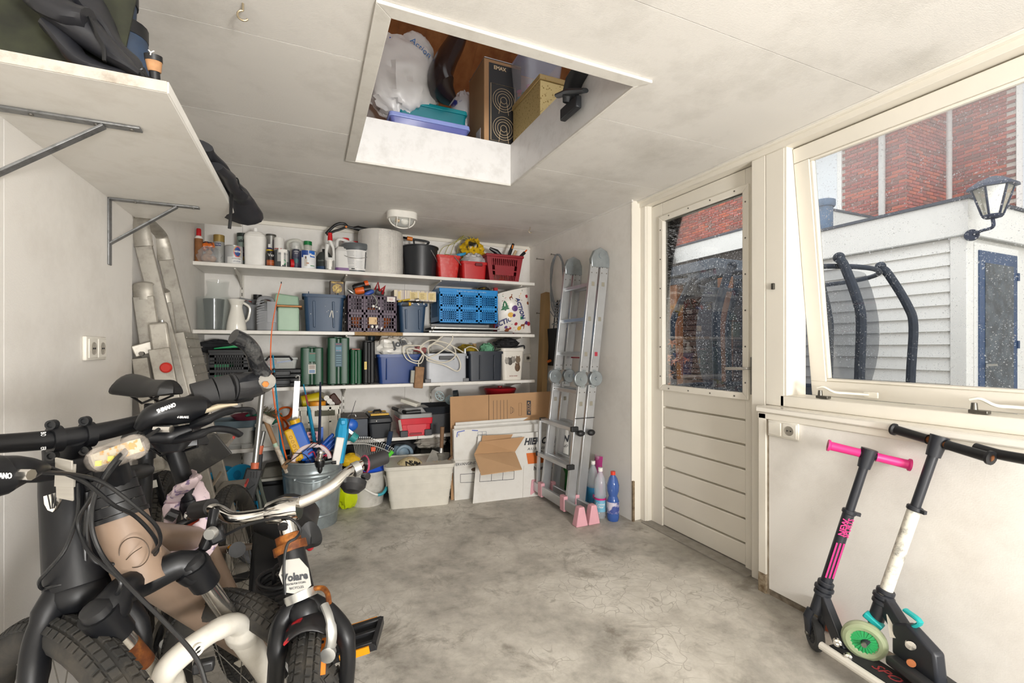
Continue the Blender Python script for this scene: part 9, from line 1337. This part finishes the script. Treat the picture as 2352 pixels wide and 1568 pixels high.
for a, b, r_, m in ((C0-u3*.008, C0+u3*.008, .031, M_tin), (C1-u3*.004, C1+u3*.012, .032, M_rust), (C1+u3*.012, C1+u3*.03, .024, M_rust)): tb_(t, 'headset_cup', [a, b], r_, m, 20)
tb_(t, 'rusty_quill', [C1+u3*.02, Q0], .0175, M_rust, 16); tb_(t, 'chrome_quill', [Q0, Q1], .0165, M_chrome, 16); P(MB().tube([Q1+V((-.03, .01, -.004)), Q1, Q1+V((.03, -.01, .004))], [.022, .028, .022], 16), 'stem_clamp', M_chrome, t); P(MB().cyl(Q1+V((.0, -.03, -.02)), Q1+V((.0, -.036, -.024)), .009, n=12), 'stem_bolt', M_bk, t)
hb = spl([p3(478, 1168, 1.04), p3(500, 1172, 1.035), p3(535, 1188, 1.03), p3(590, 1183, 1.04), p3(652, 1166, 1.05), p3(710, 1145, 1.08), p3(760, 1118, 1.11), p3(795, 1088, 1.15), p3(815, 1075, 1.18), p3(850, 1060, 1.22)], 6); tb_(t, 'handlebar', hb, .0125, M_chrome, 18); tb_(t, 'grip', [p3(838, 1066, 1.20), p3(884, 1049, 1.25)], .018, mat('black_leather_grip', '1d1c1e', .5), 18); tb_(t, 'left_grip', [p3(486, 1165, 1.04), p3(448, 1172, 1.06)], .018, mat('black_leather_grip', '1d1c1e', .5), 16); q = p3(838, 1066, 1.2); P(MB().tube(arc(q, (.1, .3, 1), (-.4, .9, 0), .019, 0, 360, 16)[:-1], .0025, 5, closed=True), 'pink_stitching', pl('8f2f4a', .6), t)
q = p3(812, 1105, 1.16); P(MB().lathe([(.03, 0), (.029, .012), (.018, .024), (0, .027)], q, (-.2, -.5, -.75), n=24), 'bell', M_black, t); P(MB().tube([q+V((.02, -.0, .01)), p3(845, 1094, 1.16)], [.006, .009], 8), 'bell_lever', M_black, t); P(MB().lathe([(.017, -.008), (.017, .008)], p3(818, 1076, 1.18), (.9, .3, .25), n=16), 'bell_clamp', M_tin, t)
tb_(t, 'brake_lever', spl([p3(492, 1170, 1.0), p3(487, 1200, .99), p3(482, 1225, .99), p3(470, 1255, .98), p3(455, 1270, .98)], 4), [.013]*8+[.016]*5+[.011]*4, M_mb, 12, sy=.7); P(MB().beam(p3(478, 1235, .985), p3(515, 1218, 1.0), .035, .03), 'lever_body', M_mb, t, bev=.006); P(MB().lathe([(.010, -.012), (.012, -.008), (.012, .0), (.006, .0), (.005, -.004), (0, -.004)], p3(488, 1222, .965), (.3, .8, 0), n=16), 'pivot_bolt', M_tin, t)
cable(t, [p3(500, 1238, 1.0), p3(560, 1208, 1.0), p3(620, 1192, 1.0), p3(665, 1190, 1.0), p3(690, 1215, 1.0), p3(680, 1235, 1.0), p3(660, 1250, .99), p3(652, 1300, .98), p3(655, 1365, .97)])
for s in (-1, 1): P(MB().tube(spl([C0+a3*(s*.01)-u3*.01, C0-u3*.045+a3*(s*.045), C0-u3*.1+a3*(s*.062)+f3*.01, w3+a3*(s*.062)+UZ*.12+f3*-.02, w3+a3*(s*.055)], 6), [.018]*12+[.015]*8+[.011]*5, 14), 'fork_leg', M_mb, t)
P(MB().sph(C0-u3*.03, (.032, .03, .03)), 'fork_crown', M_mb, t); P(MB().lathe([(.012, 0), (.012, .006), (.005, .006), (0, .004)], C0-u3*.05+f3*.028, f3, n=14), 'crown_bolt', M_tin, t)
P(MB().grid(lambda u, v: w3+a3*(.038*(2*u-1))+f3*((.332-.02*(2*u-1)**2)*math.sin(rad(-30+37*v)))+UZ*((.332-.02*(2*u-1)**2)*math.cos(rad(-30+37*v))), 8, 12), 'mudguard', mat('red_black_guard', 'b8242c', .35, sc=14, h2='1d1c1e', thr=(.47, .5)), t, thick=.003)
P(MB().prism([(-.026, .008), (-.012, .034), (.016, .034), (.028, .012), (.026, -.02), (.004, -.034), (-.02, -.026)], (C0+C1)/2+f3*.0265+UZ*.004, a3, u3, f3*.002), 'name_badge', pl('a5a39d', .4), t); q = (C0+C1)/2+f3*.0292+UZ*.004; txt('Volare', .02, q, a3, u3, M_prn, t, bold=.0008, fit=.046, shear=.2); txt('CREATED FOR CYCLING', .005, q-u3*.012, a3, u3, M_prn, t, fit=.036); txt('BICYCLES', .006, q-u3*.02, a3, u3, M_prn, t)
tb_(t, 'frame_tube', [C0+u3*.03, bb3], .021, M_mb, 16); tb_(t, 'frame_tube', [C1-u3*.02, bb3+UZ*.20+V((0, .1, 0))], .018, M_mb, 16); sp3 = p3(682, 1208, 1.45); tb_(t, 'seat_tube', [bb3, sp3+UZ*-.06], .016, M_mb, 14); saddle(t, sp3, (.28, -.96, 0), .26, .22, mat('saddle_matt', '1b1c1e', .5), .0, 1.7)
for s in (-1, 1): tb_(t, 'rear_stay', [bb3+V((s*.03, 0, 0)), r3+V((s*.06, 0, 0))], .01, M_mb); tb_(t, 'rear_stay', [sp3+V((s*.015, .02, -.1)), r3+V((s*.06, 0, 0))], .008, M_mb)
P(MB().grid(lambda u, v: r3+UX*(.04*(2*u-1))+UY*(.305*math.sin(rad(-70+140*v)))+UZ*(.305*math.cos(rad(-70+140*v))), 6, 16), 'rear_mudguard', M_mb, t, thick=.003); P(MB().sph(p3(712, 1248, 1.5), (.014, .012, .022)), 'red_lamp', M_rsp, t); cable(t, [p3(628, 1345, 1.2), p3(650, 1330, 1.16), p3(635, 1318, 1.2), p3(660, 1312, 1.18)])
tb_(t, 'brake_arm', spl([p3(745, 1388, .95), p3(757, 1420, .93), p3(762, 1460, .92), p3(755, 1500, .92)], 4), [.008]*6+[.010]*7, M_alu, 10, sy=.7); P(MB().lathe([(.013, -.012), (.014, 0), (.007, .002), (0, .002)], p3(752, 1506, .91), (-.3, -1, 0), n=16), 'brake_pivot', M_tin, t); P(MB().box(-.012, .012, -.006, .006, -.008, .008).xf(Mx.Translation(p3(730, 1485, .94))), 'brake_pad', M_black, t, bev=.003)
tb_(t, 'brake_noodle', spl([p3(715, 1352, 1.0), p3(740, 1350, 1.0), p3(752, 1362, .98), p3(756, 1385, .96)], 4), .005, M_rust, 8); tb_(t, 'crank_arm', [bb3+V((.06, 0, 0)), p3(800, 1472, 1.2)], .010, M_alu); pedal(t, p3(826, 1466, 1.16), (.95, -.2, .2), (.35, .9, .25)); P(MB().lathe([(.012, -.02), (.03, -.02), (.03, .02), (.012, .02)], p3(722, 1510, .93), a3, n=4), 'spoke_reflector', pl('e07a2a', .3), t)
t = T('coiled_cable_lock', 'black coiled cable lock hanging behind the head tube of the small city bike', 'lock', p(635, 1370, 1.15))
for k in range(5): P(MB().tube(arc(p(636, 1328+k*9, 1.16), V((.8, .3, .1*(k % 2))), V((-.3, .8, .12)), .05, 0, 360, 26)[:-1], .0055, 8, closed=True), 'lock_coil', M_black, t)
P(MB().cyl(p(640, 1382, 1.1), p(665, 1372, 1.1), .016, n=16), 'lock_barrel', M_black, t); P(MB().tube(spl([p(630, 1345, 1.14), p(632, 1305, 1.13), p(655, 1292, 1.12), p(672, 1292, 1.12)], 4), .0055, 8), 'lock_end', M_black, t)
t = T('key_ring', 'split ring with an orange tagged key hanging behind the chrome handlebar', 'key', p(532, 1262, 1.3)); P(MB().tube(arc(p(533, 1262, 1.3), du, UZ, .015, 0, 360, 18)[:-1], .0012, 5, closed=True), 'ring', M_chrome, t); P(MB().beam(p(525, 1257, 1.3), p(543, 1247, 1.3), .008, .006), 'orange_tag', M_amb, t); P(MB().beam(p(536, 1270, 1.3), p(536, 1288, 1.3), .006, .004), 'key_blade', M_bk, t); P(MB().cyl(p(545, 1262, 1.36), p(545, 1262, 1.28), .021, n=18), 'frame_lock_case', M_black, t)
wc = p(591, 1242, 2.5); t = T('trolley_wheel', 'small grey tyred wheel with a yellow hub on a black fork behind the bikes', 'wheel', (wc.x, wc.y, 0)); wx = V((.2, -.95, .1)); wc.z = .105; P(tire(MB(), wc, wx, .105, .024), 'tyre', mat('grey_rubber', '55565a', .8, var=.2, sc=40), t); P(MB().lathe([(.02, -.012), (.06, -.01), (.085, -.018), (.085, .018), (.06, .01)], wc, wx, n=30), 'rim', pl('46484c', .6), t); P(MB().lathe([(.0, .022), (.036, .02), (.038, .012)], wc, wx, n=24), 'yellow_hub', pl('cfcf5a', .4), t); P(MB().tube([wc+wx*.03, wc+wx*.04+V((-.02, 0, -.06))], .012, 8), 'axle_arm', M_black, t)
